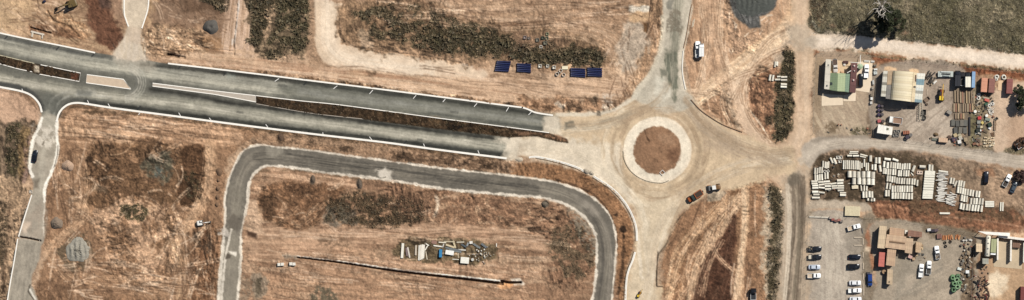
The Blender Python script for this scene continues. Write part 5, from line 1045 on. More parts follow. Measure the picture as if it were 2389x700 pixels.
# office with green, white and maroon roofs
t = building('office_building', 1960, 180, 'single storey office with white, green and maroon roof wings')
qa = [(1925, 138.5), (1937.5, 139), (1933, 209.5), (1921, 208)]; walls(t, qa, 3.4, crw); roof(t, qa, (3.5, 3.6, 3.6, 3.5), 4, [(226, 218, 200), (220, 212, 194)], 'v', ribs=4)
qb = [(1935.5, 170.6), (1952.5, 171), (1951, 213), (1933.5, 210)]; walls(t, [(1935.5, 170.6), (1983, 172.8), (1980, 216), (1933.5, 210)], 3.3, crw)
roof(t, qb, (3.35, 3.95, 3.95, 3.35), 3, (134, 150, 116), 'u', ribs=10, jit=0.005); roof(t, [(1952.6, 171), (1971, 172), (1969, 214), (1951.2, 213)], (4.0, 3.6, 3.6, 4.0), 3, (172, 184, 142), 'u', ribs=10, jit=0.005)
roof(t, [(1971.2, 172), (1983, 172.8), (1979.5, 216), (1969.2, 214.2)], (3.5, 3.3, 3.3, 3.5), 2, (128, 150, 124), 'u', ribs=10, jit=0.005)
qm = [(1984, 147), (1998.5, 148), (1993.5, 217.5), (1980, 215.5)]; walls(t, qm, 3.6, M((150, 110, 100), 0.85)); roof(t, qm, (3.7, 3.8, 3.8, 3.7), 4, [(116, 78, 74), (108, 72, 68)], 'v', ribs=4)
vent(t, 1990.8, 154, 3.78); vent(t, 1989, 187.5, 3.78); vent(t, 1991, 166, 3.78, .25)
pbox(t, 1938, 195.5, 5, 7, 3.42, 3.56, M((52, 60, 62), 0.3), 'skylight'); pbox(t, 1928, 200, 3, 3, 3.5, 3.9, steel_m, 'roof_unit'); pbox(t, 1931, 152, 2.5, 2.5, 3.5, 3.8, steel_m, 'roof_unit')
t = empty('water_tank', 2005.7, 155, 0.06); tag(t, 'round green water tank at the end of the maroon roof', 'tank')
part(MB().tube([(0, 0, 0), (0, 0, 2.2), (0, 0, 2.45)], [1.1, 1.1, .25], 20), 'shell', M((158, 176, 142), 0.6), t)
part(MB().tube([(-.8, -.2, 2.6), wl(t, 1974, 170.5, 4.15)], [.13, .13], 6), 'inlet_pipe', M((240, 238, 230), 0.5), t); part(MB().tube([wl(t, 2005.7, 151, 2.3), wl(t, 2006.7, 128.5, 1.0)], [.12, .12], 6), 'overflow_pipe', M((240, 238, 230), 0.5), t)
part(MB().tube([wl(t, 1982, 145.5, 2.2), wl(t, 2004, 147, 2.3)], [.12, .12], 6), 'gutter_pipe', M((240, 238, 230), 0.5), t)
# arched shed
t = building('arched_shed', 2104, 200, 'large shed with a cream arched roof between striped lean-to roofs', 'shed')
A = [(2081, 165.5), (2128, 168.5), (2122, 238), (2075, 232.5)]; walls(t, A, 4.6, crw, 0.02); NP = 12; NA = 12
for k in range(NP):
    v0, v1 = k / NP + .002, (k + 1) / NP - .002; mb = MB(); secs = []; dz = 0.03 * (k % 2) + rng.uniform(-.01, .01)
    for i in range(NA + 1):
        u = i / NA; z = 4.7 + 2.0 * math.sqrt(max(0, 1 - (2 * u - 1) ** 2 * .96)) - 0.4 + dz
        a, b = bil(A, u, v0), bil(A, u, v1); secs.append([wl(t, a[0], a[1], z - .06), wl(t, b[0], b[1], z - .06), wl(t, b[0], b[1], z), wl(t, a[0], a[1], z)])
    part(mb.loft(secs), 'roof_panel', M([(228, 214, 180), (222, 206, 172), (232, 218, 186)][k % 3], 0.45, 0.08, 0.4), t, False)
L1 = [(2058.5, 166), (2068.5, 166), (2064, 226), (2053, 225)]; walls(t, [(2058.5, 166), (2081, 166), (2075, 232), (2053, 226)], 3.8, crw, .03)
roof(t, L1, (3.9, 4.2, 4.2, 3.9), 9, [(232, 226, 208), (176, 168, 150), (226, 220, 202), (222, 214, 196), (150, 144, 130), (232, 226, 208)], 'v', ribs=2)
roof(t, [(2068.7, 167), (2080, 166), (2077.5, 198), (2066.5, 198)], (4.3, 4.4, 4.4, 4.3), 3, [(190, 164, 132), (182, 158, 128)], 'v', ribs=3); roof(t, [(2066.4, 198.4), (2077.4, 198.4), (2074.5, 232), (2063.8, 230.5)], (4.3, 4.4, 4.4, 4.3), 3, [(140, 134, 126), (134, 130, 122)], 'v', ribs=3)
R1 = [(2128.6, 169), (2136.5, 170), (2130.8, 238.5), (2122.6, 238)]; walls(t, [(2128.6, 169), (2156, 171.5), (2148, 240), (2122.6, 238)], 3.8, crw, .03)
roof(t, R1, (4.5, 4.3, 4.3, 4.5), 6, [(226, 206, 168), (216, 196, 160)], 'v', ribs=2); roof(t, [(2136.8, 171), (2156, 172), (2148, 240), (2131, 238.5)], (4.2, 3.9, 3.9, 4.2), 10, [(232, 228, 214), (226, 222, 206), (122, 150, 158), (128, 154, 160), (226, 222, 206), (212, 214, 204), (160, 158, 146), (224, 220, 204), (214, 214, 200), (132, 152, 156)], 'v', ribs=3)
pbox(t, 2133.5, 183, 3, 15, 4.3, 4.5, M((110, 84, 70), 0.8), 'roof_unit'); pbox(t, 2131, 203, 5, 3, 4.3, 4.55, black_m, 'roof_unit'); pbox(t, 2098, 236.2, 20, 1.0, 0, 3.6, M((150, 150, 146), 0.5), 'roller_door', -6)
# white shed box
t = building('white_shed', 2063, 303, 'small white roofed shed at the corner by the gravel road', 'shed')
q = [(2047.5, 290), (2081, 297), (2079, 315.5), (2044, 310)]; walls(t, q, 2.9, crw); roof(t, q, (3.1, 3.1, 3.0, 3.0), 5, [(258, 252, 238), (252, 246, 232)], 'u', ribs=8); pbox(t, 2069, 301, 5, 5, 3.06, 3.2, M((120, 120, 100), 0.4), 'skylight', -8)
# tan building cluster
t = building('workshop_building', 2085, 575, 'tan roofed workshop of joined blocks beside the car park')
TAN = [(206, 172, 134), (200, 166, 130)]; TN2 = [(218, 194, 160), (210, 186, 154)]
for q, z, n, c, al in (([(2050, 526), (2066.7, 527.6), (2062, 579.5), (2045, 578)], 3.6, 5, TN2, 'v'), ([(2074, 530), (2108, 534), (2107, 551), (2073, 548)], 3.3, 6, [(200, 166, 134), (194, 160, 130)], 'u'), ([(2066.5, 546), (2112, 551.5), (2109.5, 583), (2062.4, 577)], 3.9, 6, [(206, 176, 144), (198, 168, 138)], 'u'),
                       ([(2111, 554.5), (2128.5, 556), (2125.5, 592), (2108.8, 589)], 3.5, 4, [(206, 178, 146), (198, 170, 140)], 'v'), ([(2069, 578.2), (2089, 581), (2085.3, 621), (2065, 618)], 3.3, 4, [(202, 170, 138), (194, 162, 132)], 'v')):
    walls(t, q, z - .1, tanw); roof(t, q, (z, z + .1, z, z), n, c, al, ribs=4)
pbox(t, 2091, 565, 36, 3.4, 4.0, 4.2, M((126, 100, 76), 0.8), 'ridge_vent', -7); pbox(t, 2122, 551, 4, 4, 0, 2.2, M((232, 226, 210), 0.7), 'plant_box')
t = building('small_shed', 2074.5, 645, 'narrow cream shed below the tan workshop', 'shed'); q = [(2069, 627), (2081.4, 628.6), (2080, 664), (2067, 662)]; walls(t, q, 2.6, tanw); roof(t, q, (2.7, 2.8, 2.8, 2.7), 4, [(206, 182, 150), (198, 174, 142)], 'v', ribs=3); pbox(t, 2073, 657, 2.5, 2.5, 2.7, 2.95, black_m, 'roof_unit')
t = building('small_shed', 2141, 577, 'small tan shed standing right of the workshop', 'shed'); q = [(2135.5, 564), (2149, 566), (2146, 589.5), (2134, 588)]; walls(t, q, 2.7, tanw); roof(t, q, (2.8, 2.9, 2.9, 2.8), 3, [(204, 174, 138), (196, 166, 132)], 'v', ribs=3)
t = building('open_shelter', 2133, 545, 'low reddish brown roofed shelter above the small tan shed', 'shelter'); q = [(2118, 536), (2150, 541), (2149, 553.5), (2116, 551)]; walls(t, q, 2.2, M((110, 84, 70), 0.9)); roof(t, q, (2.3, 2.4, 2.3, 2.3), 5, [(150, 112, 92), (140, 104, 86)], 'u', ribs=3)
t = building('small_shed', 2282, 577, 'small cream square hut left of the tanker', 'shed'); q = [(2275, 567.5), (2289, 568.5), (2289, 587.5), (2275, 587)]; walls(t, q, 3.0, tanw); roof(t, q, (3.2, 3.1, 3.1, 3.2), 3, [(226, 200, 164), (218, 192, 158)], 'v', ribs=3)
t = building('small_shed', 2297, 608.5, 'small grey hut below the tanker', 'shed'); q = [(2290, 602), (2304, 602.5), (2304, 615.5), (2290, 615)]; walls(t, q, 3.0, crw); roof(t, q, (3.1, 3.2, 3.2, 3.1), 3, [(176, 174, 158), (166, 164, 150)], 'v', ribs=3)
t = building('awning', 2320, 545, 'long white awning roof above the storage bays', 'awning'); q = [(2279, 539), (2353.5, 543), (2353.5, 551), (2299, 546.5)]
roof(t, q, (3.3, 3.3, 3.2, 3.2), 7, [(262, 256, 244), (256, 250, 236)], 'u')
for x, y in ((2285, 540), (2318, 547), (2350, 549)): pbox(t, x, y, 1.2, 1.2, -.1, 3.2, steel_m, 'post')
def wall_thing(x0, y0, x1, y1, w, h, label, c=(246, 238, 224)):
    L = math.hypot(x1 - x0, y1 - y0) * S; t = empty('concrete_wall', (x0 + x1) / 2, (y0 + y1) / 2, 0, math.degrees(math.atan2(-(y1 - y0), x1 - x0))); tag(t, label, 'wall'); n = max(2, int(L / 1.5)); m = M(c, 0.85, 0.15, 0.8)
    for k in range(n): part(MB().box(-L / 2 + (k + .5) * L / n, 0, h / 2 - .1, L / n - .03, w, h + rng.uniform(-.05, .05)), 'block', m, t)
wall_thing(2328, 551, 2420, 562, .9, 2.2, 'long white block wall behind the storage bays'); wall_thing(2326.5, 556, 2326, 606, .6, 2.2, 'left block divider wall of the storage bays'); wall_thing(2357.5, 560, 2356.5, 609, .6, 2.2, 'middle block divider wall of the storage bays'); wall_thing(2388, 566, 2387, 612, .6, 2.2, 'right block divider wall of the storage bays at the edge')
# containers
def container(x, y, ang, c, label, L=6.0, w=2.4, h=2.6, name='shipping_container', cat='container'):
    t = empty(name, x, y, zat(x, y) + .02, ang); tag(t, label, cat); m = M(c, 0.6, 0.16, 0.6)
    mb = MB().box(0, 0, h / 2, L, w, h)
    for k in range(int(L / .5)):
        for s in (-1, 1): mb.box(-L / 2 + .25 + k * .5, s * (w / 2 + .02), h / 2, .22, .04, h - .3)
    part(mb, 'body', m, t)
    for k in range(4): part(MB().box(-L / 2 + (k + .5) * L / 4, 0, h + .02, L / 4 - .06, w - .12, .04), 'roof_panel', m, t)
    for s in (-1, 1): d = part(MB().box(-L / 2 - .03, s * w / 4, h / 2, .06, w / 2 - .06, h - .2), 'door', m, t); part(MB().box(-.0 - L / 2 - .08, s * w / 8, h / 2, .05, .05, h - .4), 'lock_rod', steel_m, d)
    return t
container(2294.5, 198.5, 86, (212, 150, 120), 'orange pink shipping container, left of the pair', 5.6)
container(2312, 200, 86, (142, 96, 84), 'rusty brown container touching the orange pink one', 5.6)
container(2353.5, 201.5, 87, (140, 84, 76), 'dull maroon container standing alone right of the bare slab', 5.8)
container(2055.5, 605, 86, (196, 112, 98), 'salmon red container below the tan workshop', 5.7, 2.3)
container(2269.5, 186, 88, (140, 172, 204), 'narrow pale blue container at the end of the truck row', 6.4, 1.3, 2.4)
container(2199.5, 327, -5, (208, 176, 146), 'small tan container by the gravel road fence', 3.6, 1.7, 1.5)
container(2370, 572, -4, (128, 96, 76), 'brown open skip in the right storage bay', 3.0, 1.9, 1.3, 'skip_bin', 'skip')
container(2386, 685, 88, (120, 60, 54), 'dark red container cut off at the lower right edge', 5.6)
# ---------------------------------------------------------------- concrete pipes
PM = {}
pipe_c = [M((244, 238, 220), 0.85, 0.22, 0.9), M((230, 222, 203), 0.85, 0.24, 0.9), M((212, 204, 186), 0.88, 0.26, 0.9)]
def pipe(x, y, L, d, ang, base, group, tone=None, z=None, collar=0.05):
    tone = rng.randrange(3) if tone is None else tone; L, d = round(L * S, 1), round(d * S * 1.05, 2); k = (L, d, tone)
    if k not in PM:
        r = d / 2; w = min(.09, r * .25)
        PM[k] = MB().hollow([(-L / 2, r + collar * .6), (-L / 2 + .22, r + collar * .6), (-L / 2 + .28, r), (L / 2, r), (L / 2, r - w), (-L / 2, r - w)], 'x', 14).mesh('concrete_pipe', pipe_c[tone], True); recalc(PM[k]); PM[k].polygons.foreach_set('use_smooth', [False] * len(PM[k].polygons))
    o = put('concrete_pipe', PM[k], x, y, (zat(x, y) if z is None else z) + d / 2 - .03, ang); tag(o, base, 'pipe', group); return o
GP = 'concrete pipes stored in the pipe yard'
def zA(X, Y): return 1880 + X / 7.29, 345 + Y / 7.29
def zB(X, Y): return 1880 + X / 7.29, 410 + Y / 7.29
def zC(X, Y): return 2020 + X / 7.29, 345 + Y / 7.29
def zD(X, Y): return 2030 + X / 7.29, 410 + Y / 7.29
def zE(X, Y): return 2160 + X / 5.83, 380 + Y / 5.83
def row(f, pts, L, d, ang, base):
    for p in pts: x, y = f(p[0], p[1]); pipe(x, y, L if len(p) < 3 else p[2], d if len(p) < 4 else p[3], ang + (p[4] if len(p) > 4 else rng.uniform(-1.5, 1.5)), base, GP)
row(zA, [(290, 275), (328, 290), (354, 295), (382, 285)], 15, 4, 88, 'concrete pipe in the short top row at the yard left end')
row(zA, [(153, 390), (193, 395), (233, 378), (272, 378)], 14.5, 4.4, 87, 'concrete pipe in the four pipe row at the yard left end')
row(zA, [(157, 503), (195, 502), (232, 500), (272, 498), (325, 480), (368, 470)], 14.5, 4.4, 92, 'concrete pipe in the row above the crosswise pipes at left')
row(zA, [(435, 213, 14, 4.5, 24), (490, 225, 14, 6, 22)], 14, 5, 90, 'tilted concrete pipe beside the open pit boxes')
row(zA, [(640, 285), (675, 285), (708, 285), (740, 287), (775, 288), (806, 290), (838, 290), (868, 292), (893, 293), (918, 310), (950, 300, 12)], 20.5, 3.4, 90, 'thin long concrete pipe in the close packed upper row')
row(zA, [(992, 255, 18), (1025, 320, 18), (1058, 320, 18), (1130, 325, 12)], 16, 3.6, 90, 'thin concrete pipe right of the close packed upper row')
row(zA, [(820, 68, 20), (810, 97, 20), (745, 135, 11, 4.5), (852, 137, 14, 4), (985, 125, 17, 3.4, -14), (970, 155, 14, 3.4, -12)], 15, 3.2, 0, 'loose concrete pipe lying level above the thin pipe row')
row(zA, [(740, 445), (815, 448), (892, 455), (975, 452), (1058, 450), (1138, 460)], 14.5, 9.3, 90, 'large concrete pipe in the upper big pipe row')
row(zA, [(815, 565), (903, 562), (980, 570), (1062, 570), (1135, 575)], 14.5, 9, 90, 'large concrete pipe in the lower big pipe row')
row(zB, [(145, 97), (148, 135), (160, 170), (160, 210), (260, 110), (355, 100), (268, 153, 13, 4.2, 5), (368, 140), (372, 180), (268, 205, 14, 4.2, -8), (378, 228), (470, 135, 14, 4.2, 6), (583, 130), (485, 177), (595, 175), (495, 213), (595, 212), (585, 82, 15, 6), (592, 252)], 14, 4.5, 2, 'crosswise concrete pipe in the jumbled left pile')
row(zB, [(158, 277, 14, 6), (268, 287, 14, 4.5, -8), (178, 322), (170, 375, 18, 5), (630, 295), (630, 332)], 14, 4.5, 0, 'concrete pipe lying below the jumbled left pile')
row(zB, [(940, 205, 14, 4, 5), (990, 205), (1033, 210, 12)], 14, 3.8, 90, 'concrete pipe in the short trio below the big pipes')
row(zB, [(975, 320), (1025, 318), (1077, 312), (1123, 320)], 14.5, 5.4, 92, 'concrete pipe in the four pipe row below the big pipes')
row(zB, [(1055, 400, 6, 5), (1115, 408, 7, 4.5), (1160, 408, 7, 4.5)], 7, 5, 90, 'short pipe stub at the bottom below the big pipes')
row(zC, [(75, 180, 14, 7), (170, 213, 14, 6), (225, 213, 14, 6), (157, 328, 14, 6.2), (108, 325, 12, 4), (240, 350, 14.5, 6, 8)], 14, 6, 90, 'stray concrete pipe between the left and middle stacks')
row(zC, [(368, 195, 14.5, 6, -8), (500, 208, 14, 5.5, -20)], 14.5, 6, 0, 'concrete pipe lying crosswise above the middle stack')
row(zC, [(308, 275, 14, 5.5), (367, 295, 14, 6), (422, 290), (462, 297), (497, 300), (537, 305), (575, 310), (617, 320), (657, 315), (697, 315), (738, 313)], 14, 4.6, 86, 'concrete pipe in the first row of the middle stack')
row(zC, [(300, 388), (335, 392), (375, 405), (413, 405), (460, 410), (498, 412), (557, 430), (595, 430), (643, 430), (683, 432), (722, 432)], 14, 4.6, 86, 'concrete pipe in the second row of the middle stack')
row(zC, [(365, 518), (405, 520), (445, 535), (485, 537), (525, 555), (563, 557), (608, 562), (650, 562), (697, 568), (735, 568), (785, 572), (825, 575), (872, 595)], 14, 4.7, 86, 'concrete pipe in the third row of the middle stack')
row(zC, [(810, 350, 15, 6.5, -18), (785, 445, 9, 2.6, 40), (962, 322, 14, 7, -92), (1078, 335, 14.5, 5.5, 0), (1125, 340, 14.5, 5.5, 0)], 14, 5, 88, 'stray concrete pipe right of the middle stack')
row(zD, [(285, 170), (337, 178)], 14, 4.6, 82, 'concrete pipe of the small pair left of the fourth row')
row(zD, [(267, 295), (310, 295)], 14.5, 5.6, 89, 'concrete pipe of the small pair left of the fifth row')
row(zD, [(378, 222), (422, 222), (463, 222), (502, 223), (540, 223), (580, 222), (625, 222), (663, 222), (705, 222)], 14.5, 4.9, 88, 'concrete pipe in the fourth row of the middle stack')
row(zD, [(378, 337), (424, 337), (468, 337), (513, 337), (560, 339), (608, 341), (655, 345), (705, 345)], 14.5, 5.6, 88, 'concrete pipe in the fifth row of the middle stack')
row(zE, [(337, 240), (373, 247), (403, 280, 14, 5, -14), (447, 278), (478, 280), (513, 290)], 14, 5, 80, 'concrete pipe in the top row of the right stack')
row(zE, [(435, 365), (468, 372), (500, 382), (530, 392), (565, 397), (603, 405), (638, 412), (685, 420), (722, 425)], 14.5, 5.2, 84, 'concrete pipe in the second row of the right stack')
row(zE, [(485, 475), (517, 485), (551, 490), (612, 520), (652, 520), (687, 520), (728, 523), (767, 525)], 14.5, 5.4, 84, 'concrete pipe in the third row of the right stack')
row(zE, [(475, 585), (510, 597), (555, 600), (590, 605), (632, 610), (670, 612), (710, 615), (755, 622)], 14.5, 5.4, 82, 'concrete pipe in the bottom row of the right stack')
row(lambda a, b: (a, b), [(1808, 150, 13, 4, 84), (1812, 148, 9, 4, 84), (1813.5, 149, 10, 4, 86)], 12, 4, 0, 'white pipe in the upper group by the dark scrub strip')
row(lambda a, b: (a, b), [(1796, 181, 14, 5, 80), (1803, 182, 14, 5, 80)], 14, 5, 0, 'white pipe of the upright pair by the dark scrub strip')
row(lambda a, b: (a, b), [(1817, 179, 8, 4), (1814, 186, 13, 4.5), (1829, 180, 14, 4.5), (1829, 187, 14, 4.5), (1828.5, 197, 14, 5, -3), (1828, 203, 14, 5, -3)], 14, 4.5, 0, 'white pipe lying level in the dark scrub strip')
# beams
BM = {}
def beam(x, y, L, w, ang, base, group=None, c=(236, 230, 212), h=None, z=None, name='concrete_post', cat='post', tilt=0):
    L, w = round(L * S, 1), round(w * S, 2); h = h or w; k = (L, w, h, c, name)
    if k not in BM: BM[k] = recalc(MB().box(0, 0, h / 2, L, w, h, 0, 0.96).mesh(name, M(c, 0.85, 0.16, 1.2)))
    o = put(name, BM[k], x, y, (zat(x, y) - .02) if z is None else z, ang); o.rotation_euler[1] = tilt; return tag(o, base, cat, group)
for gi, ys in enumerate(((401, 406, 411), (417, 422.7, 428.3), (434, 440, 446), (451, 456, 461))):
    for y in ys: beam(2169.5 - (y - 400) * .1, y, 24.5, 5.2, -2, 'long cream beam in the %s bundle of the tall beam stack' % ('top', 'second', 'third', 'bottom')[gi], 'stacked cream beams', h=.85)
for k in range(4): beam(2308.5, 470.5 + k * 3.6, 21.5, 3.3, -1, 'white beam in the low stack below the black wagon', 'stacked white beams', h=.5)
for x in (2334.5, 2339.5): beam(x, 482, 21, 3.2, 88, 'white beam standing upright on the page at the yard right end', None, h=.5)
beam(2200.5, 399.8, 23, 3.6, -8, 'white beam lying at the head of the loose post pile'); beam(2204, 497.5, 25, 4.2, -1, 'single white beam lying alone below the post pile', h=.5)
for k in range(44):
    if k < 30: x, y = 2196 + rng.uniform(-5, 5), 404 + k * 2.25
    else: x, y = 2218 + rng.uniform(-10, 10), 452 + (k - 30) * 1.9
    beam(x, y, rng.uniform(15, 25), rng.uniform(1.4, 2.2), rng.uniform(-14, 14) - (0 if k < 30 else 14), 'thin white post in the jumbled post pile', 'posts in the jumbled pile', (222, 216, 204), z=zat(x, y) + rng.uniform(0, .35))
for (x, y, L, w, a) in ((1630, 0, 0, 0, 0),): pass
for x, y in ((1616, 55), (1619, 53)): beam(x, y, 18, 1.6, 80, 'pale thin post lying beside the north street', None, (230, 212, 184))
# pit boxes, rings, slabs
def pit(x, y, s, ang, base, c=(222, 216, 202), h=.7, name='concrete_pit', group=None, wall=.16, lid=False):
    t = empty(name, x, y, zat(x, y) - .03, ang); tag(t, base, 'pit', group); a = s * S; m = M(c, 0.85, 0.15, 1.2)
    mb = MB()
    for sx, sy, lx, ly in ((0, 1, a, wall), (0, -1, a, wall), (1, 0, wall, a - 2 * wall), (-1, 0, wall, a - 2 * wall)): mb.box(sx * (a - wall) / 2, sy * (a - wall) / 2, h / 2, lx, ly, h)
    part(mb, 'wall', m, t); part(MB().box(0, 0, .05, a - 2 * wall, a - 2 * wall, .1), 'base', m, t)
    if lid: part(MB().box(0, 0, h + .04, a * .9, a * .9, .07), 'lid', m, t)
for X, Y in ((540, 163), (595, 160), (580, 228)): x, y = zA(X, Y); pit(x, y, 7, 5, 'white open pit box at the top of the pipe yard')
for X, Y in ((318, 400), (375, 395)): x, y = zA(X, Y); pit(x, y, 6, 30, 'small broken pit box in the jumble left of the thin pipes')
for x, y, s in ((1260, 154, 7.5), (1277.6, 154, 6.5), (1293, 157, 7.5)): pit(x, y, s, 0, 'white pit box in the row between the navy pipe bundles', lid=False)
for x, y, s, c in ((1225, 87, 7, (150, 136, 130)), (1234, 89, 5.5, (150, 136, 124)), (1254, 93, 8, (120, 116, 104)), (1267, 88, 7, (84, 88, 74)), (1277, 79, 6.5, (130, 136, 110)), (1276, 89, 7, (116, 122, 104)), (1272, 100, 8, (124, 122, 106)), (1262, 109, 6.5, (214, 208, 194))): pit(x, y, s, rng.uniform(-6, 6), 'small weathered pit box scattered above the dark hedge line', c, .6)
for x, y in ((651, 617), (659, 616.5), (678.5, 615.5), (686, 616)): pit(x, y, 7, 3, 'white pit box of the four at the head of the trench', (232, 226, 212), .9, lid=True)
pit(1545.5, 403, 10, 45, 'white square frame set diagonally at the foot of the roundabout island', (238, 234, 224), .5)
for x, y in ((2088, 306), (2097, 306), (2086, 315), (2094, 315)): pit(x, y, 6.5, 0, 'dark open pit box right of the white shed', (150, 146, 138), .7)
for x, y in ((72, 447), (43, 553.5), (95, 562.5)): pit(x, y, 7, 0, 'stormwater pit on the drain line at lower left', (200, 192, 178), .4)
ringm = MB().hollow([(0, .7), (.8, .7), (.8, .55), (0, .55)], 'z', 18).mesh('concrete_ring', M((226, 218, 204), 0.85)); recalc(ringm)
for x, y in ((1308, 165), (1300, 172.5), (1315, 174.5)): tag(put('concrete_ring', ringm, x, y, zat(x, y) - .02), 'round concrete ring standing between the navy pipe bundles', 'ring', 'concrete rings')
beam(1318, 158, 14, 8, 0, 'cream concrete slab beside the navy pipe bundles', None, (234, 222, 190), .5, name='concrete_slab', cat='slab')
x, y = zB(835, 190); beam(x, y, 15, 9, 2, 'cream concrete block below the big pipes', None, (226, 212, 182), .9, name='concrete_block', cat='block')
x, y = zC(915, 420); t = empty('twin_pit', x, y, zat(x, y), -2); tag(t, 'flat concrete block with two round holes right of the middle stack', 'pit'); part(MB().box(0, 0, .3, 2.3, 1.4, .6), 'block', M((214, 190, 170), 0.85), t)
for s in (-1, 1): part(MB().tube([(s * .5, .1, .58), (s * .5, .1, .64)], [.3, .3], 12), 'hole', M((40, 34, 30), 0.9), t)
# paver stack
t = empty('paver_stack', 1988.5, 492.5, zat(1988, 492), -2); tag(t, 'cream grid of stacked pavers below the pipe yard', 'paver stack'); mb = MB()
for i in range(12):
    for j in range(8): mb.box(-2.75 + i * .5, -1.65 + j * .47, .45 + rng.uniform(-.03, .03), .46, .43, .9)
o = part(mb, 'pavers', M((228, 214, 178), 0.85, 0.2, 2.5), t); o['kind'] = 'stuff'
# ---------------------------------------------------------------- navy pipe bundles
navy = [M((22, 30, 66), 0.35, 0.1, 0.8, 0, 0.5), M((30, 38, 78), 0.35, 0.1, 0.8, 0, 0.5)]
nm_ = {}
for bi, (x0, x1, y0, y1, n, sk, nm) in enumerate(((1156, 1189, 144, 165, 6, -3, 'leftmost'), (1206, 1239, 150, 167, 5, 0, 'second'), (1331, 1366, 161, 178, 5, 0, 'third'), (1370, 1405, 160, 177, 5, 0, 'rightmost'))):
    for k in range(n):
        y = y0 + (y1 - y0) * k / (n - 1); L = round((x1 - x0) * S, 2); key = (L, k % 2)
        if key not in nm_: nm_[key] = recalc(MB().hollow([(-L / 2, .36), (-L / 2 + .3, .36), (-L / 2 + .36, .30), (L / 2, .30), (L / 2, .26), (-L / 2, .26)], 'x', 14).mesh('plastic_pipe', navy[k % 2], True))
        o = put('plastic_pipe', nm_[key], (x0 + x1) / 2 + sk * (k / n - .5) * 2, y, zat(x0 + 10, y) + .34, rng.uniform(-1, 1) - 3); tag(o, 'navy plastic pipe in the %s of four navy bundles' % nm, 'pipe', 'navy pipe bundles')
# ---------------------------------------------------------------- heaps
def heap(x, y, rx, ry, h, c, label, ang=0, rough=.25, crater=0, name='soil_heap', c2=None, n=(26, 10), ridge=0):
    mb = MB(); NA_, NR = n; sd0 = rng.uniform(0, 99); vv = [(0, 0, h * (1 - crater))]
    for r in range(1, NR + 1):
        f = r / NR
        for a in range(NA_):
            th = 2 * math.pi * a / NA_; wob = 1 + .06 * math.sin(3 * th + sd0) + .05 * math.sin(5 * th + 2 * sd0)
            hh = h * (math.cos(f * math.pi / 2) ** 1.1) * (1 - crater * max(0, 1 - f * 2.2)) + rng.uniform(-1, 1) * rough * (1 - f * .7)
            if ridge: hh += ridge * .45 * math.sin(rx * S * f * math.cos(th) * 3.1 + .7 * math.sin(ry * S * f * math.sin(th) * .8) + sd0) * min(1, 2.5 * (1 - f))
            vv.append((rx * S * f * wob * math.cos(th), ry * S * f * wob * math.sin(th), hh if r < NR else -.12))
    mb.v = vv
    for a in range(NA_): mb.f.append((0, 1 + a, 1 + (a + 1) % NA_))
    for r in range(NR - 1):
        for a in range(NA_): p = 1 + r * NA_; b = (a + 1) % NA_; mb.f.append((p + a, p + NA_ + a, p + NA_ + b, p + b))
    me = recalc(mb.mesh(name, M(c, 0.95, 0.35, 1.8, bump=.5), True)); o = put(name, me, x, y, zat(x, y), ang); return tag(o, label, 'heap')
heap(492, 63, 18, 17, 1.7, (92, 88, 82), 'round dark gravel heap with a hollow top, upper left', 0, .12, .5, 'gravel_heap')
heap(158, 387, 15, 13, 1.4, (180, 152, 128), 'tan soil heap right of the black car', 0, .22); heap(132, 521, 15, 14, 1.5, (132, 116, 100), 'grey brown soil heap right of the lower left drain', 0, .25)
heap(182, 584, 29, 29, .9, (156, 150, 136), 'large pale grey ribbed heap at lower left', 0, .3, 0, 'gravel_heap', n=(60, 18), ridge=.5)
heap(1758, -4, 50, 44, 0.8, (84, 86, 80), 'large dark grey gravel stockpile at the top right of centre', 0, .18, 0, 'gravel_heap', n=(70, 22), ridge=.3)
for k, (x, y, r) in enumerate(((512, 401, 8), (509, 421, 4), (508, 440, 5), (507, 460, 5), (506, 478, 5))): heap(x, y, r, r * 1.3, .7, (120, 94, 72), 'small soil mound in the column left of the loop street', 0, .1, n=(14, 5))
heap(1270, 477, 8, 7, .9, (104, 94, 80), 'small grey heap inside the loop street bend', n=(16, 5)); heap(730, 418, 6, 11, .8, (98, 84, 70), 'left of two narrow dark heaps below the loop street', n=(16, 5)); heap(839, 430, 6, 12, .8, (98, 86, 74), 'right of two narrow dark heaps below the loop street', n=(16, 5))
heap(1368, 400, 9, 7, .8, (170, 158, 140), 'broken concrete lump at the gap in the curved kerb', -30, .2, n=(12, 5)); heap(1380, 404, 7, 5, .6, (176, 164, 146), 'smaller broken lump beside the curved kerb gap', -30, .2, n=(12, 5)); heap(1212, 372, 10, 6, .5, (196, 182, 160), 'rubble at the end of the lower carriageway kerb', 0, .15, n=(12, 5))
heap(655, 320, 8, 11, .8, (96, 76, 60), 'dark soil heap between carriageway and loop street', n=(16, 5))
# drain lines at lower left
ribbon('drain', [(74, 455), (58, 505), (43.5, 552)], 2.6, 0.25, kerb_m, 'upper concrete drain edge at lower left', 'drain'); ribbon('drain', [(41.5, 557), (33, 610), (25, 655), (17, 705), (10, 760)], 2.6, 0.25, kerb_m, 'lower concrete drain edge at the left edge', 'drain')
ribbon('drain', [(71, 453), (55, 503), (41, 550)], 1.6, 0.02, M((60, 54, 48), 0.9), 'dark slot beside the upper drain edge', 'drain', base=-.2); ribbon('drain', [(38.5, 557), (30, 610), (22, 655), (14, 705)], 1.6, 0.02, M((60, 54, 48), 0.9), 'dark slot beside the lower drain edge', 'drain', base=-.2)
t = empty('headwall', 90, 79, 0); tag(t, 'small concrete drain headwall near the upper left kerb', 'headwall'); pbox(t, 88, 77, 32, 4, -.5, .35, conc_m, 'wall', -14); pbox(t, 76, 79, 4, 14, -.5, .3, conc_m, 'wing', -10); pbox(t, 99, 84, 3, 12, -.5, .3, conc_m, 'wing', -6)
beam(208 / 2, 3, 6, 5, 20, 'small dark blue drum at the top left beside the excavator', None, (24, 30, 60), .9, name='site_drum', cat='drum')
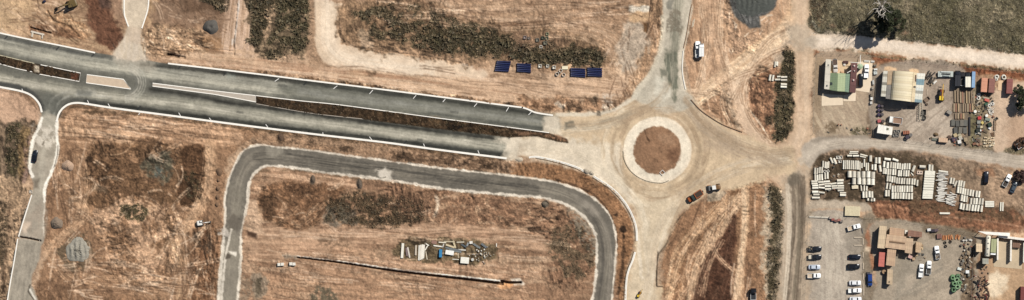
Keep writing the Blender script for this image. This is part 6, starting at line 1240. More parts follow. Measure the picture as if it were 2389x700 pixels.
# ---------------------------------------------------------------- yard clutter
def drum(x, y, r, h, base, c, cat='drum', name='drum', group=None, z=None):
    me = recalc(MB().tube([(0, 0, 0), (0, 0, h * .97), (0, 0, h)], [r * S, r * S, r * S * .88], 14).mesh(name, M(c, 0.6, 0.12)))
    o = put(name, me, x, y, (zat(x, y) - .02) if z is None else z); return tag(o, base, cat, group)
def crate(x, y, sx, sy, h, ang, base, c, name='crate', cat='crate', slats=0, group=None):
    sx *= S; sy *= S; t = empty(name, x, y, zat(x, y) - .02, ang); tag(t, base, cat, group); m = M(c, 0.8, 0.22, 1.6)
    if slats:
        part(MB().box(0, 0, h * .4, sx * .94, sy * .94, h * .8), 'core', M(tuple(v * .7 for v in c), 0.9), t)
        for k in range(slats): part(MB().box(-sx / 2 + (k + .5) * sx / slats, 0, h * .9, sx / slats * .7, sy, h * .2), 'slat', m, t)
    else:
        part(MB().box(0, 0, h / 2, sx, sy, h), 'body', m, t); part(MB().box(0, 0, h + .03, sx * 1.03, sy * 1.03, .06), 'lid', m, t)
    return t
def bin_(x, y, sx, sy, h, ang, base, c, name='open_bin', cat='bin'):
    sx *= S; sy *= S; t = empty(name, x, y, zat(x, y) - .02, ang); tag(t, base, cat); m = M(c, 0.7, 0.2, 1.2); w = .1
    part(MB().box(0, 0, .1, sx, sy, .2), 'floor', m, t)
    for s in (-1, 1): part(MB().box(0, s * (sy - w) / 2, h / 2 + .1, sx, w, h - .2), 'side', m, t); part(MB().box(s * (sx - w) / 2, 0, h / 2 + .1, w, sy - 2 * w - .02, h - .2), 'end', m, t)
def coil(x, y, r, c, base, cat='coil', name='hose_coil', tr=.16, group=None, n=3):
    t = empty(name, x, y, zat(x, y), rng.uniform(0, 90)); tag(t, base, cat, group); m = M(c, 0.6, 0.15)
    for k in range(n):
        rr = r * S * (1 - .16 * k); ph = rng.uniform(0, 6); mb = MB(); P = [(rr * math.cos(a) + .08 * math.sin(ph + a), rr * math.sin(a) * .92, tr + k * tr * 1.5 + .08 * math.sin(2 * a + ph)) for a in [2 * math.pi * i / 18 for i in range(19)]]
        part(mb.tube(P, [tr] * 19, 6), 'loop', m, t)
def z3(X, Y): return 2189 + X / 5.835, 140 + Y / 5.835
def z6(X, Y): return 2189 + X / 5.835, 240 + Y / 5.835
TB = [(158, 138, 112), (146, 126, 104), (170, 150, 122), (150, 112, 90), (176, 152, 118)]
for i, X in enumerate((228, 262, 303, 330, 385, 420, 455, 486)): x, y = z3(X, 495 + (X - 230) * .08); beam(x, y, 29, 3.6, 91, 'long timber beam in the upper timber row', 'timber rows', TB[i % 5], .55, name='timber_plank', cat='plank')
for i, X in enumerate((215, 240, 275, 340, 370, 402, 432, 465)): x, y = z3(X, 650); beam(x, y, 20, 3.6, 90, 'timber beam in the second timber row', 'timber rows', TB[(i + 2) % 5], .5, name='timber_plank', cat='plank')
for i, X in enumerate((238, 272, 310, 342)): x, y = z6(X, 180); beam(x, y, 13, 4.2, 90, 'short timber beam in the third timber row', 'timber rows', TB[(i + 1) % 5], .5, name='timber_plank', cat='plank')
for i, (X, Y) in enumerate(((200, 270), (260, 280), (320, 275), (372, 275), (235, 375), (300, 372), (362, 375))): x, y = z6(X, Y); crate(x, y, 8.5, 14, .7, rng.uniform(-4, 4), 'dark grey sheet stack below the timber rows', [(104, 102, 94), (92, 90, 84), (118, 112, 100)][i % 3], 'sheet_stack', 'sheet stack')
x, y = z6(425, 320); beam(x, y, 44, 4, 90, 'long black steel beam right of the sheet stacks', None, (46, 44, 48), .6, name='steel_girder', cat='girder'); x, y = z6(440, 60); beam(x, y, 30, 3, 89, 'dark steel beam above the long black one', None, (60, 52, 48), .5, name='steel_girder', cat='girder')
for i, (X, Y, c) in enumerate(((230, 440, (190, 170, 130)), (290, 440, (200, 190, 160)), (215, 490, (74, 62, 74)), (300, 480, (214, 206, 190)), (285, 530, (226, 222, 214)), (330, 440, (178, 150, 120)), (370, 500, (166, 146, 116)), (395, 540, (150, 130, 104)))): x, y = z6(X, Y); crate(x, y, 8 if i != 2 else 11, 8 if i != 2 else 10, rng.uniform(.4, .9), rng.uniform(0, 30), 'small crate in the bottom clutter by the gravel road', c, slats=3 if i % 2 else 0)
for X, Y, r in ((500, 118, 3.6), (655, 175, 3.4)): x, y = z6(X, Y); drum(x, y, r, .9, 'white round tub lid in the scrap yard middle', (244, 240, 228), 'tub', 'water_tub')
for X, Y, r in ((550, 480, 4), (545, 520, 4.5), (690, 625, 3.8), (735, 598, 4.2)): x, y = z3(X, Y); coil(x, y, r, (236, 230, 218), 'white coil of pipe in the upper scrap yard', tr=.14)
for X, Y, r in ((795, 230, 5), (890, 235, 5.8), (785, 262, 4)): x, y = z3(X, Y); coil(x, y, r, (226, 222, 208), 'white hose coil above the bare tan slab', tr=.15)
x, y = z3(660, 545); crate(x, y, 11, 6, .6, -20, 'red tarpaulin covered crate in the scrap yard', (204, 104, 90)); x, y = z3(650, 600); crate(x, y, 7, 6, .7, 10, 'dark green crate under the red one', (60, 96, 74)); x, y = z3(650, 520); crate(x, y, 14, 4, .3, -16, 'grey board leaning beside the red tarpaulin crate', (176, 166, 146))
x, y = z6(560, 205); crate(x, y, 8, 7, .8, 5, 'bright red crate in the middle of the scrap yard', (196, 70, 70)); x, y = z6(670, 225); crate(x, y, 12, 6, .7, -12, 'grey green cover beside a white tub', (132, 142, 128)); x, y = z6(790, 215); bin_(x, y, 7, 6, .8, 35, 'dark grey bin at the scrap yard right edge', (92, 92, 84))
x, y = z6(700, 295); crate(x, y, 9, 10, .9, 25, 'dark green black box in the scrap yard', (44, 62, 48)); x, y = z6(695, 345); crate(x, y, 7, 4, .4, -35, 'small white panel in the scrap yard', (238, 236, 230)); x, y = z6(550, 262); crate(x, y, 8, 7, .8, 0, 'grey machine casing below the bright red crate', (150, 148, 138)); x, y = z6(550, 318); crate(x, y, 8, 7, .7, 8, 'grey slatted crate below the grey casing', (120, 122, 116), slats=4)
x, y = z6(540, 375); crate(x, y, 9, 8, .9, 5, 'black crate with a white drum beside it', (46, 50, 44)); x, y = z6(572, 376); drum(x, y, 2.2, .9, 'small white drum beside the black crate', (244, 242, 236)); x, y = z6(600, 270); crate(x, y, 6, 6, .6, 40, 'yellowish crate in the scrap yard', (206, 186, 110)); x, y = z6(585, 330); crate(x, y, 6, 5, .5, 10, 'small cream board beside the slatted crate', (214, 198, 160))
for i, (X, Y) in enumerate(((770, 265), (772, 300), (768, 350))): x, y = z6(X, Y); crate(x, y, 9, 5.5, .5, 82 + rng.uniform(-6, 6), 'brown slatted pallet at the scrap yard right edge', (150, 122, 96), 'pallet', 'pallet', 5)
x, y = z6(745, 430); crate(x, y, 9, 10, .4, 10, 'brown pallet stack above the pale rocks', (134, 104, 78), 'pallet', 'pallet', 5); x, y = z6(640, 390); crate(x, y, 10, 4, .4, -25, 'dark plank bundle above the pale rocks', (98, 84, 68)); x, y = z6(540, 415); crate(x, y, 14, 3.5, .3, -8, 'long grey plank in the lower scrap yard', (160, 158, 146))
for i, (X, Y) in enumerate(((500, 555), (530, 560), (555, 525), (550, 570), (580, 560), (525, 500), (480, 560))): x, y = z6(X, Y); crate(x, y, 5, 5, .6, rng.uniform(0, 60), 'small rusty metal part left of the pale rocks', [(132, 92, 70), (160, 132, 108), (104, 84, 72)][i % 3], 'metal_part', 'scrap')
for i in range(12): x, y = z6(690 + (i % 4) * 16 + rng.uniform(-6, 6), 85 + (i // 4) * 26 + rng.uniform(-6, 6)); beam(x, y, rng.uniform(6, 12), 1.4, rng.uniform(20, 140), 'thin white rod in the scrap yard rod heap', 'rods in the scrap yard', (228, 220, 206), z=zat(x, y) + rng.uniform(0, .2), name='metal_rod', cat='rod')
for i in range(10): x, y = z6(520 + rng.uniform(-30, 90), 20 + rng.uniform(-30, 60)); beam(x, y, rng.uniform(8, 18), 1.6, rng.uniform(20, 140), 'thin brown rod in the upper scrap yard', 'rods in the scrap yard', rng.choice([(120, 104, 84), (150, 132, 104), (84, 74, 62)]), z=zat(x, y) + rng.uniform(0, .1), name='metal_rod', cat='rod')
def rock(x, y, r, base, c=(232, 212, 176), cat='rock', group='pale rocks in the yard'):
    mb = MB(); n = 7; a0 = rng.uniform(0, 6); mb.loft([[(r * S * k * math.cos(a0 + 2 * math.pi * i / n) * (1 + .2 * math.sin(3 * i + a0)), r * S * k * .8 * math.sin(a0 + 2 * math.pi * i / n), z) for i in range(n)] for k, z in ((.9, -.1), (1, .25), (.65, .55))])
    o = put('rock', recalc(mb.mesh('rock', M(c, 0.9, 0.2, 1.5))), x, y, zat(x, y), rng.uniform(0, 180)); tag(o, base, cat, group)
for i in range(24): x, y = z6(625 + (i % 6) * 25 + rng.uniform(-8, 8), 480 + (i // 6) * 34 + rng.uniform(-8, 8)); rock(x, y, rng.uniform(1.9, 3.0), 'pale rock in the rock heap at the scrap yard foot', rng.choice([(236, 216, 180), (222, 200, 166), (240, 228, 202)]))
# yard beside the arched shed
for i, (x, y) in enumerate(((2050, 247), (2058, 247), (2050, 257), (2058, 257), (2050, 267), (2058, 267))): drum(x, y, 3.6, 1.1, 'dark plastic drum in the block left of the yard', [(62, 50, 74), (84, 76, 76)][i % 2], group='dark plastic drums')
crate(2051, 282, 8, 7, .8, 10, 'red crate above the white shed', (176, 92, 92)); drum(2060, 283, 4, 1.2, 'dark round drum beside the red crate', (84, 72, 66)); crate(2066, 288, 10, 5, .3, 10, 'pale slab leaning above the white shed', (214, 194, 166), 'slab', 'slab')
crate(2114, 309, 16, 8, 1.2, 4, 'rust and white striped machine right of the pit boxes', (170, 110, 84), 'plant_machine', 'machine', 4); drum(2116, 320, 5, 1.4, 'dark tank below the striped machine', (60, 52, 62), 'tank', 'tank'); drum(2124, 315, 4.4, 1.3, 'grey tank right of the striped machine', (110, 104, 98), 'tank', 'tank')
heap(2183, 314, 7, 5, .8, (110, 90, 66), 'brown soil pile by the yard fence', n=(14, 5)); crate(2181, 325, 13, 6, .5, -6, 'dark board stack left of the small tan container', (128, 130, 116), 'board_stack', 'board stack', 4); crate(2172, 322, 6, 4, .4, 20, 'small dark plank bundle by the yard fence', (96, 84, 66)); drum(2215, 320, 4.5, 1.1, 'dark brown drum right of the small tan container', (88, 66, 52))
t = empty('lattice_mast', 2147.5, 254, .05, 88); tag(t, 'lattice mast section lying below the arched shed', 'mast')
for sy in (-.55, .55):
    for z in (.2, 1.3): part(MB().box(0, sy, z, 8.4, .12, .12), 'chord', M((190, 180, 160), 0.6), t)
for k in range(10): part(MB().box(-4 + k * .89, 0, 1.3, .1, 1.0, .1), 'rung', M((180, 170, 150), 0.6), t); part(MB().box(-4 + k * .89, .55, .75, .08, .08, 1.1), 'web', M((150, 140, 124), 0.6), t)
bin_(2156, 262, 8, 13, 1.1, -4, 'dark grey open bin right of the lattice mast', (96, 92, 84)); bin_(2156.5, 274.5, 7, 8, .9, -8, 'smaller dark bin below the dark grey one', (110, 106, 96)); bin_(2162, 232, 14, 9, .8, 38, 'open brown bin trailer turned diagonally by the shed', (128, 108, 90)); bin_(2126.5, 250, 18, 5, .6, -6, 'low grey tray below the arched shed', (150, 134, 116)); crate(2214, 262, 11, 8, 1.1, -32, 'grey box turned diagonally left of the timber', (150, 142, 130)); crate(2162, 243, 5, 4, .5, 0, 'tiny dark crate below the brown bin trailer', (88, 70, 56))
for k in range(9): beam(2172 + rng.uniform(-8, 8), 182 + rng.uniform(-10, 10), rng.uniform(10, 20), 2.6, 55 + rng.uniform(-12, 12), 'dark steel scrap bar in the heap right of the arched shed', 'steel scrap bars', rng.choice([(60, 56, 52), (84, 78, 70), (46, 44, 44)]), .4, z=zat(2172, 182) + .2 + rng.uniform(0, .6), name='steel_bar', cat='bar')
beam(2181, 192, 11, 4, 42, 'white sheet beside the dark steel scrap', None, (232, 228, 218), .2, name='sheet', cat='sheet'); beam(2162.5, 214, 14, 1.2, 90, 'thin pale pole standing by the shed wall', None, (206, 190, 166), .2, name='pole', cat='pole')
for k in range(3): beam(2206, 168 + k * 4.6, 24 - 4 * k, 2.2, -3, 'steel beam loaded on the pale flat trailer', 'trailer load', [(214, 220, 214), (40, 42, 44), (150, 160, 156)][k], .3, z=zat(2206, 173) + 1.18, name='steel_girder', cat='girder')
for i, (x, y, sx, sy, c) in enumerate(((2042.5, 162, 8, 4, (226, 228, 222)), (2042, 170, 8, 7, (206, 210, 204)), (2037, 192, 4, 10, (190, 188, 180)), (2041, 153, 6, 4, (120, 112, 100)), (2035, 206, 4, 5, (160, 152, 138)))): crate(x, y, sx, sy, .8, 5, 'pale box in the strip between office and arched shed', c)
for i, (x, y, c) in enumerate(((2033, 230, (232, 232, 226)), (2032, 240, (200, 196, 188)), (2033, 222, (120, 108, 92)))): crate(x, y, 5, 6, .9, 0, 'small machine part along the office yard fence', c, 'metal_part', 'scrap')
for i, (x, y, sx, c) in enumerate(((2022, 142.5, 13, (226, 222, 210)), (2036, 143.5, 8, (236, 232, 222)))): crate(x, y, sx, 4, .5, -3, 'white pallet above the white pickup by the office', c, 'pallet', 'pallet', 5)
crate(1973, 145, 13, 6, .8, 0, 'dark red machine in the office courtyard', (96, 66, 60), 'plant_machine', 'machine', 3); crate(1970, 151, 5, 4, .5, 0, 'white box below the dark red courtyard machine', (224, 216, 206)); crate(1955, 163, 5, 8, .4, -35, 'tan plank stack in the office courtyard', (214, 176, 138)); crate(1965, 168, 8, 4, .4, -20, 'second tan plank stack by the green roof', (204, 168, 132))
# car park edging, machinery, lower yards
SL = (196, 180, 158)
for (x0, y0, x1, y1, l) in ((1992, 554.5, 2012, 554.5, 'upper sleeper of the empty parking bay'), (2013.5, 556, 2013.5, 571, 'end sleeper of the empty parking bay'), (1992, 572.5, 2012, 572.5, 'lower sleeper of the empty parking bay'), (2013.5, 588, 2013.5, 601, 'sleeper right of the black sedan'), (2014, 613, 2014, 628, 'sleeper right of the black wagon'), (2014.5, 638, 2014.5, 653, 'sleeper above the white sedan row'), (2015, 662, 2015, 690, 'long sleeper at the foot of the car park edge'), (2011, 532, 2013, 544, 'dark sleeper beside the askew white pickup')):
    beam((x0 + x1) / 2, (y0 + y1) / 2, math.hypot(x1 - x0, y1 - y0), 2.4, math.degrees(math.atan2(y0 - y1, x1 - x0)), 'timber ' + l, None, SL if 'dark' not in l else (110, 104, 98), .3, name='timber_sleeper', cat='sleeper')
beam(1911, 506.5, 49, 4, -3, 'long pale concrete beam along the top of the car park', None, (206, 196, 178), .4)
for i, (x, y, c) in enumerate(((1943, 512, (150, 90, 80)), (1950, 515, (120, 84, 76)), (1957, 513, (160, 110, 96)), (1963, 516, (130, 118, 108)), (1938, 508, (176, 160, 146)))): crate(x, y, 7, 5, .9, rng.uniform(-15, 15), 'rusty red machine part at the car park head', c, 'metal_part', 'scrap')
crate(2026, 637, 8, 5, .6, 0, 'dark crate above the blue car', (74, 70, 66)); drum(2062, 634, 5, 1.1, 'tan drum left of the narrow cream shed', (160, 130, 98)); crate(2123, 599, 9, 7, .9, -25, 'pinkish crate below the workshop right wing', (206, 168, 156)); crate(2131, 604, 6, 6, .8, 10, 'tan crate beside the pinkish crate', (190, 158, 126)); crate(2113.5, 541, 6, 8, 1.0, 0, 'white unit left of the reddish shelter', (232, 226, 212), 'plant_box', 'unit'); crate(2135, 548, 7, 7, .6, 0, 'white box standing below the reddish shelter', (236, 230, 220))
for i in range(9): beam(2140 + rng.uniform(-3, 12), 585 + rng.uniform(-18, 14), rng.uniform(4, 8), 3, rng.uniform(0, 180), 'small timber offcut around the small tan shed', 'timber offcuts', rng.choice([(206, 180, 140), (160, 134, 104)]), .3, name='timber_offcut', cat='offcut')
for i, (x, y, c) in enumerate(((2167, 536, (226, 224, 220)), (2176, 538, (56, 50, 58)), (2184, 537, (96, 80, 84)))): crate(x, y, 8, 6, .9, 10, 'small machine at the head of the lower yard', c, 'plant_machine', 'machine')
crate(2191, 551, 12, 11, .9, 4, 'rusty cage with white lining left of the orange pipes', (150, 112, 100), 'cage', 'cage', 4)
for i, x in enumerate((2200, 2204, 2208, 2213, 2217, 2221, 2230, 2235, 2238)): beam(x, 553 + rng.uniform(-2, 2), 11, 2.6, 90 + rng.uniform(-22, 22), 'rusty orange pipe at the head of the lower yard', 'rusty pipes', [(196, 130, 84), (176, 112, 74), (210, 150, 100)][i % 3], .4, name='rusty_pipe', cat='pipe')
for i in range(8): crate(2245 + i * 3, 556 + rng.uniform(-4, 5), 4, 4, .6, rng.uniform(0, 60), 'small grey scrap piece right of the rusty pipes', rng.choice([(206, 200, 188), (120, 112, 104), (90, 86, 82)]), 'metal_part', 'scrap')
tym = recalc(MB().hollow([(0, .55), (.1, .6), (.3, .6), (.4, .55), (.4, .3), (0, .3)], 'z', 16).mesh('tyre', tyre_m))
for x, y in ((2204.5, 566), (2217, 564), (2206, 574.5)): tag(put('tyre', tym, x, y, zat(x, y)), 'black tyre lying below the rusty pipes', 'tyre', 'loose tyres')
for i in range(34):
    x, y = 2252 + rng.uniform(-12, 12), 572 + i * 3.3; crate(x, y, rng.uniform(4, 8), rng.uniform(3, 6), rng.uniform(.3, .9), rng.uniform(0, 180), 'small scrap piece in the long scrap strip of the lower yard', rng.choice([(150, 130, 106), (110, 100, 88), (176, 158, 130), (90, 78, 66), (128, 124, 112)]), 'metal_part', 'scrap')
crate(2256.5, 634, 8, 7, .7, 0, 'bright white box in the scrap strip', (240, 240, 236)); crate(2238, 627, 9, 6, .6, -15, 'white sheet above the green hoses', (220, 224, 214))
for i, (x, y, r) in enumerate(((2222, 648, 6), (2231, 653, 6.5), (2234, 645, 5), (2226, 662, 6), (2233, 669, 6.5), (2224, 676, 6), (2238, 660, 5))): coil(x, y, r, [(112, 146, 104), (136, 164, 124), (92, 122, 88)][i % 3], 'green hose coil in the green pile of the lower yard', tr=.3, group='green hose coils')
for i in range(40): x, y = 2290 + rng.uniform(-17, 17), 672 + rng.uniform(-24, 28); beam(x, y, rng.uniform(6, 15), rng.uniform(1.6, 3), rng.uniform(0, 180), 'rusty scrap bar in the dark heap at lower right', 'scrap bars at lower right', rng.choice([(70, 52, 46), (96, 70, 56), (48, 42, 40), (150, 120, 96), (120, 60, 52)]), .35, z=zat(x, y) + rng.uniform(0, .5), name='steel_bar', cat='bar')
# construction debris inside the loop street
def z5(X, Y): return 910 + X / 5, 540 + Y / 5
DW = (236, 230, 214)
for (X, Y, L, w, a, c, l) in ((145, 225, 35, 6, 86, DW, 'wide white plank at the left end of the debris patch'), (218, 245, 26, 3.4, 101, (214, 204, 190), 'narrow leaning white plank second from the debris left end'), (195, 240, 20, 4, 96, (130, 112, 110), 'grey purple plank beside the narrow leaning one'), (302, 220, 24, 4, 88, (200, 186, 166), 'weathered plank in the left of the debris patch'),
                        (340, 250, 36, 4, 88, DW, 'first long white plank of the tight plank set'), (357, 245, 36, 4, 89, (226, 216, 200), 'second long white plank of the tight plank set'), (375, 240, 35, 4, 87, DW, 'third long white plank of the tight plank set'), (393, 235, 33, 4, 86, (230, 222, 206), 'fourth long white plank of the tight plank set'), (425, 190, 14, 2.5, 60, DW, 'short tilted white stick beside the plank set'), (425, 280, 20, 2, 100, (220, 206, 180), 'thin stick right of the plank set'), (430, 150, 12, 2.6, 150, DW, 'short white stick at the top of the plank set'),
                        (610, 128, 18, 2.6, -4, (230, 220, 198), 'pale lath at the top of the debris patch'), (555, 170, 20, 3, -8, DW, 'white lath left of the blue drum'), (620, 165, 9, 2.6, 70, (210, 206, 196), 'short lath above the blue drum'), (735, 205, 38, 4, -12, (112, 116, 116), 'long grey pipe across the debris patch'), (745, 225, 36, 3.4, -11, (132, 136, 134), 'second long grey pipe across the debris patch'), (840, 215, 18, 3, -4, (214, 210, 198), 'white lath right of the long grey pipes'), (700, 170, 22, 4, -18, (214, 196, 160), 'pale timber above the long grey pipes'), (750, 150, 18, 4, -70, (206, 190, 156), 'upright pale timber above the long grey pipes'), (690, 118, 26, 3, -2, (190, 176, 148), 'long tan lath at the debris top edge'), (820, 125, 18, 3, 2, (196, 186, 164), 'tan lath at the debris top right edge'),
                        (1010, 168, 20, 4.5, -32, (120, 124, 122), 'grey tilted pipe right of the debris centre'), (1095, 165, 16, 5, -38, (108, 112, 114), 'dark grey tilted pipe at the debris right'), (1242, 158, 9, 1.8, 88, DW, 'thin white stake at the debris right end'), (860, 165, 14, 4, -30, (80, 88, 92), 'dark pipe in the debris centre'), (905, 150, 9, 4, 70, (150, 152, 150), 'grey pipe stub in the debris centre'), (795, 280, 12, 1.6, 90, (210, 196, 170), 'thin stake above the white debris crate'), (765, 325, 15, 1.8, -3, DW, 'thin white lath left of the white debris crate')):
    x, y = z5(X, Y); beam(x, y, L, w, a, l, 'site debris', c, max(.15, w * S * .5), name='plank' if 'pipe' not in l else 'debris_pipe', cat='plank' if 'pipe' not in l else 'pipe')
x, y = z5(590, 255); drum_ = beam(x, y, 19, 7, 88, 'blue plastic drum lying in the debris patch', 'site debris', (54, 130, 176), .9, name='plastic_drum', cat='drum')
x, y = z5(695, 246); crate(x, y, 19, 10, .9, -9, 'white rectangular crate in the debris centre', (244, 242, 234)); x, y = z5(872, 336); crate(x, y, 19, 14, .9, -5, 'large white crate at the debris lower edge', (240, 236, 222)); x, y = z5(945, 128); crate(x, y, 7, 6, .7, 5, 'small white crate at the debris top edge', (232, 226, 214)); x, y = z5(962, 328); drum(x, y, 3.4, .8, 'round pale tub right of the large white crate', (206, 204, 194)); x, y = z5(515, 125); crate(x, y, 12, 8, .3, -15, 'reddish board at the debris top left', (150, 116, 100))
for i in range(40): x, y = z5(1075 + rng.gauss(0, 70), 265 + rng.gauss(0, 45)); rock(x, y, rng.uniform(1.0, 2.4), 'pale rubble lump in the debris patch', rng.choice([(226, 218, 200), (196, 186, 166), (150, 142, 128), (236, 230, 216)]), 'rubble', 'rubble in the debris patch')
# round tank by the white truck, wheel tracks wood, road props
t = empty('water_trailer', 1626, 131, zat(1626, 131), 0); tag(t, 'round white tank behind the white pickup near the north street', 'tank'); part(MB().tube([(0, 0, 0), (0, 0, 1.2), (0, 0, 1.35)], [.85, .85, .5], 16), 'shell', M((226, 224, 216), 0.5), t); part(MB().tube([(0, 0, 1.3), (0, 0, 1.45)], [.3, .3], 10), 'lid', black_m, t)
crate(1632, 100, 6, 5, .7, 0, 'small grey box above the white box truck', (150, 152, 150))
# ---------------------------------------------------------------- fences
def fence(pts, label, h=1.6, c=(150, 142, 128), step=18):
    P = spline(pts, False, step); t = empty('wire_fence', P[0][0], P[0][1], 0); tag(t, label, 'fence'); m = M(c, 0.7)
    for p in P: part(MB().tube([wl(t, p[0], p[1], -.2), wl(t, p[0], p[1], h)], [.05, .05], 5), 'post', m, t)
    for z in (h * .45, h - .05): part(MB().tube([wl(t, p[0], p[1], z) for p in P], [.025] * len(P), 4), 'rail', m, t)
fence([(1905, 125), (2000, 128), (2100, 140), (2250, 157), (2389, 172)], 'long wire fence above the yards'); fence([(1904, 128), (1899, 220), (1897, 312)], 'wire fence on the left of the office yard'); fence([(2046, 148), (2040, 240), (2036, 318)], 'wire fence between the office yard and the shed yard'); fence([(2082, 318), (2140, 332), (2250, 345), (2320, 352)], 'wire fence between the shed yard and the gravel road'); fence([(2321, 215), (2319, 350)], 'wire fence right of the scrap yard', c=(214, 200, 176))
fence([(1886, 500), (1960, 506), (2100, 516), (2290, 548)], 'wire fence between the pipe yard and the car park'); fence([(1884, 502), (1882, 600), (1876, 705)], 'wire fence on the left of the car park'); fence([(1902, 74), (2000, 79), (2100, 90), (2389, 122)], 'wire fence along the green paddock', 1.2); fence([(2272, 552), (2269, 620), (2264, 705)], 'wire fence right of the scrap strip')

for (x0, x1, y0, y1, n, where) in ((2267, 2319, 214, 250, 24, 'upper scrap yard'), (2267, 2319, 250, 290, 24, 'middle scrap yard'), (2267, 2296, 290, 345, 20, 'lower scrap yard'), (2224, 2262, 300, 344, 12, 'clutter below the sheet stacks'), (2162, 2186, 166, 200, 8, 'steel scrap heap'), (2240, 2268, 560, 690, 26, 'scrap strip edge'), (2272, 2308, 620, 650, 12, 'ground above the dark scrap heap'), (2120, 2160, 590, 612, 8, 'ground below the small tan shed'), (1900, 1990, 372, 470, 14, 'gaps of the left pipe pile'), (1930, 2030, 290, 312, 8, 'weeds by the office yard gate')):
    for k in range(n):
        x, y = rng.uniform(x0, x1), rng.uniform(y0, y1); q = rng.random(); c = rng.choice([(160, 140, 114), (104, 92, 80), (206, 196, 178), (84, 72, 60), (132, 128, 118), (150, 100, 78), (70, 72, 70)])
        if q < .55: crate(x, y, rng.uniform(2.5, 5.5), rng.uniform(2, 4.5), rng.uniform(.25, .7), rng.uniform(0, 180), 'small scrap piece in the ' + where, c, 'metal_part', 'scrap')
        elif q < .8: beam(x, y, rng.uniform(5, 11), rng.uniform(1.2, 2), rng.uniform(0, 180), 'thin scrap bar in the ' + where, 'thin scrap bars', c, .2, name='steel_bar', cat='bar')
        else: drum(x, y, rng.uniform(1.4, 2.2), rng.uniform(.5, .9), 'small drum in the ' + where, c)
# ---------------------------------------------------------------- trees
def limb(mb, p, d, L, r, depth, out, spread=.6, up=.15):
    p = Vector(p); d = Vector(d).normalized(); pts = [tuple(p)]; rad = [r]; n = 4
    for k in range(n):
        d = (d + Vector((rng.uniform(-1, 1), rng.uniform(-1, 1), rng.uniform(-.5, .7))) * .22 + Vector((0, 0, up * .3))).normalized(); p = p + d * (L / n); pts.append(tuple(p)); rad.append(r * (1 - .55 * (k + 1) / n))
    mb.tube(pts, rad, 6 if r > .1 else 4, True); out.append((pts[-1], d.copy(), depth))
    if depth > 0:
        for k in range(rng.choice((2, 3, 3))):
            q = pts[rng.randrange(2, n + 1)]; dd = (d + Vector((rng.uniform(-1, 1), rng.uniform(-1, 1), rng.uniform(-.3, .6))) * spread).normalized(); limb(mb, q, dd, L * rng.uniform(.55, .8), max(.035, r * rng.uniform(.4, .6)), depth - 1, out, spread, up)
def leaves(name, centers, n, size, cols, mat, parent):
    C = np.array([c[0] for c in centers]); R = np.array([c[1] for c in centers]); k = nrng.integers(0, len(C), n); u = nrng.normal(size=(n, 3)); u /= np.linalg.norm(u, axis=1)[:, None]
    rad = R[k] * nrng.random(n) ** .45; P = C[k] + u * rad[:, None] * np.array((1, 1, .75)); a = nrng.normal(size=(n, 3)); a /= np.linalg.norm(a, axis=1)[:, None]; b = np.cross(a, nrng.normal(size=(n, 3))); b /= np.linalg.norm(b, axis=1)[:, None]; s = size * (.6 + .8 * nrng.random(n))[:, None]
    v = np.stack([P - a * s, P - b * s * .5, P + a * s, P + b * s * .5], 1).reshape(-1, 3).astype(np.float32); q = np.arange(4 * n, dtype=np.int32)
    me = bpy.data.meshes.new(name); me.vertices.add(4 * n); me.vertices.foreach_set('co', v.ravel()); me.loops.add(4 * n); me.loops.foreach_set('vertex_index', q); me.polygons.add(n); me.polygons.foreach_set('loop_start', q[::4]); me.polygons.foreach_set('loop_total', np.full(n, 4, np.int32))
    cc = np.array([alb(c) for c in cols], np.float32)[nrng.integers(0, len(cols), n)]; cc = np.concatenate([cc * (.75 + .5 * nrng.random((n, 1))).astype(np.float32), np.ones((n, 1), np.float32)], 1); at = me.attributes.new('soil', 'FLOAT_COLOR', 'POINT'); at.data.foreach_set('color', np.repeat(cc, 4, 0).ravel().astype(np.float32))
    me.materials.append(mat); me.update(calc_edges=True); return link(bpy.data.objects.new(name, me), parent)
leaf_m = attr_mat('leaf_mat', 0.1, 3.0, 0, 0.7, 0.25)
def tree(x, y, h, r, label, cols, n=7000, trunk=(120, 104, 88), clumps=26, size=.28, name='tree', flat=.5, tr=.35, lean=(0, 0)):
    t = empty(name, x, y, zat(x, y)); tag(t, label, 'tree'); mb = MB(); out = []
    mb.tube([(0, 0, -.3), (lean[0] * .4, lean[1] * .4, h * .25), (lean[0], lean[1], h * .5)], [tr, tr * .8, tr * .6], 8)
    for k in range(6): a = k * 1.05 + rng.uniform(-.3, .3); limb(mb, (lean[0], lean[1], h * rng.uniform(.35, .5)), (math.cos(a), math.sin(a), .8), r * .8, tr * .4, 2, out, .7)
    part(mb, 'trunk', M(trunk, 0.9, 0.2), t); cs = []
    for k in range(clumps): a = rng.uniform(0, 6.28); q = math.sqrt(rng.random()) * r; cs.append(((lean[0] + q * math.cos(a), lean[1] + q * math.sin(a), h * (flat + (1 - flat) * (1 - (q / r) ** 2) * rng.uniform(.4, 1)) - .3), r * rng.uniform(.18, .34)))
    leaves('crown', cs, n, size, cols, leaf_m, t); return t
tree(2064, 44, 15.5, 5.0, 'tall leafy dark green tree in the paddock corner', [(58, 64, 40), (46, 54, 34), (76, 80, 52), (52, 56, 38)], 16000, clumps=40)
tree(2088, 54, 8, 3.6, 'lower leafy tree at the right of the paddock corner tree', [(72, 78, 50), (92, 92, 62), (60, 64, 42)], 4200, clumps=18)
t = empty('dead_tree', 2051, 20, zat(2051, 20)); tag(t, 'tall bare white dead tree in the paddock', 'tree'); mb = MB(); out = []
mb.tube([(0, 0, -.3), (-.2, .3, 6), (.2, .5, 12)], [.55, .45, .3], 8); dm = M((226, 218, 206), 0.8, 0.15)
for k in range(10):
    a = k * .65 + rng.uniform(-.3, .3); limb(mb, (0, .3, rng.uniform(7, 11)), (math.cos(a) * .8 - .2, math.sin(a) * .8, 1.3), rng.uniform(5, 7.5), .2, 2, out, .7, .3)
part(mb, 'trunk', dm, t)
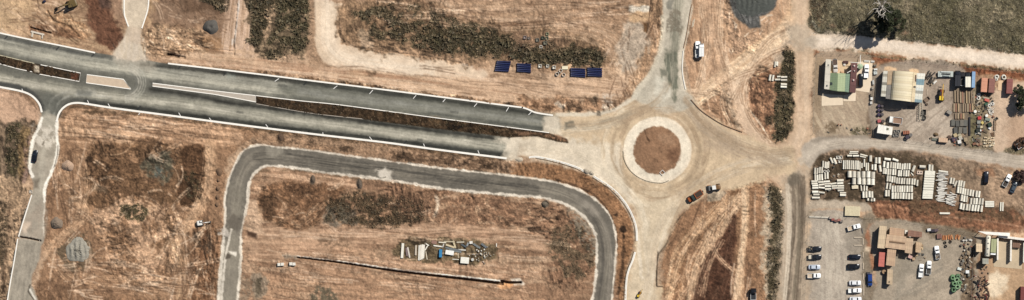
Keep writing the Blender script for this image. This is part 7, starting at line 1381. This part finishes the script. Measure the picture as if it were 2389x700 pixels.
tree(2386, 232, 7, 4.0, 'dark green tree at the right edge by the lone maroon container', [(58, 66, 42), (76, 82, 54), (44, 50, 34)], 6500, clumps=24)
tree(2381, 412, 3.6, 2.6, 'round purple brown bush at the right edge of the pipe yard', [(78, 56, 54), (64, 46, 46), (92, 70, 62)], 4500, clumps=22, flat=.3, tr=.15, name='bush')
tree(2381, 336, 3.4, 2.4, 'round brown bush at the right edge by the gravel road', [(120, 88, 68), (96, 70, 56), (138, 104, 80)], 3200, clumps=18, flat=.3, tr=.15, name='bush')
tree(2378, 212, 4, 2.2, 'small green bush above the right edge tree', [(80, 88, 58), (62, 70, 46)], 2200, clumps=12, flat=.4, tr=.15, name='bush')
# ---------------------------------------------------------------- scrub and grass, too many to count
def tufts(name, n, mask, cols, size, hgt, label, cat, lo=.16):
    jj = np.flatnonzero((VEG > lo) & mask & (GX > -40) & (GX < 2430) & (GY > -40) & (GY < 740)); wgt = VEG.ravel()[jj].astype(float) ** 1.5; wgt /= wgt.sum(); k = nrng.choice(jj, n, p=wgt)
    x = GX.ravel()[k] + nrng.uniform(-.9, .9, n); y = GY.ravel()[k] + nrng.uniform(-.9, .9, n); z = H.ravel()[k]; sc = (.45 + 1.0 * nrng.random(n) ** 2); B = 4; V = np.zeros((n, B, 3, 3), np.float32)
    for b in range(B):
        a = nrng.uniform(0, 6.28, n); l = size * sc * (.6 + .6 * nrng.random(n)); hh = hgt * sc * (.5 + .7 * nrng.random(n)); px_ = (x - CX) * S; py_ = (CY - y) * S; ox = nrng.uniform(-.2, .2, n); oy = nrng.uniform(-.2, .2, n); wv = l * .45
        V[:, b, 0] = np.stack([px_ + ox - wv * np.sin(a), py_ + oy + wv * np.cos(a), z - .03], -1); V[:, b, 1] = np.stack([px_ + ox + wv * np.sin(a), py_ + oy - wv * np.cos(a), z - .03], -1); V[:, b, 2] = np.stack([px_ + ox + l * np.cos(a), py_ + oy + l * np.sin(a), z + hh], -1)
    v = V.reshape(-1, 3); m = n * B; q = np.arange(3 * m, dtype=np.int32); me = bpy.data.meshes.new(name); me.vertices.add(3 * m); me.vertices.foreach_set('co', v.ravel()); me.loops.add(3 * m); me.loops.foreach_set('vertex_index', q); me.polygons.add(m); me.polygons.foreach_set('loop_start', q[::3]); me.polygons.foreach_set('loop_total', np.full(m, 3, np.int32))
    base = LIN.reshape(-1, 3)[k]; cc = np.array([alb(c) for c in cols], np.float32)[nrng.integers(0, len(cols), n)]; cc = cc * .55 + base * .6; cc = np.concatenate([cc * (.7 + .6 * nrng.random((n, 1))), np.ones((n, 1))], 1).astype(np.float32); at = me.attributes.new('soil', 'FLOAT_COLOR', 'POINT'); at.data.foreach_set('color', np.repeat(cc, 3 * B, 0).ravel())
    me.materials.append(leaf_m); me.update(calc_edges=True); o = link(bpy.data.objects.new(name, me)); return tag(o, label, cat, kind='stuff')
pad = (GX > 1884) & (GY < 130)
tufts('grass', 17000, pad, [(118, 110, 84), (100, 92, 70), (138, 128, 102), (84, 78, 60)], .42, .22, 'dry olive grass of the paddock at top right', 'grass')
tufts('scrub', 20000, ~pad, [(98, 86, 62), (78, 70, 50), (116, 100, 74), (66, 58, 44), (140, 116, 88)], .42, .34, 'low dark scrub and weeds over the site', 'scrub')

tufts('bushes', 1500, ~pad, [(104, 92, 68), (84, 76, 56), (124, 106, 80)], 1.1, .9, 'taller weedy bushes standing in the scrub strips', 'bushes', .45)
# ---------------------------------------------------------------- labels that single out look-alikes
ORD = ['first', 'second', 'third', 'fourth', 'fifth', 'sixth', 'seventh', 'eighth', 'ninth', 'tenth', 'eleventh', 'twelfth', 'thirteenth', 'fourteenth', 'fifteenth', 'sixteenth', 'seventeenth', 'eighteenth', 'nineteenth', 'twentieth']
def ordn(i):
    if i < 20: return ORD[i]
    n = i + 1; return ('twenty' if n < 30 else 'thirty' if n < 40 else 'forty' if n < 50 else 'fifty') + '-' + (ORD[n % 10 - 1] if n % 10 else 'last')
by = {}
for o in THINGS: by.setdefault(o['label'], []).append(o)
for lab, lst in by.items():
    if len(lst) < 2: continue
    xs = [o.location[0] for o in lst]; ys = [o.location[1] for o in lst]; horiz = (max(xs) - min(xs)) >= (max(ys) - min(ys))
    lst.sort(key=lambda o: o.location[0] if horiz else -o.location[1])
    for i, o in enumerate(lst):
        o['label'] = '%s, %s from the %s' % (lab, ordn(i), 'left' if horiz else 'top')
        if 'group' not in o: o['group'] = lab
